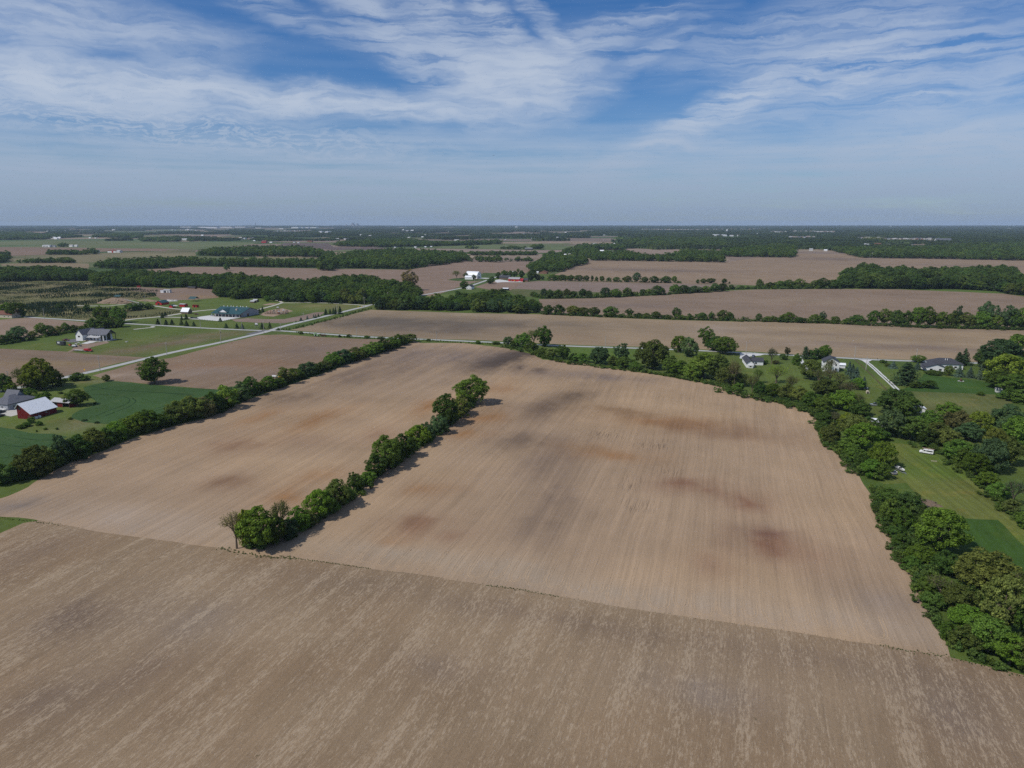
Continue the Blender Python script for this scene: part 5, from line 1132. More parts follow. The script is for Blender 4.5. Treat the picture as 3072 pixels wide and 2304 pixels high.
strip([(-996.8,1694.7),(-877.1,1639.8),(-801.8,1666.8)] + [(-805.6,1768.7),(-651.2,1732.4),(-453.6,1686.3)], [(-986.8,1693.2),(-1017.1,1835.8),(-989.7,1875.3),(-922.6,1924.9)] + [(-858.4,1916.4),(-776.2,1816.7),(-688.3,1835.8),(-486.1,1798.0)], 15, 13, 11)
strip([(-1027.4,2338.4),(-920.0,2265.7),(-724.1,2245.7),(-572.9,2187.8)], [(-1010.1,2302.5),(-1055.6,2541.2),(-967.7,2744.1),(-837.9,2788.6),(-708.3,2579.3),(-602.4,2333.8)], 17, 16, 12)
strip([(-421.0,1575.9),(-392.5,1575.9)] + [(-412.5,1686.3),(-327.4,1666.8),(-243.5,1631.8),(-197.0,1753.4),(-153.1,1894.3),(-129.0,1983.1),(-32.8,1967.7)], [(-487.8,1833.6),(-592.7,2333.8)] + [(-492.9,2005.8),(-518.5,2399.1),(-433.3,2412.6),(-363.4,2541.2),(-307.4,2412.6),(-206.6,2272.0),(-159.2,2272.0),(-117.0,1959.8),(-31.9,1915.9)], 16, 15, 13)
strip([(-768.3,3202.6),(-560.6,3105.6),(-347.6,3202.6),(-59.0,3558.0)], [(-838.4,3500.5),(-733.1,4072.2),(-580.7,4072.2),(-379.3,3500.5),(-281.0,3500.5),(-63.1,3805.9)], 16, 22, 14)
strip([(-139.6,2338.4),(-38.9,2338.4)] + [(-38.9,2338.4),(34.4,2338.4),(78.4,2338.4)], [(-141.8,2377.1),(-40.2,2420.6)] + [(-40.2,2420.6),(22.9,2420.6),(82.1,2452.7)], 10, 12, 15)
strip([(-32.9,1975.4),(8.4,1975.4),(56.0,1975.4)], [(-33.0,1979.4),(8.4,1979.4),(57.3,2022.9)], 10, 11, 16)
strip([(34.9,1575.9),(70.8,1528.1),(101.2,1551.6),(126.1,1621.4),(154.6,1732.4),(209.3,1919.4)], [(49.9,1697.8),(92.3,2048.9),(121.7,2375.2),(162.7,2255.6),(180.1,2048.9),(204.5,1896.6)], 14, 13, 17)
strip([(174.3,2450.8),(231.0,2141.8),(225.7,1994.8)], [(183.9,2552.3),(317.0,2980.3),(287.1,2349.4)], 14, 15, 18)
strip([(220.4,2022.5),(362.9,1990.8)] + [(422.2,1963.9),(562.6,1923.0)], [(254.1,2231.1),(377.9,2349.4),(394.4,2050.1)] + [(450.5,2100.7),(598.0,2467.4),(677.4,2323.6)], 15, 14, 19)
strip([(658.2,2245.7),(856.5,2187.8)], [(724.2,2468.1),(916.2,2788.6),(1123.9,2882.0)], 17, 16, 20)
strip([(260.1,2862.6),(433.2,2784.7)], [(276.6,3049.7),(490.5,3159.1)], 15, 18, 21)
strip([(501.5,3163.1)] + [(664.7,3105.6),(783.4,3050.1),(864.1,2944.9)], [(651.9,4122.5)] + [(972.3,4557.3),(1108.3,4329.1),(1205.7,4122.5)], 17, 26, 22)
strip([(1257.4,3222.8),(1206.8,2710.9)] + [(1048.9,2187.8),(1098.9,2150.8),(1221.1,2128.3),(1316.6,2067.8),(1446.2,2006.6)], [(1231.4,3159.1),(1228.0,2762.4)] + [(1319.8,2762.4),(1447.4,2678.2),(1776.1,2947.6),(2001.4,3159.1),(2438.5,3403.2)], 15, 17, 23)
strip([(-1313.0,1894.3),(-1229.7,1894.3),(-1147.3,1894.3)], [(-1303.3,1917.6),(-1261.1,1958.4),(-1195.5,1958.4)], 11, 14, 24)
strip([(-1534.9,2382.1),(-1512.5,2382.1)] + [(-1405.4,2382.1)], [(-1584.4,2466.4),(-1533.1,2535.4),(-1455.7,2466.4)], 12, 18, 25)
strip([(-1424.8,2421.7),(-1393.1,2421.7)], [(-1481.2,2524.2),(-1454.9,2524.2)], 15, 17, 26)
strip([(-1357.1,1883.7),(-1329.8,1901.4)], [(-1408.5,1959.8),(-1590.2,2272.0)], 16, 16, 27)
strip([(-3103.6,4338.8),(-3023.4,4413.2),(-2912.4,4490.2),(-3179.6,5381.0)], [(-4861.0,6812.4),(-5042.2,7379.2),(-3822.8,5904.7),(-3169.8,5367.9)], 15, 26, 28)
strip([(-2985.6,5165.4),(-2774.2,5039.2),(-2455.6,4804.3)], [(-3100.1,5367.9),(-3477.5,6326.3),(-3117.1,6108.3)], 15, 28, 29)
strip([(-2067.4,4032.7),(-1908.9,4001.3)] + [(-1792.3,4048.6)], [(-2312.5,4525.9),(-2330.6,4893.4)] + [(-1906.0,4309.9)], 13, 22, 30)
strip([(-1798.1,4338.8),(-1546.5,4266.8),(-1314.7,4096.9)], [(-1894.4,4575.1),(-1616.3,4463.3),(-1333.4,4158.3)], 11, 24, 31)
strip([(-1959.7,3124.5),(-1932.0,3124.5)], [(-1999.4,3194.2),(-1974.4,3194.2)], 14, 18, 32)
strip([(-878.9,3558.0),(-761.2,3172.9)] + [(-743.2,3124.5)], [(-868.1,3516.6),(-775.6,3264.4)], 12, 20, 33)
strip([(-179.1,2903.2),(-136.3,2895.0)], [(-180.1,2947.0),(-140.8,2928.0)], 12, 22, 34)
strip([(83.8,2862.6),(118.1,2823.1)], [(93.8,3151.4),(127.2,3045.8)], 14, 20, 35)
strip([(-41.8,2878.7),(50.7,2846.6)], [(-42.3,2915.8),(51.9,2915.8)], 11, 18, 36)
strip([(1810.9,3794.5),(2084.3,3753.0)], [(1938.2,4065.6),(2185.7,3977.0)], 12, 22, 37)

# undergrowth along hedges and wood edges
under = []
def brush(path, width, h, step=2.2, seed=2, hv=0.4):
    rg = np.random.default_rng(seed)
    for a, b in zip(path, path[1:]):
        L = math.dist(a, b)
        for k in range(max(1, int(L / step))):
            t = (k + rg.random()) / max(1, int(L / step))
            o_ = rg.normal() * width * 0.4
            dx, dy = (b[0] - a[0]) / L, (b[1] - a[1]) / L
            under.append((a[0] + (b[0] - a[0]) * t - dy * o_, a[1] + (b[1] - a[1]) * t + dx * o_, h * rg.uniform(1 - hv, 1 + hv), h * rg.uniform(1.0, 1.7)))


for tr, hh in ((left_hedge, 3.6), (mid_hedge, 3.0)):
    p = sorted([(q[0], q[1]) for q in tr], key=lambda q: q[1])
    brush(p, 3.4, hh, 1.1)
brush([(-5.8,604.3),(18.2,572.6),(23.3,554.1),(37.5,536.7),(47.8,527.2),(64.9,518.0),(82.6,504.8),(96.4,494.2),(111.4,484.1),(123.8,466.9),(140.7,447.3)], 4, 2.6, 1.5, 3)
brush([(151.1,424.5),(159.5,411.0),(166.4,401.0),(168.3,390.2),(168.8,379.9),(163.7,363.1),(155.1,341.4),(151.7,323.8),(151.8,311.2),(149.8,296.4),(146.9,285.7)], 4, 2.8, 1.3, 4)
brush([(146.9,270.3),(137.3,249.3),(133.5,238.3)] + [(130.0,229.9),(126.6,217.6),(124.3,208.1),(122.1,197.8),(120.2,191.2),(117.0,182.4),(115.0,176.0),(113.8,169.5),(112.7,164.5),(112.3,158.6),(114.5,154.1),(118.2,150.8)], 3, 2.2, 1.1, 5)
brush([(31.6,828.2),(86.1,809.6),(151.4,789.8),(241.6,770.9)] + [(337.3,749.2),(411.2,720.9),(519.1,699.3)], 5, 4.0, 2.6, 6)
brush([(32.2,1033.1),(44.9,1003.1),(106.8,1009.6),(179.8,1036.6),(259.3,1076.0),(356.0,1147.4)] + [(475.6,1155.9),(532.2,1155.9)], 6, 5.0, 3.5, 7)
brush([(67.4,1316.3),(158.3,1297.2),(298.0,1258.2)], 5, 3.5, 5, 8)
brush([(-234.6,698.5),(-222.3,709.1),(-214.2,732.1),(-196.5,793.9),(-177.9,885.4)], 5, 1.6, 1.6, 9)
brush([(-210.8,686.7),(-172.2,664.2),(-135.2,649.9),(-89.6,643.0),(-66.5,632.9),(-10.5,615.5)], 2.5, 1.2, 1.8, 10)
brush([(-448.2,613.6),(-443.3,629.6),(-438.2,664.2),(-426.7,690.6),(-428.0,709.1)], 4, 3.0, 2.2, 11)
brush([(191.1,327.5),(199.5,321.9),(201.6,314.7),(196.4,298.0),(194.2,282.8),(190.0,267.7),(184.5,248.2),(179.5,232.1)], 5, 2.6, 1.8, 12)
brush([(155.5,256.1),(146.0,244.5),(125.6,200.1),(128.9,192.7),(129.6,185.7),(132.3,179.2),(134.8,173.0)], 7, 3.0, 1.6, 13)
brush([(131.5,440.7),(142.8,427.8),(154.0,417.0),(163.6,404.0),(169.9,385.1)], 8, 3.0, 1.3, 14)
brush([(148.7,472.6),(159.1,454.3),(170.5,442.3),(180.2,427.8),(185.6,414.1)], 9, 2.4, 1.4, 15)


def low_crown(name, seed, n, leaf, z0=0.05, lobes=16, lr=0.2, shape='dome'):
    return broad_crown(name, seed, lobes, n // lobes, z0, shape, lr, leaf, rough=0.35, open_=0.4)[0]


def far_tree(name, loc, h, wd, mesh, tone, label):
    r = thing(name, label, 'tree', loc, 0.3)
    r.scale = (wd, wd, h)
    link(bpy.data.objects.new('trunk', plain_trunk), r)
    cr = link(bpy.data.objects.new('crown', mesh), r)
    cr.color = TONE[tone] + (1,)
    return cr


# real far trees whose crowns also serve the woods read as one mass
srcs = [far_tree('broadleaf_tree', (-1531.5,2393.3), 14, 17, low_crown('crown', 71, 1000, 0.05), 'd', 'round tree standing alone in the far left brown field'),
        far_tree('broadleaf_tree', (-167.4,2911.4), 12, 22, low_crown('crown', 72, 1000, 0.05, shape='oval'), 'm', 'larger of two round trees in the far green field'),
        far_tree('broadleaf_tree', (-146.2,2911.4), 11, 14, low_crown('crown', 73, 1000, 0.05, shape='vase'), 'o', 'smaller of two round trees in the far green field'),
        far_tree('broadleaf_tree', (-632.8,1588.2), 16, 18, low_crown('crown', 74, 1000, 0.05), 'd', 'dark bushy tree at the corner of the long brown field')]
shrub_srcs = []
for k, (q, tn) in enumerate(zip([(-57.0,270.4,2.9,3.3),(-39.8,332.1,2.8,4.0),(-74.6,224.9,4.0,3.2)], 'dmd')):
    r = thing('shrub', ['low dark shrub at the middle of the central hedgerow', 'low shrub near the far end of the central hedgerow', 'low shrub near the close end of the central hedgerow'][k], 'shrub', (q[0], q[1]))
    r.scale = (q[3], q[3], q[2])
    o = link(bpy.data.objects.new('crown', low_crown('crown', 81 + k, 520, 0.062, 0.0, 12, 0.24)), r)
    link(bpy.data.objects.new('stem', PROTO['S'][0][1]), r)
    o.color = TONE[tn] + (1,)
    shrub_srcs.append(o)


def scatter(name, label, pts, protos, cat=None, col=(0.078, 0.130, 0.030)):
    """countless foliage as one object: an instance of a crown at every point"""
    pts = np.asarray(pts, float)
    me = bpy.data.meshes.new(name)
    me.vertices.add(len(pts))
    rg = np.random.default_rng(len(pts))
    me.vertices.foreach_set('co', np.c_[pts[:, 0], pts[:, 1], np.zeros(len(pts))].astype(np.float32).ravel())
    a = me.attributes.new('size', 'FLOAT_VECTOR', 'POINT')
    a.data.foreach_set('vector', np.c_[pts[:, 3], pts[:, 3], pts[:, 2]].astype(np.float32).ravel())
    a = me.attributes.new('turn', 'FLOAT_VECTOR', 'POINT')
    a.data.foreach_set('vector', np.c_[np.zeros((len(pts), 2)), rg.uniform(0, 6.28, len(pts))].astype(np.float32).ravel())
    a = me.attributes.new('pick', 'INT', 'POINT')
    a.data.foreach_set('value', rg.integers(0, len(protos), len(pts)).astype(np.int32))
    o = link(bpy.data.objects.new(name, me))
    ng = bpy.data.node_groups.new(name, 'GeometryNodeTree')
    ng.interface.new_socket('Geometry', in_out='INPUT', socket_type='NodeSocketGeometry')
    ng.interface.new_socket('Geometry', in_out='OUTPUT', socket_type='NodeSocketGeometry')
    gi, go = ng.nodes.new('NodeGroupInput'), ng.nodes.new('NodeGroupOutput')
    inst = ng.nodes.new('GeometryNodeInstanceOnPoints')
    join = ng.nodes.new('GeometryNodeJoinGeometry')
    for p in protos:
        oi = ng.nodes.new('GeometryNodeObjectInfo')
        oi.transform_space = 'ORIGINAL'
        oi.inputs['Object'].default_value = p
        oi.inputs['As Instance'].default_value = True
        ng.links.new(oi.outputs['Geometry'], join.inputs[0])
    def attr(nm, tp):
        n_ = ng.nodes.new('GeometryNodeInputNamedAttribute')
        n_.data_type = tp
        n_.inputs['Name'].default_value = nm
        return n_.outputs['Attribute']
    ng.links.new(gi.outputs[0], inst.inputs['Points'])
    ng.links.new(join.outputs[0], inst.inputs['Instance'])
    inst.inputs['Pick Instance'].default_value = True
    ng.links.new(attr('pick', 'INT'), inst.inputs['Instance Index'])
    ng.links.new(attr('turn', 'FLOAT_VECTOR'), inst.inputs['Rotation'])
    ng.links.new(attr('size', 'FLOAT_VECTOR'), inst.inputs['Scale'])
    ng.links.new(inst.outputs[0], go.inputs[0])
    o.modifiers.new('scatter', 'NODES').node_group = ng
    o.color = tuple(col) + (1,)
    return tag(o, label, cat, None, 'stuff')


brush([(-76.6,209.5),(-69.1,209.2),(-56.4,206.0),(-44.0,202.3)], 0.5, 0.28, 0.4, 21)
brush([(-7.7,192.2),(1.9,189.5),(13.8,185.3)], 0.6, 0.28, 0.4, 22)
brush([(-97.3,216.8),(-81.5,210.8),(-69.1,209.5)], 1.5, 0.4, 0.4, 23)
brush([(93.5,161.3),(108.5,156.3),(114.9,152.6),(122.8,147.9)], 1.2, 0.3, 0.5, 24)
brush([(-186.2,240.9),(-174.4,238.4),(-160.8,235.2)], 1.0, 0.3, 0.6, 25)
brush([(-44.0,202.3),(-23.3,197.3),(-4.9,191.4),(16.5,184.8),(37.7,177.6),(72.5,168.0),(93.6,161.5)], 0.6, 0.15, 1.4, 26)
scatter('undergrowth', 'low green brush under the hedgerows and wood edges', under, shrub_srcs, 'undergrowth')
mid_srcs = [c for o in bpy.data.objects if o.get('group') == 'wood behind the green roofed hall' for c in o.children if c.name.startswith('crown')][:9]
scatter('wood_interior', 'dense tree tops filling the woods behind the hall', mid_points, mid_srcs, 'woodland')
scatter('woodland', 'dark green woods reaching across the plain', far_points, srcs, 'woodland')

# the plain beyond: forest canopy in broken masses, denser to the right, each point a stand of trees
def stand(name, seed):
    rg = np.random.default_rng(seed)
    V, Fc, base = [], [], 0
    for k in range(34):
        cx, cy = rg.uniform(-.5, .5, 2)
        r = rg.uniform(0.06, 0.11)
        n = 26
        d = unit(rg, n)
        d[:, 2] = np.abs(d[:, 2])
        p = np.array([cx, cy, rg.uniform(0.30, 0.55)]) + d * np.array([r, r, 0.42])
        v, f = leaf_quads(p, d + 0.4 * unit(rg, n), 0.045, rg)
        v[:, 2] = np.clip(v[:, 2], 0.0, 1.0)
        V.append(v); Fc.append(f + base); base += len(v)
        e_ = np.array([[cx + r * math.cos(t), cy + r * math.sin(t), 0] for t in np.linspace(0, 6.28, 7)[:6]])
        u_ = e_ + np.array([0, 0, 0.55])
        v = np.concatenate([e_, u_])
        V.append(v)
        Fc.append(np.array([[i, (i + 1) % 6, (i + 1) % 6 + 6, i + 6] for i in range(6)]) + base)
        base += 12
    return mesh_np(name, np.concatenate(V), np.concatenate(Fc), M['leaf'])


stands = []
for k, (loc, tn, lb) in enumerate([((-900, 4300), 'd', 'small dark copse on the far left plain'), ((700, 4700), 'm', 'small green copse on the far middle plain'), ((2300, 4600), 'o', 'small olive copse on the far right plain')]):
    r = thing('copse', lb, 'copse', loc, 0.4)
    r.scale = (90, 90, 15)
    o = link(bpy.data.objects.new('canopy', stand('canopy', 90 + k)), r)
    o.color = TONE[tn] + (1,)
    stands.append(o)
rg = np.random.default_rng(77)
fp = []
y = 2900.0
while y < 21500:
    sz = 62 + (y - 2900) * 0.018
    xs = np.arange(-0.95 * y - 300, 0.95 * y + 300, sz * 0.86)
    xs = xs + rg.uniform(-.35, .35, len(xs)) * sz
    ys = y + rg.uniform(-.4, .4, len(xs)) * sz
    # field-shaped openings: long, thin, following the section grid
    gu = xs * math.cos(R(GA)) - ys * math.sin(R(GA))
    gv = xs * math.sin(R(GA)) + ys * math.cos(R(GA))
    nz = lattice_noise(gu, gv, 900, 41) * 0.6 + lattice_noise(gu, gv, 260, 42) * 0.4
    b = xs / y
    lim = np.interp(b, [-0.9, -0.5, -0.2, 0.0, 0.12, 0.25, 0.6, 0.9], [0.565, 0.575, 0.56, 0.54, 0.48, 0.35, 0.26, 0.26])
    lim = lim + np.interp(y, [2900, 4000, 7000, 12000, 20000], [0.05, 0.02, 0.0, -0.03, -0.08])
    keep = nz > lim
    # keep the open fields surveyed nearer by free of it
    if y < 4200: keep &= (b > 0.12) & (nz > 0.3 + lim * 0.3)
    for (bx, by, hw) in CLEAR:
        if by * 0.86 < y < by + 120:
            keep &= ~((np.abs(xs / ys - bx / by) < (hw + sz * 0.6) / by) & (ys > by * 0.90) & (ys < by + hw * 0.4 + 25))
    for x_, y_ in zip(xs[keep], ys[keep]):
        fp.append((x_, y_, 15 * rg.uniform(.55, 1.45), sz * 1.25))
    y += sz * 0.9
scatter('forest', 'hazy forest spread over the plain to the horizon', fp, stands, 'forest', (0.062, 0.100, 0.036))

# ------------------------------------------------------------------ the tree farm: small conifers in rows
def little_fir(name, seed):
    rg = np.random.default_rng(seed)
    mb = MB()
    for k in range(4):
        z0, z1 = 0.03 + k * 0.23, 0.03 + k * 0.23 + 0.36
        r = 0.5 * (1 - k * 0.235)
        ring = [(r * rg.uniform(.75, 1.15) * math.cos(t), r * rg.uniform(.75, 1.15) * math.sin(t), z0 + rg.uniform(-.03, .03)) for t in np.linspace(0, 6.28, 9)[:8]]
        mb.add(ring + [(0, 0, min(1, z1))], [(i, (i + 1) % 8, 8) for i in range(8)])
    mb.tube((0, 0, -0.05), (0, 0, 0.1), 0.05, 0.05, 5)
    return mb.mesh(name, M['needle'])


firs = [little_fir('young_fir', k) for k in (1, 2, 3)]
farm = [(-929.9,1250.6),(-908.6,1268.4),(-854.6,1283.9),(-753.7,1289.2),(-682.8,1186.6),(-638.8,1164.5),(-557.5,1126.6),(-515.8,1029.7),(-520.8,991.9),(-548.8,1016.2),(-567.9,991.9),(-547.3,946.4),(-562.7,918.3),(-543.0,885.4),(-473.2,872.8),(-440.5,872.8),(-384.4,866.7),(-393.7,841.8),(-408.1,809.6),(-433.1,791.9),(-452.9,783.8),(-473.1,781.8),(-541.9,811.8),(-560.8,819.4),(-626.8,911.5),(-713.3,953.7)]
P = np.array(farm)
cen = P.mean(0)
ext = 420
uu, vv2 = np.meshgrid(np.arange(-ext, ext, 3.0), np.arange(-ext, ext, 4.4))
rg = np.random.default_rng(8)
uu = uu.ravel() + rg.uniform(-.5, .5, uu.size); vv2 = vv2.ravel() + rg.uniform(-.35, .35, vv2.size)
fx = cen[0] + uu * EV.x + vv2 * NV.x
fy = cen[1] + uu * EV.y + vv2 * NV.y
block = lattice_noise(fx, fy, 55, 3)
ok = inside(fx, fy, farm) & (rg.random(len(fx)) < np.where(block > 0.38, 0.86, 0.35)) & (lattice_noise(uu, vv2, 28, 5) > 0.27)
fx, fy, block = fx[ok], fy[ok], block[ok]
hts = (0.9 + 2.6 * np.clip((block - 0.3) * 2.2, 0, 1)) * rg.uniform(.7, 1.3, len(fx))
idx = np.argsort(-(hts / fy))
for k in idx[:300]:
    o = link(bpy.data.objects.new('young_fir', firs[k % 3]))
    o.location = (fx[k], fy[k], 0)
    o.rotation_euler = (0, 0, rg.uniform(0, 6))
    o.scale = (hts[k] * 0.72, hts[k] * 0.72, hts[k])
    o.color = (0.020, 0.036, 0.016, 1)
    tag(o, 'small dark conifer in the rows of the tree farm', 'conifer', 'young conifers of the tree farm')
near_firs = [o for o in bpy.data.objects if o.name.startswith('young_fir')][:3]
rest_i = idx[300:]
scatter('young_conifers', 'rows of small conifers covering the tree farm', np.c_[fx[rest_i], fy[rest_i], hts[rest_i], hts[rest_i] * 0.72], near_firs, 'conifers', (0.020, 0.036, 0.016))

# ------------------------------------------------------------------ buildings
def gable_prof(w0, w1, eave, ridge, eave2=None, peak=0.5):
    """outline across the ridge"""
    pk = w0 + (w1 - w0) * peak
    return [(w0, 0), (w1, 0), (w1, eave if eave2 is None else eave2), (pk, ridge), (w0, eave)]


def gable(root, x0, x1, y0, y1, eave, ridge, axis, wall, roof, over=0.45, eave2=None, peak=0.5, thick=0.22, name='wall'):
    """closed walls with gables and a roof of two slabs; axis = direction of the ridge"""
    if axis == 'x':
        pr = gable_prof(y0, y1, eave, ridge, eave2, peak)
        wl = MB().prism(pr, x0, x1, 'x')
        a0, a1 = x0 - over, x1 + over
    else:
        pr = gable_prof(x0, x1, eave, ridge, eave2, peak)
        wl = MB().prism(pr, y0, y1, 'y')
        a0, a1 = y0 - over, y1 + over
    wl.build(name, wall, root)
    (e1, z1), (pk, zr), (e0, z0) = pr[2], pr[3], pr[4]
    rf = MB()
    for (e, z) in ((e0, z0), (e1, z1)):
        s = (z - zr) / (e - pk)
        d = over if e > pk else -over
        rf.prism([(pk, zr + 0.03), (e + d, z + s * d + 0.03), (e + d, z + s * d + 0.03 + thick), (pk, zr + 0.03 + thick)], a0, a1, axis)
    return rf.build('roof', roof, root)


def hip(root, x0, x1, y0, y1, eave, ridge, wall, roof, over=0.5):
    MB().box(x0, x1, y0, y1, 0, eave).build('wall', wall, root)
    a, b, c, d = x0 - over, x1 + over, y0 - over, y1 + over
    m = min(b - a, d - c) / 2
    if b - a > d - c: r0, r1 = (a + m, (c + d) / 2), (b - m, (c + d) / 2)
    else: r0, r1 = ((a + b) / 2, c + m), ((a + b) / 2, d - m)
    e = eave + 0.02
    v = [(a, c, e), (b, c, e), (b, d, e), (a, d, e), (a, c, e + .2), (b, c, e + .2), (b, d, e + .2), (a, d, e + .2), (*r0, ridge), (*r1, ridge)]
    if b - a > d - c: fs = [(4, 5, 9, 8), (5, 6, 9), (6, 7, 8, 9), (7, 4, 8)]
    else: fs = [(4, 5, 8), (5, 6, 9, 8), (6, 7, 9), (7, 4, 8, 9)]
    return MB().add(v, fs + [(0, 3, 2, 1), (0, 1, 5, 4), (1, 2, 6, 5), (2, 3, 7, 6), (3, 0, 4, 7)]).build('roof', roof, root)


def win(root, x0, x1, y0, y1, z0, z1, face, frame=True, name='window', m=None):
    """window on a wall: frame and recessed dark pane; face = the outward axis of that wall"""
    s = {'-y': (0, -1), '+y': (0, 1), '-x': (-1, 0), '+x': (1, 0)}[face]
    o = 0.06
    if s[1]:
        b = MB().box(x0, x1, y0 + (s[1] * o if s[1] < 0 else 0), y0 + (s[1] * o if s[1] > 0 else 0), z0, z1)
        w_ = b.build(name, M['white'] if frame else (m or M['glass']), root)
        if frame:
            yy = sorted((y0 + s[1] * 0.02, y0 + s[1] * 0.075))
            MB().box(x0 + .1, x1 - .1, yy[0], yy[1], z0 + .1, z1 - .1).build('pane', m or M['glass'], w_)
    else:
        b = MB().box(x0 + (s[0] * o if s[0] < 0 else 0), x0 + (s[0] * o if s[0] > 0 else 0), y0, y1, z0, z1)
        w_ = b.build(name, M['white'] if frame else (m or M['glass']), root)
        if frame:
            xx = sorted((x0 + s[0] * 0.02, x0 + s[0] * 0.075))
            MB().box(xx[0], xx[1], y0 + .1, y1 - .1, z0 + .1, z1 - .1).build('pane', m or M['glass'], w_)
    return w_


# white farmhouse going up beside the county road
b = thing('farmhouse', 'new white farmhouse with slate roof and open timber gable porch', 'house', (-396.3,638.4), RZ)
gable(b, 0, 7.8, 0, 16, 5.7, 9.9, 'y', M['white'], M['midshingle'])
gable(b, 7.85, 25.5, 5.5, 15.5, 5.7, 9.85, 'x', M['white'], M['midshingle'], over=0.5, name='wing_wall')
MB().prism([(5.0, 5.75), (10.5, 9.88), (16.0, 5.75), (16.0, 5.95), (10.5, 10.1), (5.0, 5.95)], 26.05, 30.0, 'x').build('porch_roof', M['midshingle'], b)
MB().prism([(1.9, 3.1), (5.4, 3.9), (5.4, 4.08), (1.9, 3.28)], 9.0, 23.0, 'x').build('porch_roof', M['greymetal'], b)
for x in (9.3, 13.8, 18.2, 22.6): MB().box(x, x + .22, 2.1, 2.32, 0, 3.1).build('post', M['wood'], b)
for y_ in (5.7, 15.1): MB().box(29.4, 29.75, y_, y_ + .35, 0, 5.75).build('post', M['black'], b)
MB().tube((29.6, 5.9, 5.75), (29.6, 10.5, 8.0), .14).tube((29.6, 15.2, 5.75), (29.6, 10.5, 8.0), .14).tube((29.6, 5.9, 5.7), (29.6, 15.2, 5.7), .15).tube((29.6, 10.5, 5.7), (29.6, 10.5, 9.8), .13).build('truss', M['black'], b)
win(b, 2.6, 4.9, 0, 0, 3.3, 4.7, '-y', False)
for x in (9.6, 13.6, 15.6, 17.6, 19.6): win(b, x, x + 1.1, 5.5, 0, 4.35, 5.4, '-y', False)
for x in (10.6, 14.6, 18.4): win(b, x, x + 1.5, 5.5, 0, 0.8, 2.6, '-y', False)
win(b, 22.6, 24.8, 5.5, 0, 0.3, 5.0, '-y', False)
win(b, 25.5, 0, 6.4, 8.2, 0.3, 4.8, '+x', False)
win(b, 25.5, 0, 10, 13.5, 0.3, 6.4, '+x', False)
MB().prism([(-3.2, 2.6), (0, 3.4), (0, 3.58), (-3.2, 2.78)], 3.0, 9.0, 'y').build('lean_to_roof', M['greymetal'], b)
for y_ in (3.3, 8.5): MB().box(-3.0, -2.8, y_, y_ + .2, 0, 2.6).build('post', M['wood'], b)
MB().box(25.6, 30.4, 4.8, 16, 0, 0.22).build('slab', M['concrete'], b)
MB().box(8, 25.5, 1.6, 5.4, 0, 0.2).build('slab', M['concrete'], b)
gable(b, 3, 11, 16.05, 24, 5.2, 8.6, 'y', M['white'], M['midshingle'], name='rear_wall')

# red barn with a long white lean-to roof
b = thing('barn', 'red barn with long sloping white metal roof', 'barn', (-271.3,376.0), RZ)
prof = [(0, 0), (9.6, 0), (9.6, 3.3), (2.0, 8.3), (0, 6.2)]
MB().prism(prof, 0, 15.8, 'y').build('wall', M['red'], b)
MB().prism([(2.0, 8.36), (10.2, 3.0), (10.2, 3.2), (2.0, 8.58)], -0.7, 16.3, 'y').prism([(2.0, 8.36), (-0.7, 5.5), (-0.7, 5.72), (2.0, 8.58)], -0.7, 16.3, 'y').build('roof', M['whitemetal'], b)
for k in range(11): MB().box(0.5 + k * .82, 0.56 + k * .82, -0.05, -0.002, 0.1, 3.0 if k > 6 else 4.6).build('batten', M['red'], b)
MB().box(7.4, 9.2, -0.1, -0.02, 0.1, 2.3).build('door', M['rust'], b)
win(b, 9.6, 0, 9.0, 9.8, 1.4, 2.2, '+x')
for y_ in (4.6, 10.9): MB().box(9.6, 9.66, y_, y_ + .12, 0.1, 3.1).build('batten', M['steel'], b)
MB().box(1.2, 3.0, -0.06, -0.01, 5.0, 6.6).build('loft_door', M['dark'], b)
for k, lb in enumerate(['left white plastic tank in a cage against the red barn', 'right white plastic tank in a cage against the red barn']):
    q = Vector((10.3, 2.4 + 1.9 * k, 0)); c = Matrix.Rotation(RZ, 3, 'Z') @ q + Vector((*(-271.3,376.0), 0))
    t_ = thing('water_tank', lb, 'tank', c, RZ, 'tanks by the red barn')
    MB().box(-.6, .6, -.55, .55, .15, 1.25).build('tank', M['white'], t_, bevel=.12)
    cg = MB()
    for sx in (-.65, .65):
        for sy in (-.6, .6): cg.box(sx - .04, sx + .04, sy - .04, sy + .04, 0, 1.35)
    cg.box(-.68, .68, -.63, .63, 0, .12)
    cg.build('cage', M['steel'], t_)

b = thing('open_shed', 'low red open fronted shed with grey metal roof beside bush', 'shed', (-269.7,402.5), RZ)
MB().box(0, 13.6, 5.8, 6.0, 0, 2.9).box(0, .2, 0, 5.8, 0, 2.8).box(13.4, 13.6, 0, 5.8, 0, 2.8).build('wall', M['red'], b)
MB().box(4.6, 8.4, 0, .15, 0, 2.75).build('front_panel', M['red'], b)
for x in (.0, 4.45, 8.45, 13.4): MB().box(x, x + .2, -.1, .1, 0, 2.8).build('post', M['wood'], b)
MB().prism([(-.6, 2.85), (3.2, 4.35), (6.6, 2.95), (6.6, 3.13), (3.2, 4.55), (-.6, 3.03)], -.5, 14.1, 'x').build('roof', M['greymetal'], b)

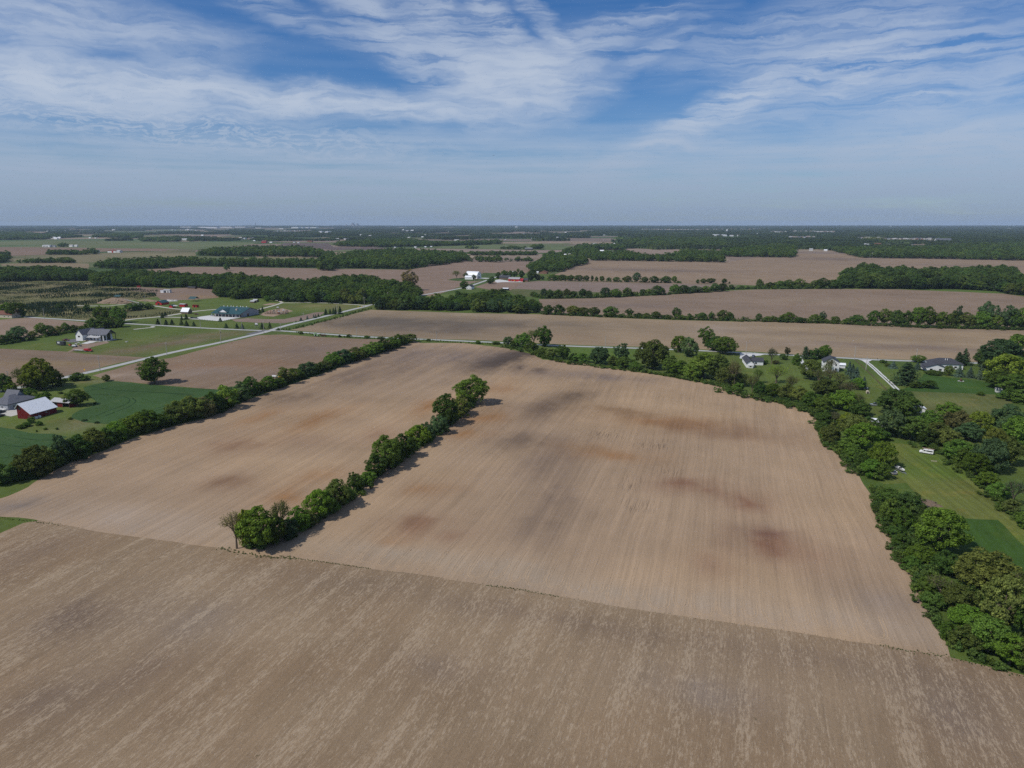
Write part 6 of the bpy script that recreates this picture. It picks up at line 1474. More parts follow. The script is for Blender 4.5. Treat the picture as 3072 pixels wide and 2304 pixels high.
b = thing('house', 'grey sided house with dark hipped roof at the left edge', 'house', (-288.1,392.7), RZ)
hip(b, -15, 0, 0, 19, 3.3, 6.8, M['greysiding'], M['midshingle'])
win(b, 0, 0, 3, 4.1, 1.2, 2.4, '+x'); win(b, 0, 0, 6.5, 7.6, 1.2, 2.4, '+x'); win(b, -5, -3.6, 0, 0, 1.1, 2.4, '-y')
gable(b, -15, -6, 9, 17, 3.4, 8.4, 'x', M['greysiding'], M['midshingle'], name='upper_wall')
MB().lathe([(.18, 5.2), (.18, 6.6)], 8, (-3.5, 8)).build('vent_pipe', M['steel'], b)
dk = thing('deck', 'white railed deck in front of the grey house', 'deck', (-290.7,392.4), RZ)
MB().box(-6, 1.5, -2, 2.2, 0, .9).build('platform', M['offwhite'], dk)
rl = MB().box(-6, 1.5, -2.05, -1.95, 1.75, 1.9).box(1.4, 1.55, -2, 2.2, 1.75, 1.9)
for k in range(14): rl.box(-6 + k * .57, -5.94 + k * .57, -2.03, -1.97, .9, 1.75)
rl.build('railing', M['white'], dk)

b = thing('house', 'tan house with red brown roof at the far left lane', 'house', (-560.9,793.1), RZ)
gable(b, -22, 0, 0, 11, 3.8, 7.2, 'x', M['tan'], M['brownroof'])
win(b, 0, 0, 4.5, 6.2, 1.2, 2.6, '+x'); win(b, -6, -4.4, 0, 0, 1.2, 2.5, '-y'); win(b, -12, -10.4, 0, 0, 1.2, 2.5, '-y')

# the hall
b = thing('hall', 'large hall with green metal roof and long front porch', 'hall', (-343.9,808.6), RZ)
MB().prism([(5.5, 0), (34, 0), (34, 4.7), (18, 9.3), (5.5, 5.5)], 1.0, 39, 'x').build('wall', M['greysiding'], b)
MB().prism([(-.6, 3.7), (18, 9.45), (18, 9.7), (-.6, 3.95)], 0, 39.6, 'x').prism([(34.7, 4.5), (18, 9.45), (18, 9.7), (34.7, 4.75)], 0, 39.6, 'x').build('roof', M['greenroof'], b)
MB().prism([(9, 5.2), (21, 5.2), (15, 8.6)], 1.4, 1.6, 'y').build('gable_front', M['white'], b)
MB().prism([(8.2, 5.0), (15, 8.75), (15, 8.98), (8.2, 5.25)], 0.9, 15, 'y').prism([(21.8, 5.0), (15, 8.75), (15, 8.98), (21.8, 5.25)], 0.9, 15, 'y').build('gable_roof', M['greenroof'], b)
for k in range(9): MB().box(.3 + k * 4.7, .55 + k * 4.7, .0, .25, 0, 3.75).build('post', M['offwhite'], b)
for k in range(7): win(b, 3 + k * 5.1, 5.6 + k * 5.1, 5.5, 0, .5, 2.8, '-y')
win(b, 19, 21.4, 5.5, 0, 0, 2.9, '-y', True, 'door')
MB().box(26.5, 28.3, 9, 11, 6.4, 8.6).build('cupola', M['tan'], b)
for k in range(8): MB().lathe([(.55, 9.55), (.6, 10.1), (.35, 10.5), (.02, 10.62)], 8, (4 + k * 4.3, 18.4 + (k % 3) * .8)).build('roof_vent', M['white'], b)
win(b, 39, 0, 12, 16, 0, 3.6, '+x', True, 'door')
for k in range(13):
    t_ = thing('planter_box', '%s planter from the left along the hall porch' % nth(k + 1), 'planter', Matrix.Rotation(RZ, 3, 'Z') @ Vector((2 + k * 2.75, 3.2, 0)) + Vector((*(-343.9,808.6), 0)), RZ, 'planters along the hall porch')
    MB().box(-.8, .8, -.4, .4, 0, .8).build('box', M['wood'], t_)
    MB().lathe([(.35, .8), (.5, 1.1), (.25, 1.4), (.02, 1.5)], 7).build('flowers', M['teal'] if k % 3 else M['orange'], t_)
# kerb posts along the lot
lp = [(-344.8,779.8),(-319.3,766.1),(-314.0,766.1),(-309.0,790.8)]
seq = []
for a_, b_ in ((lp[0], lp[1]), (lp[2], lp[3])):
    for k in range(8): seq.append((a_[0] + (b_[0] - a_[0]) * k / 7, a_[1] + (b_[1] - a_[1]) * k / 7))
for k, q in enumerate(seq):
    t_ = thing('lot_post', '%s timber post from the left along the gravel lot' % nth(k + 1), 'post', q, RZ, 'timber posts along the gravel lot')
    MB().box(-.12, .12, -.12, .12, 0, 1.1).build('shaft', M['wood'], t_)
    MB().box(-.15, .15, -.15, .15, 1.1, 1.18).build('cap', M['offwhite'], t_)


def shed(name, label, loc, w_, d_, eave, ridge, wall, roof, axis='y', cat='shed', group=None, doors=(), rz=RZ, over=.4, eave2=None, peak=.5):
    t_ = thing(name, label, cat, loc, rz, group)
    gable(t_, -w_ / 2, w_ / 2, 0, d_, eave, ridge, axis, wall, roof, over, eave2, peak)
    for (x0, x1, z1) in doors: MB().box(x0, x1, -.08, -.01, 0.05, z1).build('door', M['dark'], t_)
    return t_


def shelter(name, label, loc, w_, d_, eave, ridge, roof, axis='x', z=0.0, rz=RZ):
    t_ = thing(name, label, 'shelter', (loc[0], loc[1], z), rz)
    for x in (-w_ / 2 + .2, w_ / 2 - .4):
        for y_ in (.1, d_ - .3): MB().box(x, x + .2, y_, y_ + .2, 0, eave).build('post', M['wood'], t_)
    pr = gable_prof(0 - .4, d_ + .4, eave, ridge) if axis == 'x' else gable_prof(-w_ / 2 - .4, w_ / 2 + .4, eave, ridge)
    pr = [pr[4], pr[3], pr[2], (pr[2][0], pr[2][1] + .2), (pr[3][0], pr[3][1] + .22), (pr[4][0], pr[4][1] + .2)]
    MB().prism(pr, -w_ / 2 - .3 if axis == 'x' else -.3, w_ / 2 + .3 if axis == 'x' else d_ + .3, axis).build('roof', roof, t_)
    return t_


shed('barn', 'red barn with green roof beside the gravel piles', (-459.9,923.8), 10, 13, 2.9, 5.4, M['brightred'], M['greenroof'], cat='barn', doors=((-1.5, 1.5, 2.4),))
shed('animal_shed', 'red animal shed with open grey green lean-to', (-429.8,893.1), 5, 6, 2.2, 3.6, M['brightred'], M['greenroof'])
shelter('lean_to', 'small lean-to roof beside the red animal shed', (-425.2,893.1), 7, 5, 2.1, 2.9, M['greymetal'])
shed('animal_shed', 'small square red shed with pale flat roof', (-420.3,903.5), 8, 6, 3.2, 3.7, M['brightred'], M['greymetal'], 'x')
shed('animal_shed', 'smallest red shed in the green paddock', (-401.6,897.6), 6.2, 4, 2.6, 3.0, M['brightred'], M['red'], 'x', doors=((-1.0, 1.0, 1.9),))
shelter('pavilion', 'open pavilion with green roof in the paddock', (-435.6,967.1), 10.5, 8, 3.4, 6.2, M['greenroof'])
shed('sales_hut', 'dark hut with steep white roof beside the drive', (-385.2,832.7), 10, 7, 2.6, 6.6, M['wood'], M['whitemetal'], 'x')
shed('goat_house', 'left of two small sheds with pale grey roofs', (-346.9,947.9), 6, 5, 2.0, 3.1, M['wood'], M['greymetal'], 'x')
shed('goat_house', 'right of two small sheds with pale grey roofs', (-347.4,959.6), 6, 5, 2.4, 3.6, M['wood'], M['greymetal'], 'x')
shed('field_hut', 'long dark hut at the foot of the wood', (-518.8,1153.7), 14, 5, 2.4, 3.4, M['wood'], M['shingle'], 'x')
shed('red_wagon', 'flat red wagon at the wood edge behind the tree farm', (-619.8,1184.3), 6, 3, 1.4, 2.0, M['brightred'], M['red'], 'x', cat='wagon')
shed('office_trailer', 'white box trailer at the tree farm edge', (-535.0,1089.2), 5.5, 3, 3.0, 3.2, M['white'], M['whitemetal'], 'x', cat='trailer')
shed('storage_unit', 'pair of grey and white storage boxes by the field', (-527.7,1089.2), 11, 4, 4.4, 4.9, M['offwhite'], M['greymetal'], 'x', cat='storage', doors=((-3.5, -1.5, 3), (1.5, 3.2, 3)))


def mound(name, label, loc, rx, ry, h, m, cat='mound', seed=1, group=None):
    t_ = thing(name, label, cat, loc, RZ, group)
    rg_ = np.random.default_rng(seed)
    ph = rg_.uniform(0, 6, 8)
    rings_ = []
    for k in range(9):
        f = k / 8
        z = h * (1 - (1 - math.cos(math.pi * (1 - f))) / 2) if False else h * math.sin(math.pi / 2 * f) ** 1.2
        r = (1 - f) ** 0.8
        ring = []
        for i in range(28):
            a_ = 2 * math.pi * i / 28
            wob_ = 1 + .2 * math.sin(2 * a_ + ph[0] + f) + .11 * math.sin(5 * a_ + ph[1] + f * 4) + .08 * math.sin(11 * a_ + ph[2] + f * 9) + rg_.uniform(-.06, .06)
            ring.append((rx * r * wob_ * math.cos(a_), ry * r * wob_ * math.sin(a_), z * (1 + .08 * math.sin(5 * a_ + ph[3] + f * 6))))
        rings_.append(ring)
    MB().loft(rings_[:-1]).build('heap', m, t_, smooth=False)
    return t_


md = (-525.0,945.3)
mound('slide_hill', 'brown dirt hill with a slide and a green roofed pavilion', md, 24, 12, 7.2, M['dirt'], 'hill', 3)
shelter('pavilion', 'green roofed pavilion on top of the dirt hill', (md[0], md[1]), 9, 6, 2.6, 4.2, M['greenroof'], z=6.2)
sl = thing('slide', 'long pale slide running down the dirt hill', 'slide', md, RZ)
MB().prism([(6, 6.3), (40, .6), (40, .9), (6, 6.6)], -.9, .9, 'y').build('chute', M['offwhite'], sl)
MB().prism([(6, 6.6), (40, .9), (40, 1.3), (6, 7.0)], -1.1, -.9, 'y').build('side', M['concrete'], sl)
for x, z in ((15, 4.7), (24, 3.2), (33, 1.7)): MB().box(x, x + .3, -.6, .6, 0, z).build('support', M['wood'], sl)
for k, (q, s_) in enumerate(zip([(-479.5,970.1),(-474.9,971.7),(-468.8,970.1),(-464.3,970.1),(-460.0,971.7)], (3, 3.6, 5, 4.6, 4))):
    mound('gravel_heap', '%s pale gravel heap from the left behind the red barn' % nth(k + 1), q, s_, s_ * .8, s_ * .45, M['gravelpile'], 'heap', 10 + k, 'gravel heaps behind the red barn')
mound('dirt_bank', 'low brown dirt bank beside the dirt hill', (-497.1,971.7), 18, 6, 2.2, M['dirt'], 'bank', 22)
mound('brush_heap', 'grey heap of brush beside the mown strip', (158.7,255.2), 5.5, 3.5, 1.2, M['wood'], 'heap', 23)

# playground
pg = thing('playground', 'wooden playground with towers, ramps and fort walls', 'playground', (-275.2,828.2), RZ)
for k, (x, y_, s_, h_) in enumerate([(0, 3, 2.4, 7.5), (-5, 2, 2.2, 3.4), (-9, 1, 2.6, 3.0), (6, 5, 2.4, 4.2), (10, 6, 2.2, 3.2), (-13, 0, 2.0, 2.4), (3, 0, 2.0, 3.2)]):
    tw = MB()
    for sx in (-1, 1):
        for sy in (-1, 1): tw.box(x + sx * s_ / 2 - .12, x + sx * s_ / 2 + .12, y_ + sy * s_ / 2 - .12, y_ + sy * s_ / 2 + .12, 0, h_)
    tw.box(x - s_ / 2, x + s_ / 2, y_ - s_ / 2, y_ + s_ / 2, h_ * .5, h_ * .5 + .15)
    tw.build('tower', M['wood'] if k % 2 else M['rust'], pg)
    MB().lathe([(s_ * .85, h_), (.02, h_ + 1.5)], 4, (x, y_)).build('tower_roof', [M['greymetal'], M['charcoal'], M['brick']][k % 3], pg)
for k in range(9): MB().box(-15 + k * 2.9, -12.6 + k * 2.9, -2.4 + k * .5, -2.2 + k * .5, 0, 1.1).build('fence_panel', M['wood'], pg)
for k in range(4): MB().prism([(-8 + k * 5, 2.0), (-5 + k * 5, .2), (-5 + k * 5, .4), (-8 + k * 5, 2.2)], 4.2 + k * .4, 5 + k * .4, 'y').build('slide', [M['steel'], M['orange'], M['teal'], M['steel']][k], pg)

# farm round the far white barn
b = thing('barn', 'tall white gambrel barn at the far bend of the road', 'barn', (-81.5,1372.4), R(-30))
MB().prism([(0, 0), (15, 0), (15, 6.5), (12.3, 10.6), (7.5, 12.8), (2.7, 10.6), (0, 6.5)], -9, 17, 'x').build('wall', M['white'], b)
rf = MB()
pr = [(-.5, 6.1), (2.6, 10.75), (7.5, 13.0), (12.4, 10.75), (15.5, 6.1)]
for a_, c_ in zip(pr, pr[1:]): rf.prism([a_, c_, (c_[0], c_[1] + .25), (a_[0], a_[1] + .25)], -9.5, 17.5, 'x')
rf.build('roof', M['whitemetal'], b)
win(b, 17, 0, 5, 9, 0, 4.5, '+x', True, 'door'); win(b, 17, 0, 6.3, 8.6, 7, 8.6, '+x')
shed('farmhouse', 'low white farmhouse in front of the tall white barn', (-81.1,1345.9), 16, 8, 4.2, 6.8, M['white'], M['whitemetal'], 'x', 'house')
b = shed('house', 'small white gabled house with dark roof at the wood edge', (-69.1,1144.2), 8.4, 14, 4.2, 6.9, M['white'], M['shingle'], 'y', 'house')
win(b, -2.8, -1.4, 0, 0, 1.0, 2.6, '-y'); win(b, 1.2, 2.6, 0, 0, 1.0, 2.6, '-y'); win(b, -.6, .6, 0, 0, 4.0, 5.0, '-y')
b = shed('workshop', 'long red workshop with white roof in the far farmyard', (3.3,1298.6), 21, 12, 4.6, 7.2, M['brightred'], M['roofpale'], 'x', 'workshop', doors=((-7, -4, 3.4), (0, 3.2, 3.4)))
shed('workshop_annex', 'red annex at the right end of the workshop', (15.3,1295.9), 9, 9, 3.6, 5.2, M['brightred'], M['brightred'], 'x', 'shed')
b = shed('farmhouse', 'dark roofed house behind the far farmyard trees', (-14.2,1343.0), 20, 12, 3.8, 7.6, M['wood'], M['shingle'], 'x', 'house')
shed('garage', 'brown garage beside the red workshop', (23.5,1295.9), 10, 8, 3.2, 5.6, M['brick'], M['shingle'], 'x', 'garage', doors=((-3, 0, 2.4),))
shed('cattle_shed', 'white roofed cattle shed in the trampled paddock', (-10.5,1127.7), 9, 6, 2.8, 3.6, M['dark'], M['whitemetal'], 'x')
shed('house', 'brick house with pale gable by the distant hedge', (64.8,1496.4), 16, 11, 3.4, 6.4, M['brick'], M['brownroof'], 'y', 'house')
shed('utility_shed', 'tiny white shed beside the distant brick house', (53.5,1514.4), 4.5, 4, 3.0, 3.8, M['white'], M['whitemetal'], 'x')
shed('equipment_shed', 'open grey equipment shed in the far green strip', (64.3,2815.3), 30, 12, 6.0, 7.5, M['charcoal'], M['greymetal'], 'x')
for k, q in enumerate([(-0.6,1309.4),(4.9,1302.6),(-15.5,1309.4)]):
    pass

# houses beside the east-west road
b = thing('house', 'white house with dark crossing gables in the roadside trees', 'house', (173.7,515.8), RZ + R(6))
gable(b, 0, 5.4, 0, 24, 3.3, 5.4, 'y', M['white'], M['shingle'])
gable(b, 5.45, 13.5, 11, 19, 3.1, 5.0, 'x', M['white'], M['shingle'], name='wing_wall')
MB().box(1, 4.4, -1.8, -.05, 0, 2.2).build('bay', M['offwhite'], b)
win(b, 7.4, 9, 11, 0, .9, 2.2, '-y'); win(b, 1.8, 3.4, -1.8, 0, .8, 1.9, '-y')
b = thing('house', 'two storey white house with dark roof behind bare trees', 'house', (224.9,503.0), RZ)
gable(b, 0, 10.6, 0, 10.5, 6.9, 9.9, 'y', M['white'], M['shingle'])
for x in (1.4, 4.6, 7.8):
    for z in (1.0, 4.2): win(b, x, x + 1.2, 0, 0, z, z + 1.6, '-y')
win(b, 4.7, 5.9, 0, 0, 7.4, 8.4, '-y')
b = thing('ranch_house', 'white ranch house with black hipped roof and front gable', 'house', (299.3,502.2), RZ + R(4))
gable(b, 0, 12.5, 0, 12, 3.2, 5.3, 'y', M['white'], M['shingle'])
b2 = hip(b, 7, 28, 12.05, 25, 3.6, 7.2, M['white'], M['shingle'])
MB().prism([(-1, 2.3), (6.4, 3.0), (6.4, 3.2), (-1, 2.5)], -3.2, -.6, 'x').build('porch_roof', M['shingle'], b)
win(b, 8, 10, 0, 0, .9, 2.3, '-y'); win(b, 2, 4, 0, 0, .9, 2.3, '-y'); win(b, 16, 18, 12.05, 0, .9, 2.4, '-y'); win(b, 22, 24, 12.05, 0, .9, 2.4, '-y')
MB().lathe([(.2, 5.8), (.2, 7.2)], 8, (17, 16)).build('vent_pipe', M['white'], b)
MB().lathe([(.2, 5.8), (.2, 7.2)], 8, (18.4, 16)).build('vent_pipe', M['white'], b)
shed('garden_shed', 'weathered grey shed at the lawn edge below the wood', (308.0,436.4), 3.4, 2.6, 2.0, 2.7, M['offwhite'], M['greymetal'], 'x')
shed('greenhouse', 'pale hut glimpsed behind the big dark tree', (229.6,387.6), 7, 5, 2.6, 3.6, M['white'], M['whitemetal'], 'y')
shed('tool_shed', 'white roofed shed glimpsed in the middle of the wood', (192.7,360.8), 6, 5, 2.4, 3.4, M['white'], M['whitemetal'], 'x')
shed('tool_shed', 'small white shed behind the blue spruces', (243.7,513.5), 4, 4, 2.4, 3.4, M['white'], M['whitemetal'], 'x')

# stone rings, fire pit, ground patches
fp_ = thing('fire_pit', 'small stone ringed plant bed on the dark lawn', 'fire pit', (303.9,469.1), 0)
for k in range(9):
    a_ = 2 * math.pi * k / 9
    MB().lathe([(.3, 0), (.36, .2), (.2, .38), (.02, .42)], 7, (1.6 * math.cos(a_), 1.6 * math.sin(a_))).build('stone', M['concrete'], fp_)
MB().lathe([(.3, 0), (.7, .8), (.5, 1.5), (.02, 1.9)], 8).build('plant', M['rust'], fp_)

# ------------------------------------------------------------------ utility poles, signs, fence
def pole(q, k, label, arm=True, can=False):
    t_ = thing('utility_pole', label, 'utility pole', (q[0], q[1]), RZ + R(90 if k else 0), 'utility poles along the roads')
    h_ = q[2]
    MB().tube((0, 0, -.3), (0, 0, h_), .24, .17, 8).build('shaft', M['pole'], t_)
    if arm:
        MB().box(-1.2, 1.2, -.08, .08, h_ - .7, h_ - .52).build('crossarm', M['pole'], t_)
        for x in (-1.05, -.4, .4, 1.05): MB().lathe([(.06, h_ - .52), (.09, h_ - .4), (.05, h_ - .24)], 6, (x, 0)).build('insulator', M['steel'], t_)
    if can: MB().lathe([(.3, h_ - 2.6), (.32, h_ - 1.6), (.1, h_ - 1.5)], 10, (.5, 0)).build('transformer', M['charcoal'], t_)


pq = [(-299.1,504.8,11.1,0.4),(-278.8,564.6,10.8,0.4),(-258.4,623.1,11.9,0.4),(-240.7,682.8,12.0,0.5)] + [(-226.7,690.6,8.7,0.5),(-223.9,759.4,10.0,0.5),(-204.5,828.2,10.6,0.6),(-185.5,891.8,13.2,0.6),(-165.2,946.4,14.4,0.6)]
for k, q in enumerate(pq): pole(q, 0, '%s utility pole from the near end along the diagonal road' % nth(k + 1), can=k in (2, 6))
pq = [(-363.6,730.4,9.9,0.5),(-315.1,713.3,9.7,0.5),(-270.0,705.0,9.0,0.5),(-523.9,791.9,11.1,0.5),(-442.5,759.4,10.4,0.5),(-488.7,946.4,10.4,0.6)]
for k, q in enumerate(sorted(pq)): pole(q, 1, '%s utility pole from the left along the western lane' % nth(k + 1))
pq = [(-145.5,659.1,9.9,0.5),(-68.3,634.9,9.6,0.4)] + [(80.0,600.1,10.3,0.4)] + [(191.5,572.2,10.2,0.2)] + [(268.7,547.5,10.8,0.4),(311.7,538.1,10.4,0.4)]
for k, q in enumerate(sorted(pq)): pole(q, 1, '%s utility pole from the left along the eastern road' % nth(k + 1), can=k in (1, 5))
pole([(257.4,505.8,10.5,0.2)][0], 1, 'utility pole standing beside the two track drive')
pole([(-332.4,457.4,9.6,0.2)][0], 0, 'utility pole behind the tree at the left edge')
pq = [(-84.3,1518.0,12.6,0.5),(-54.3,1536.5,10.5,0.5),(7.1,1594.8,13.2,0.5),(21.6,1604.9,10.3,0.5),(34.6,1615.2,8.7,0.5),(-64.9,1240.7,11.4,0.4)] + [(-188.7,1588.2,9.4,0.7)]
for k, q in enumerate(sorted(pq)): pole(q, 0, '%s faint pole from the left by the far white barn' % nth(k + 1))

t_ = thing('sign_board', 'white sign board on two posts at the crossroads lawn', 'sign', (-261.2,720.9), RZ)
for x in (-1.9, 1.7): MB().box(x, x + .2, -.1, .1, 0, 4.6).build('post', M['pole'], t_)
MB().box(-2.0, 2.0, -.16, -.1, 2.2, 4.9).build('frame', M['charcoal'], t_)
MB().box(-1.5, 1.5, -.2, -.165, 3.1, 4.7).build('panel', M['white'], t_)
MB().box(-.6, .2, -.22, -.203, 3.75, 4.1).box(-.4, .5, -.22, -.203, 3.45, 3.68).build('emblem', M['charcoal'], t_)
t_ = thing('road_sign', 'yellow diamond warning sign beside the diagonal road', 'sign', (-305.9,497.6), RZ)
MB().tube((0, 0, 0), (0, 0, 2.3), .05).build('post', M['steel'], t_)
MB().add([(0, -.06, 1.5), (.75, -.06, 2.25), (0, -.06, 3.0), (-.75, -.06, 2.25), (0, 0, 1.5), (.75, 0, 2.25), (0, 0, 3.0), (-.75, 0, 2.25)], [(0, 1, 2, 3), (7, 6, 5, 4), (0, 4, 5, 1), (1, 5, 6, 2), (2, 6, 7, 3), (3, 7, 4, 0)]).build('plate', M['yellow'], t_)
for k, (q, m_) in enumerate(zip([(-229.1,741.9),(-192.6,887.9),(-189.1,893.1)], ('white', 'yellow', 'yellow'))):
    t_ = thing('road_sign', ['white round topped roadside marker by the garden field', 'left small yellow sign at the road bend', 'right small yellow sign at the road bend'][k], 'sign', q, RZ)
    MB().tube((0, 0, 0), (0, 0, 1.6), .06).build('post', M['steel'], t_)
    MB().box(-.45, .45, -.05, .05, 1.2, 2.3).build('plate', M[m_], t_)
t_ = thing('mailbox', 'roadside mailbox on a post near the drive mouth', 'mailbox', (285.5,544.9), RZ)
MB().box(-.06, .06, -.06, .06, 0, 1.1).build('post', M['wood'], t_)
MB().box(-.3, .3, -.2, .2, 1.1, 1.5).build('box', M['black'], t_, bevel=.08)

fl = thing('fence', 'post and wire fence running beside the two track drive', 'fence', (0, 0, 0))
fpts = [(267.4,544.0),(261.8,522.5),(256.1,501.5),(248.6,474.4),(241.0,447.3),(236.8,434.0)]
acc = []
for a_, c_ in zip(fpts, fpts[1:]):
    L = math.dist(a_, c_)
    for k in range(int(L / 2.6)): acc.append((a_[0] + (c_[0] - a_[0]) * k * 2.6 / L, a_[1] + (c_[1] - a_[1]) * k * 2.6 / L))
pm = MB().box(-.09, .09, -.09, .09, 0, 1.25).mesh('post', M['wood'])
for q in acc:
    o = link(bpy.data.objects.new('post', pm), fl); o.location = (q[0], q[1], 0)
for z in (.45, .8, 1.15):
    wv_ = MB()
    for a_, c_ in zip(fpts, fpts[1:]): wv_.tube((*a_, z), (*c_, z), .035, n=4)
    wv_.build('rail', M['wood'], fl)

# ------------------------------------------------------------------ vehicles
def wheel(root, x, y_, r=.36, w_=.24):
    t_ = MB()
    n = 14
    t_.loft([[(x + rr_ * math.cos(2 * math.pi * i / n), y_ + yy, r + rr_ * math.sin(2 * math.pi * i / n)) for i in range(n)] for rr_, yy in ((r * .85, -w_ / 2), (r, -w_ * .3), (r, w_ * .3), (r * .85, w_ / 2))])
    o = t_.build('wheel', M['tyre'], root)
    s = 1 if y_ > 0 else -1
    MB().loft([[(x + r * .55 * math.cos(2 * math.pi * i / n), y_ + s * yy, r + r * .55 * math.sin(2 * math.pi * i / n)) for i in range(n)] for yy in (w_ * .5, w_ * .56)]).build('rim', M['steel'], o)


def car(name, label, loc, rz, prof, cabin, width, m, group=None, cat='car', wheels=(.85, 3.7), r=.36):
    """body from its side outline, narrower glasshouse on top, wheels, lamps"""
    t_ = thing(name, label, cat, loc, rz, group)
    h = width / 2
    L = max(p[0] for p in prof)
    MB().prism([(p[0] - L / 2, p[1]) for p in prof], -h, h, 'y').build('body', m, t_, bevel=.07)
    if cabin:
        (x0, x1, x2, x3), z0, z1 = cabin
        lo = [(x0 - L / 2, -h * .93, z0), (x3 - L / 2, -h * .93, z0), (x3 - L / 2, h * .93, z0), (x0 - L / 2, h * .93, z0)]
        hi = [(x1 - L / 2, -h * .74, z1), (x2 - L / 2, -h * .74, z1), (x2 - L / 2, h * .74, z1), (x1 - L / 2, h * .74, z1)]
        MB().loft([lo, hi]).build('windows', M['glass'], t_, bevel=.04)
        MB().box(x1 - L / 2 + .02, x2 - L / 2 - .02, -h * .76, h * .76, z1 - .03, z1 + .06).build('cabin_roof', m, t_, bevel=.03)
    for x in wheels:
        for s in (-1, 1): wheel(t_, x - L / 2, s * (h - .08), r)
    for s in (-1, 1):
        MB().box(L / 2 - .06, L / 2 + .02, s * h * .75 - .18, s * h * .75 + .18, .62, .8).build('headlight', M['white'], t_)
        MB().box(-L / 2 - .02, -L / 2 + .06, s * h * .8 - .12, s * h * .8 + .12, .7, .95).build('tail_light', M['brightred'], t_)
    return t_


SEDAN = [(0, .35), (4.6, .35), (4.6, .75), (4.45, .88), (3.3, .98), (.6, .98), (.05, .9)]
SUV = [(0, .38), (4.7, .38), (4.7, .9), (4.5, 1.05), (3.45, 1.15), (.1, 1.15), (0, 1.0)]
TRUCK = [(0, .45), (5.6, .45), (5.6, .95), (5.45, 1.1), (4.2, 1.15), (0, 1.15)]
CAB_S, CAB_U, CAB_T = ((.7, 1.3, 2.6, 3.5), .97, 1.45), ((.1, .45, 2.7, 3.5), 1.14, 1.75), ((2.0, 2.2, 3.5, 4.3), 1.14, 1.85)

# white van with ladders
v0 = Vector((192.9,315.2))
va = math.atan2(*(Vector((191.0,316.8)) - Vector((195.0,313.9))).yx)
vt = thing('van', 'white passenger van with ladders on its roof rack', 'van', (v0.x, v0.y), va)
vp = [(-2.85, .45), (2.75, .45), (2.85, .7), (2.8, 1.05), (2.45, 1.2), (1.75, 1.3), (1.15, 2.05), (.9, 2.12), (-2.7, 2.12), (-2.85, 1.9)]
MB().prism(vp, -1.0, 1.0, 'y').build('body', M['white'], vt, bevel=.09)
for s in (-1, 1):
    y0, y1 = sorted((s * .985, s * 1.012))
    MB().box(-2.55, .05, y0, y1, 1.28, 1.86).build('side_window', M['glass'], vt)
    MB().prism([(.28, 1.3), (1.25, 1.3), (.95, 1.86), (.28, 1.86)], y0, y1, 'y').build('side_window', M['glass'], vt)
    for x in (-1.95, 1.75): wheel(vt, x, s * .9, .38, .26)
    MB().box(2.78, 2.87, s * .75 - .16, s * .75 + .16, .75, .98).build('headlight', M['steel'], vt)
MB().add([(1.72, -.8, 1.36), (1.72, .8, 1.36), (1.2, .72, 2.0), (1.2, -.72, 2.0), (1.78, -.8, 1.38), (1.78, .8, 1.38), (1.26, .72, 2.02), (1.26, -.72, 2.02)], [(0, 1, 2, 3), (7, 6, 5, 4), (0, 4, 5, 1), (1, 5, 6, 2), (2, 6, 7, 3), (3, 7, 4, 0)]).build('windscreen', M['glass'], vt)
rk = MB()
for x in (-2.2, -.6, .8): rk.box(x, x + .08, -.9, .9, 2.3, 2.38).box(x, x + .08, -.9, -.82, 2.1, 2.3).box(x, x + .08, .82, .9, 2.1, 2.3)
rk.build('roof_rack', M['steel'], vt)
for k, (yy, x0, x1) in enumerate([(-.5, -3.2, 2.0), (.25, -2.7, 1.7)]):
    ld = thing('ladder', ['longer ladder lying on the van roof rack', 'shorter ladder lying on the van roof rack'][k], 'ladder', (v0.x, v0.y, 2.385), va)
    MB().box(x0, x1, yy - .2, yy - .14, 0, .09).build('rail', M['mulch'], ld)
    MB().box(x0, x1, yy + .14, yy + .2, 0, .09).build('rail', M['mulch'], ld)
    for j in range(14): MB().box(x0 + .2 + j * .34, x0 + .24 + j * .34, yy - .14, yy + .14, .03, .07).build('rung', M['steel'], ld)

car('car', 'silver car parked under the yellow green tree', (162.8,288.3), R(95), SUV, CAB_U, 1.85, M['silver'])
bo = Vector((167.6,291.0))
ba = math.atan2(*(Vector((168.2,287.4)) - Vector((167.7,295.7))).yx)
bt = thing('boat', 'old open boat on a trailer in the mown strip', 'boat', (bo.x, bo.y), ba)
rings_ = []
for x, w_, zb, zt in [(-3.2, .95, .75, 1.5), (-1.5, 1.1, .65, 1.5), (.5, 1.1, .65, 1.55), (2.2, .75, .8, 1.7), (3.3, .08, 1.3, 1.85)]:
    rings_.append([(x, -w_, zt), (x, -w_ * .75, (zb + zt) / 2), (x, 0, zb), (x, w_ * .75, (zb + zt) / 2), (x, w_, zt), (x, w_ * .8, zt - .12), (x, 0, zb + .35), (x, -w_ * .8, zt - .12)])
MB().loft(rings_).build('hull', M['offwhite'], bt)
for x in (-2.2, -.6, .9): MB().box(x, x + .4, -.85, .85, 1.2, 1.32).build('seat', M['charcoal'], bt)
MB().box(-3.6, -3.15, -.25, .25, .9, 2.0).build('outboard_motor', M['black'], bt)
MB().box(.3, .36, -.7, .7, 1.5, 2.1).build('windshield', M['glass'], bt)
tl = thing('boat_trailer', 'steel trailer under the old boat', 'trailer', (bo.x, bo.y), ba)
MB().box(-3, 3.6, -.7, -.6, .45, .57).box(-3, 3.6, .6, .7, .45, .57).box(3.0, 5.2, -.06, .06, .45, .57).box(-2, -1.9, -.7, .7, .45, .57).box(2.9, 3, -.7, .7, .45, .57).build('frame', M['steel'], tl)
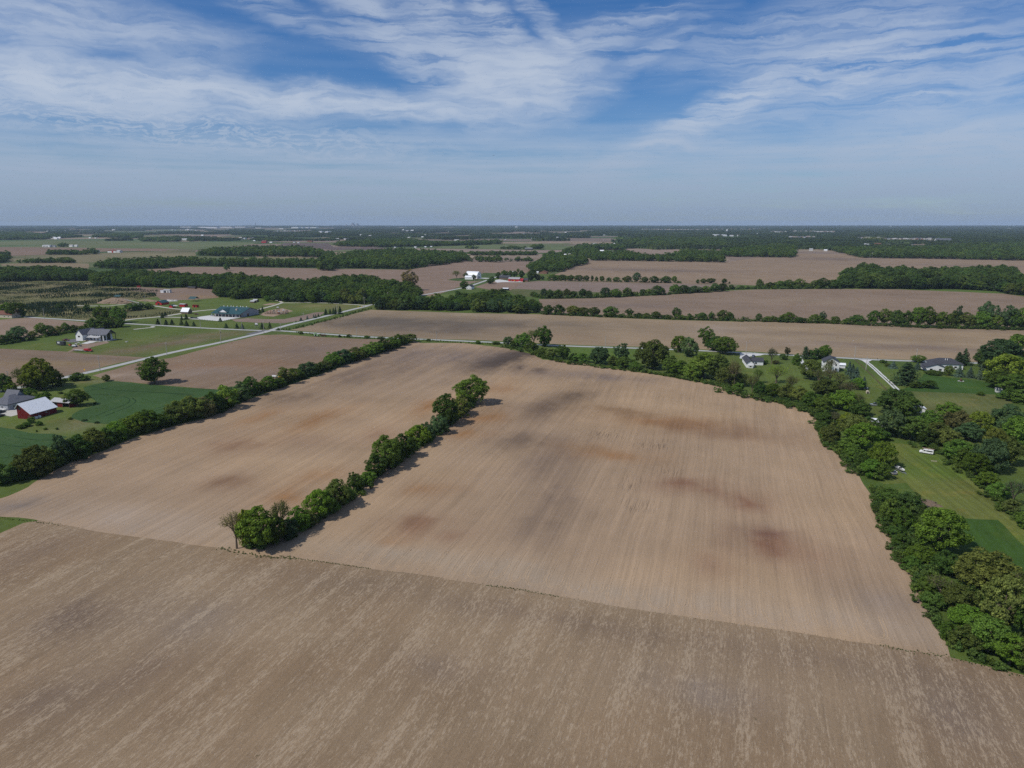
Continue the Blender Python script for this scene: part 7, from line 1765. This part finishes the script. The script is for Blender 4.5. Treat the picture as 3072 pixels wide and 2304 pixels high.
for s in (-1, 1): wheel(tl, -.8, s * 1.0, .32, .2)
t_ = thing('canoe', 'small white canoe lying beside the silver car', 'canoe', (165.3,290.1), ba)
MB().loft([[(x, -w_, .45), (x, 0, .05), (x, w_, .45), (x, 0, .3)] for x, w_ in [(-1.4, .03), (-.8, .28), (0, .36), (.8, .28), (1.4, .03)]]).build('hull', M['white'], t_)
t_ = thing('lumber_pile', 'stack of pale boards on the mown strip', 'lumber', (190.2,304.3), R(-12))
for k in range(5): MB().box(-1.3 + k * .06, 1.2 + k * .05, -.3 + k * .13, -.2 + k * .13, 0, .14 + .03 * (k % 2)).build('board', M['tan'], t_)
t_ = thing('pickup_truck', 'pale pickup truck half hidden by the big dark tree', 'pickup', (212.7,403.3), R(-14))
bpy.data.objects.remove(t_)
car('pickup_truck', 'pale blue pickup half hidden beside the big dark tree', (212.7,403.3), R(-14), TRUCK, CAB_T, 1.95, M['silver'], cat='pickup', wheels=(1.0, 4.6), r=.4)
t_ = thing('play_house', 'small round topped wooden play house on the grass', 'play house', (223.6,433.7), RZ)
MB().prism([(-.9, 0), (.9, 0), (.9, 1.1), (.6, 1.7), (0, 1.95), (-.6, 1.7), (-.9, 1.1)], 0, 1.8, 'y').build('shell', M['tan'], t_)
MB().prism([(-.5, .1), (.5, .1), (.5, .9), (0, 1.3), (-.5, .9)], -.05, -.005, 'y').build('doorway', M['dark'], t_)
t_ = thing('garden_bench', 'white garden bench at the foot of the spruces', 'bench', (228.6,446.3), RZ)
MB().box(-1.2, 1.2, -.25, .25, .4, .48).build('seat', M['white'], t_)
MB().box(-1.2, 1.2, .22, .3, .48, 1.0).build('backrest', M['white'], t_)
for x in (-1.05, .95): MB().box(x, x + .1, -.22, .22, 0, .4).build('leg', M['white'], t_)
for lb, q, pr_, cb, m_, rz_ in [('dark suv parked left of a pair beside the hall lot', (-357.3,790.8), SUV, CAB_U, 'black', R(-8)), ('dark sedan parked right of a pair beside the hall lot', (-352.8,789.8), SEDAN, CAB_S, 'charcoal', R(-8)),
                               ('silver car parked at the hall porch corner', (-344.8,813.9), SEDAN, CAB_S, 'silver', R(-10)), ('grey car parked at the right of the hall lot', (-312.3,802.2), SUV, CAB_U, 'silver', R(10)),
                               ('red car parked on the grass by the sales hut', (-368.2,826.0), SEDAN, CAB_S, 'maroon', R(5)), ('dark car in the yard by the white deck', (-288.7,387.4), SUV, CAB_U, 'black', R(70)), ('white car in front of the red workshop', (13.6,1293.2), SEDAN, CAB_S, 'white', R(0)),
                               ('blue car at the roadside house corner', (193.2,558.9), SUV, CAB_U, 'bluegrey', R(60)), ('red car beside the low white farmhouse', (-96.1,1366.4), SEDAN, CAB_S, 'brightred', R(0)), ('dark car beneath the left edge trees', (-283.5,379.8), SEDAN, CAB_S, 'black', R(80))]:
    car('car', lb, q, rz_, pr_, cb, 1.85, M[m_], 'parked cars')
car('pickup_truck', 'dark red pickup parked behind the black trailer', (-405.6,638.4), R(10), TRUCK, CAB_T, 2.0, M['maroon'], cat='pickup', wheels=(1.0, 4.6), r=.42)

bt = thing('box_trailer', 'black enclosed cargo trailer with white sign panel', 'trailer', (-394.1,613.1), RZ)
MB().box(-4.1, 4.1, -1.2, 1.2, .7, 3.6).build('box', M['charcoal'], bt, bevel=.05)
MB().box(-2.8, -.4, -1.235, -1.205, 1.9, 3.2).build('sign_panel', M['white'], bt)
MB().box(-2.1, -1.2, -1.26, -1.24, 2.4, 2.7).build('sign_mark', M['charcoal'], bt)
for x in (-.5, .5):
    for s in (-1, 1): wheel(bt, x, s * 1.15, .4, .25)
MB().box(-5.8, -4.1, -.08, .08, .6, .75).build('drawbar', M['steel'], bt)

tr_ = Vector((-352.6,582.5))
ta = RZ + R(2)
dt = thing('dump_truck', 'bright red dump truck hitched to a flat trailer', 'truck', (tr_.x, tr_.y), ta)
MB().box(-3.6, 3.4, -.5, .5, .75, 1.05).build('chassis', M['black'], dt)
MB().box(-3.7, .6, -1.2, 1.2, 1.15, 2.5).build('dump_bed', M['brightred'], dt, bevel=.06)
MB().prism([(.85, .8), (2.0, .8), (2.0, 2.0), (1.7, 2.8), (.85, 2.85)], -1.1, 1.1, 'y').build('cab', M['brightred'], dt, bevel=.08)
MB().prism([(2.0, .8), (3.6, .8), (3.6, 1.5), (3.4, 1.7), (2.0, 1.85)], -.9, .9, 'y').build('hood', M['brightred'], dt, bevel=.08)
for s in (-1, 1):
    y0, y1 = sorted((s * 1.09, s * 1.115))
    MB().box(1.0, 1.75, y0, y1, 1.9, 2.6).build('side_window', M['glass'], dt)
    for x in (-2.6, -1.5, 2.7): wheel(dt, x, s * 1.0, .52, .35)
    MB().box(3.55, 3.65, s * .7 - .15, s * .7 + .15, 1.1, 1.35).build('headlight', M['white'], dt)
MB().box(1.72, 1.98, -.95, .95, 2.05, 2.6).build('windscreen', M['glass'], dt)
ft = thing('flatbed_trailer', 'long pale flat trailer behind the red dump truck', 'trailer', (tr_.x - 9.6 * math.cos(ta), tr_.y - 9.6 * math.sin(ta)), ta)
MB().box(-4.6, 4.4, -1.2, 1.2, .85, 1.05).build('deck', M['concrete'], ft)
MB().prism([(-4.6, .95), (-6.2, .2), (-6.2, .35), (-4.6, 1.1)], -1.1, 1.1, 'y').build('ramp', M['concrete'], ft)
for x in (-2.6, -1.7):
    for s in (-1, 1): wheel(ft, x, s * 1.1, .42, .28)
MB().box(4.4, 6.0, -.1, .1, .7, .85).build('drawbar', M['steel'], ft)

ex = thing('excavator', 'white tracked excavator with raised boom in the yard', 'excavator', (-377.1,604.2), RZ + R(20))
for s in (-1, 1): MB().prism([(-1.8, .15), (-1.5, 0), (1.5, 0), (1.8, .15), (1.8, .55), (1.5, .75), (-1.5, .75), (-1.8, .55)], s * 1.05 - .28, s * 1.05 + .28, 'y').build('track', M['black'], ex)
MB().box(-1.9, 1.3, -1.1, 1.1, .9, 1.9).build('house', M['white'], ex, bevel=.1)
MB().box(.1, 1.3, .1, 1.05, 1.9, 2.9).build('cab', M['glass'], ex, bevel=.08)
MB().box(.05, 1.35, .05, 1.1, 2.9, 3.0).build('cab_roof', M['white'], ex)
MB().tube((1.2, -.3, 1.5), (2.9, -.3, 4.1), .26, .22).tube((2.9, -.3, 4.1), (4.8, -.3, 3.9), .22, .2).build('boom', M['offwhite'], ex)
MB().tube((4.8, -.3, 3.9), (5.6, -.3, 1.6), .2, .15).build('arm', M['offwhite'], ex)
MB().prism([(5.2, 1.6), (6.0, 1.5), (5.8, .6), (5.0, .7)], -.8, .2, 'y').build('bucket', M['charcoal'], ex)
sk = thing('skid_loader', 'small orange loader beside the black trailer', 'loader', (-384.4,610.0), RZ)
MB().box(-1.2, .9, -.75, .75, .4, 1.5).build('body', M['orange'], sk, bevel=.08)
MB().box(-.5, .7, -.6, .6, 1.5, 2.1).build('cab', M['charcoal'], sk)
MB().box(.9, 1.5, -.95, .95, .1, .7).build('bucket', M['charcoal'], sk)
for x in (-.75, .55):
    for s in (-1, 1): wheel(sk, x, s * .85, .42, .3)
for k, (q, m_, d_) in enumerate(zip([(-386.8,635.7),(-385.6,637.4),(-382.6,639.7),(-379.3,640.7),(-346.5,630.7),(-375.9,610.0)], ('tan', 'wood', 'tan', 'brick', 'concrete', 'charcoal'), ('tan', 'brown', 'pale', 'brick', 'grey stone', 'dark'))):
    t_ = thing('material_pile', '%s heap of building material, %s from the left by the farmhouse' % (d_, nth(k + 1)), 'material', q, RZ)
    for j in range(6): MB().box(-1.2 + .8 * (j % 3), -.5 + .8 * (j % 3), -.5 + .55 * (j // 3), -.02 + .55 * (j // 3), 0, .5 + .12 * ((j * 7) % 4)).build('stack', M[m_], t_)

tk = thing('tractor', 'green tractor parked on the grass verge', 'tractor', (-184.7,663.4), RZ + R(3))
MB().box(-.2, 2.3, -.5, .5, .9, 1.75).build('hood', M['lime'], tk, bevel=.08)
MB().box(-1.9, .2, -.6, .6, .8, 1.3).build('chassis', M['green'], tk)
MB().box(-1.5, 0, -.8, .8, 1.5, 2.9).build('cab', M['glass'], tk, bevel=.06)
MB().box(-1.6, .1, -.9, .9, 2.9, 3.08).build('cab_roof', M['lime'], tk)
for s in (-1, 1):
    wheel(tk, -1.1, s * 1.15, .95, .5); wheel(tk, 1.7, s * .95, .62, .35)
    MB().prism([(-2.1, 1.6), (-1.9, 2.1), (-.3, 2.1), (-.1, 1.6)], s * 1.15 - .3, s * 1.15 + .3, 'y').build('fender', M['lime'], tk)
MB().tube((1.6, .2, 1.7), (1.6, .2, 2.9), .06).build('exhaust', M['black'], tk)
pl = thing('planter', 'folded rust red implement behind the green tractor', 'farm implement', (-178.2,663.4), RZ)
MB().box(-2.6, 2.6, -.15, .15, .9, 1.15).build('beam', M['rust'], pl)
for k in range(7):
    x = -2.4 + k * .8
    MB().box(x - .1, x + .1, -.6, .6, .3, .9).build('shank', M['rust'], pl)
    MB().tube((x, 0, 1.1), (x + .3 * (1 if k > 3 else -1), .2, 3.0 + .3 * (k % 3)), .1).build('wing_arm', M['rust'], pl)
for x in (-2.0, 2.0):
    for s in (-1, 1): wheel(pl, x, s * .5, .45, .25)
hv = thing('seed_drill', 'yellow and white seed drill beside the hedgerow', 'farm implement', (-162.0,479.0), RZ)
MB().box(-4, 4, -.5, .5, .8, 1.0).build('frame', M['black'], hv)
for k in range(8): MB().prism([(-3.9 + k, 1.0), (-3.1 + k, 1.0), (-3.0 + k, 1.9), (-4.0 + k, 1.9)], -.4, .4, 'y').build('hopper', M['yellow'] if k in (5, 6) else M['white'], hv)
for x in (-3.4, 3.4): wheel(hv, x, 0, .5, .3)
MB().box(-.1, .1, .5, 3.6, .7, .9).build('drawbar', M['black'], hv)
MB().tube((-3.5, 0, 1.9), (-3.5, 0, 3.6), .07).tube((-2.2, 0, 1.9), (-2.2, 0, 3.4), .07).build('marker_arm', M['steel'], hv)
for k, q in enumerate([(-1.1,1298.6),(4.9,1295.9),(8.7,1298.6)]):
    t_ = thing('farm_machine', '%s orange machine from the left before the red workshop' % nth(k + 1), 'machine', q, RZ, 'machines before the red workshop')
    MB().box(-1.5, 1.5, -.9, .9, .6, 2.1).build('body', M['orange'], t_, bevel=.1)
    MB().box(-.8, .5, -.7, .7, 2.1, 3.0).build('cab', M['yellow'] if k == 1 else M['glass'], t_)
    for x in (-.9, 1.0):
        for s in (-1, 1): wheel(t_, x, s * .95, .6, .35)

# ------------------------------------------------------------------ far buildings, towers, mast, skyline
doored = far_white[:2]
for k, q in enumerate(sorted(far_white, key=lambda q: q[1])):
    x, y, h_, w_ = q
    h_ = max(h_, 3.5); w_ = max(w_, 8)
    t_ = thing('far_building', '%s nearest of the white buildings far across the plain' % nth(k + 1), 'building', (x, y), RZ, 'white buildings far across the plain')
    d_ = max(7, w_ * .45)
    low_ = w_ > 3.2 * h_
    gable(t_, -w_ / 2, w_ / 2, 0, d_, h_ * (.8 if low_ else .6), h_, 'x', M['white'] if k % 3 else M['offwhite'], [M['whitemetal'], M['roofpale'], M['greymetal'], M['midshingle']][k % 4], .4)
    if q in doored:
        for j in range(4): win(t_, -w_ * .4 + j * w_ * .2, -w_ * .4 + j * w_ * .2 + w_ * .1, 0, 0, 0, h_ * .55, '-y', False, 'door')
far_house_meshes = None
for k, (x, y) in enumerate(far_rows):
    if far_house_meshes is None:
        far_house_meshes = []
        for wm, rm in ((M['offwhite'], M['roofpale']), (M['tan'], M['rooftan']), (M['white'], M['midshingle']), (M['brick'], M['rooftan'])):
            tmp = bpy.data.objects.new('tmp', None)
            r_ = gable(tmp, -9, 9, 0, 11, 5.5, 9.5, 'x' if wm is not M['tan'] else 'y', wm, rm, .5)
            wl = [o for o in tmp.children if o is not r_][0]
            far_house_meshes.append((wl.data, r_.data))
            for o in list(tmp.children): bpy.data.objects.remove(o)
            bpy.data.objects.remove(tmp)
    t_ = thing('distant_house', 'distant house in a row of roofs among the far trees', 'house', (x, y), RZ + _rr.choice((0, .3, -.4, 1.57)), 'distant houses among the far trees')
    wl, rf = far_house_meshes[k % 4]
    link(bpy.data.objects.new('wall', wl), t_); link(bpy.data.objects.new('roof', rf), t_)
    s_ = _rr.uniform(.85, 1.25); t_.scale = (s_, s_, s_)
t_ = thing('barn', 'far red and white barn with red roof beside a grain bin', 'barn', (-1417.9,2561.4), RZ)
gable(t_, -22, 14, 0, 14, 6, 9, 'x', M['white'], M['brownroof'])
gable(t_, 14.1, 30, 1, 15, 6, 8.5, 'x', M['offwhite'], M['greymetal'], name='annex_wall')
MB().box(-3, 3, -.4, -.05, 0, 6.5).build('door', M['brightred'], t_)
MB().lathe([(1.3, 9), (1.3, 10.5), (.05, 12)], 6, (-2, 7)).build('cupola', M['brightred'], t_)
t_ = thing('grain_bin', 'silver grain bin beside the far left farm trees', 'grain bin', (-1460.1,2548.6), 0)
MB().lathe([(4.5, 0), (4.5, 8.5)], 20).build('shell', M['steel'], t_)
MB().lathe([(4.7, 8.5), (.6, 11)], 20).build('roof', M['steel'], t_)
t_ = shed('barn', 'small far red barn at the edge of the dark field', (-1292.9,3766.7), 26, 16, 8, 13, M['brightred'], M['brownroof'], 'x', 'barn')
t_ = shed('barn', 'long far red shed right of the white gable', (-1094.3,3910.0), 30, 14, 5, 8, M['brick'], M['brownroof'], 'x', 'barn')
t_ = shed('barn', 'far dark arched shed on the middle plain', (-587.5,5217.7), 40, 20, 8, 14, M['charcoal'], M['midshingle'], 'x', 'barn')
t_ = shed('house', 'far red farmhouse before the pale right field', (1693.8,3349.0), 28, 14, 6, 11, M['brightred'], M['brownroof'], 'x', 'house')
t_ = shed('church_hall', 'wide grey roofed building among the far right woods', (2332.5,3910.0), 75, 40, 8, 20, M['offwhite'], M['midshingle'], 'x', 'building')
for k, q in enumerate(ware):
    t_ = thing('warehouse', 'long white warehouse near the horizon, %s from the left' % nth(k + 1), 'warehouse', (q[0], q[1]), 0, 'warehouses near the horizon')
    h_ = max(14, min(q[2], 30))
    MB().box(-q[3] / 2, q[3] / 2, 0, 160, 0, h_).build('wall', M['white'], t_)
    MB().box(-q[3] / 2 + 3, q[3] / 2 - 3, 3, 157, h_ + .02, h_ + 1.5).build('roof', M['whitemetal'], t_)
for k, q in enumerate(big_white):
    t_ = thing('school_building', ['left half of the long white building in the far woods', 'right half of the long white building in the far woods'][k], 'building', (q[0], q[1]), 0)
    MB().box(-q[3] / 2, q[3] / 2, 0, 50, 0, max(q[2], 10)).build('wall', M['white'], t_)
    MB().box(-q[3] / 2 + 2, q[3] / 2 - 2, 2, 48, max(q[2], 10) + .02, max(q[2], 10) + 2).build('roof', M['whitemetal'], t_)


def water_tower(q, label, style):
    t_ = thing('water_tower', label, 'water tower', (q[0], q[1]), 0)
    h_, r = q[2], max(q[3] / 2, 5)
    if style == 'legs':
        MB().lathe([(r * .2, h_ * .52), (r * .8, h_ * .58), (r, h_ * .7), (r, h_ * .84), (r * .75, h_ * .94), (.05, h_)], 18).build('tank', M['white'], t_, smooth=True)
        for i in range(5):
            a_ = 2 * math.pi * i / 5
            MB().tube((r * 1.05 * math.cos(a_), r * 1.05 * math.sin(a_), 0), (r * .8 * math.cos(a_), r * .8 * math.sin(a_), h_ * .66), 1.0, .8).build('leg', M['offwhite'], t_)
        MB().tube((0, 0, 0), (0, 0, h_ * .6), 1.6).build('riser', M['offwhite'], t_)
    else:
        MB().lathe([(r, 0), (r, h_ * .94), (r * .8, h_ * .98), (.05, h_)], 18).build('tank', M['offwhite'], t_, smooth=True)
        MB().lathe([(r * 1.02, h_ * .35), (r * 1.02, h_ * .42)], 18).build('band', M['charcoal'], t_)


water_tower([(-1188.0,7947.8,31.4,19.8)][0], 'white legged water tower on the left middle plain', 'legs')
water_tower([(2249.7,7597.6,30.8,22.1)][0], 'white round water tower on the right plain', 'legs')
_q = [(72.6,11728.8,43.9,31.6)][0]
for k in range(2): water_tower((_q[0] + (k - .5) * _q[3] * .62, _q[1], min(_q[2], 100), _q[3] * .45), ['left twin of the pale silo towers on the middle horizon', 'right twin of the pale silo towers on the middle horizon'][k], 'silo')
MAST = ((-6969.7,19779.8)[0], (-6969.7,19779.8)[1])
t_ = thing('radio_mast', 'thin dark radio mast above the left horizon', 'mast', (MAST[0] * .8, MAST[1] * .8), 0)
mm = MB()
for i in range(3):
    a_ = 2 * math.pi * i / 3
    mm.tube((9 * math.cos(a_), 9 * math.sin(a_), 0), (3 * math.cos(a_), 3 * math.sin(a_), 97), 2.0, 1.4, 5)
mm.build('lattice', M['charcoal'], t_)
MB().lathe([(5, 84), (5, 91)], 8).build('antenna', M['charcoal'], t_)
base_ = 20500.0
for k, (bx, hh, ww) in enumerate([(-0.2277, 46, 40), (-0.2212, 48, 40), (-0.2189, 98, 44), (-0.2174, 56, 60), (-0.2127, 80, 36), (-0.2117, 46, 50)]):
    t_ = thing('city_tower', '%s tower from the left of the hazy skyline' % nth(k + 1), 'skyscraper', (bx * base_, base_), RZ, 'towers of the hazy skyline')
    MB().box(-ww / 2, ww / 2, -40, 40, 0, hh * .75).build('shaft', M['city'], t_)
    MB().box(-ww * .35, ww * .35, -28, 28, hh * .75 + .02, hh * .93).build('upper_shaft', M['city'], t_)
    MB().box(-ww * .15, ww * .15, -10, 10, hh * .93 + .02, hh).build('crown', M['city'], t_)

# a bird crossing the sky
bd = thing('bird', 'small dark bird with spread wings high in the sky', 'bird', (-5.4, 220, 124.3), R(60))
bd.scale = (.42, .42, .42)
MB().loft([[(x, r * math.cos(t), r * math.sin(t)) for t in np.linspace(0, 6.28, 7)[:6]] for x, r in ((-.45, .02), (-.2, .12), (.1, .15), (.35, .08), (.48, .02))]).build('body', M['black'], bd)
for s in (-1, 1): MB().add([(.15, s * .08, .02), (-.15, s * .08, .0), (-.05, s * .7, .2), (.12, s * .7, .2), (-.12, s * 1.25, .02), (.15, s * .08, .05), (-.15, s * .08, .03), (-.05, s * .7, .23), (.12, s * .7, .23)], [(0, 1, 2, 3), (2, 4, 3), (5, 8, 7, 6), (0, 3, 8, 5), (1, 6, 7, 2), (7, 8, 4)]).build('wing', M['black'], bd)

# ------------------------------------------------------------------ the air
hz = MB().box(-23000, 23000, -700, 23500, -1.5, 128)
m, t = new_mat('thin_summer_haze')
vol = t.n('ShaderNodeVolumePrincipled', None, Color=(0.62, 0.79, 1.0, 1), Density=HAZE, Anisotropy=0.0)
t.n('ShaderNodeOutputMaterial', None, Volume=vol)
tag(hz.build('haze', m), 'thin bluish summer haze over the plain', 'haze', None, 'stuff')
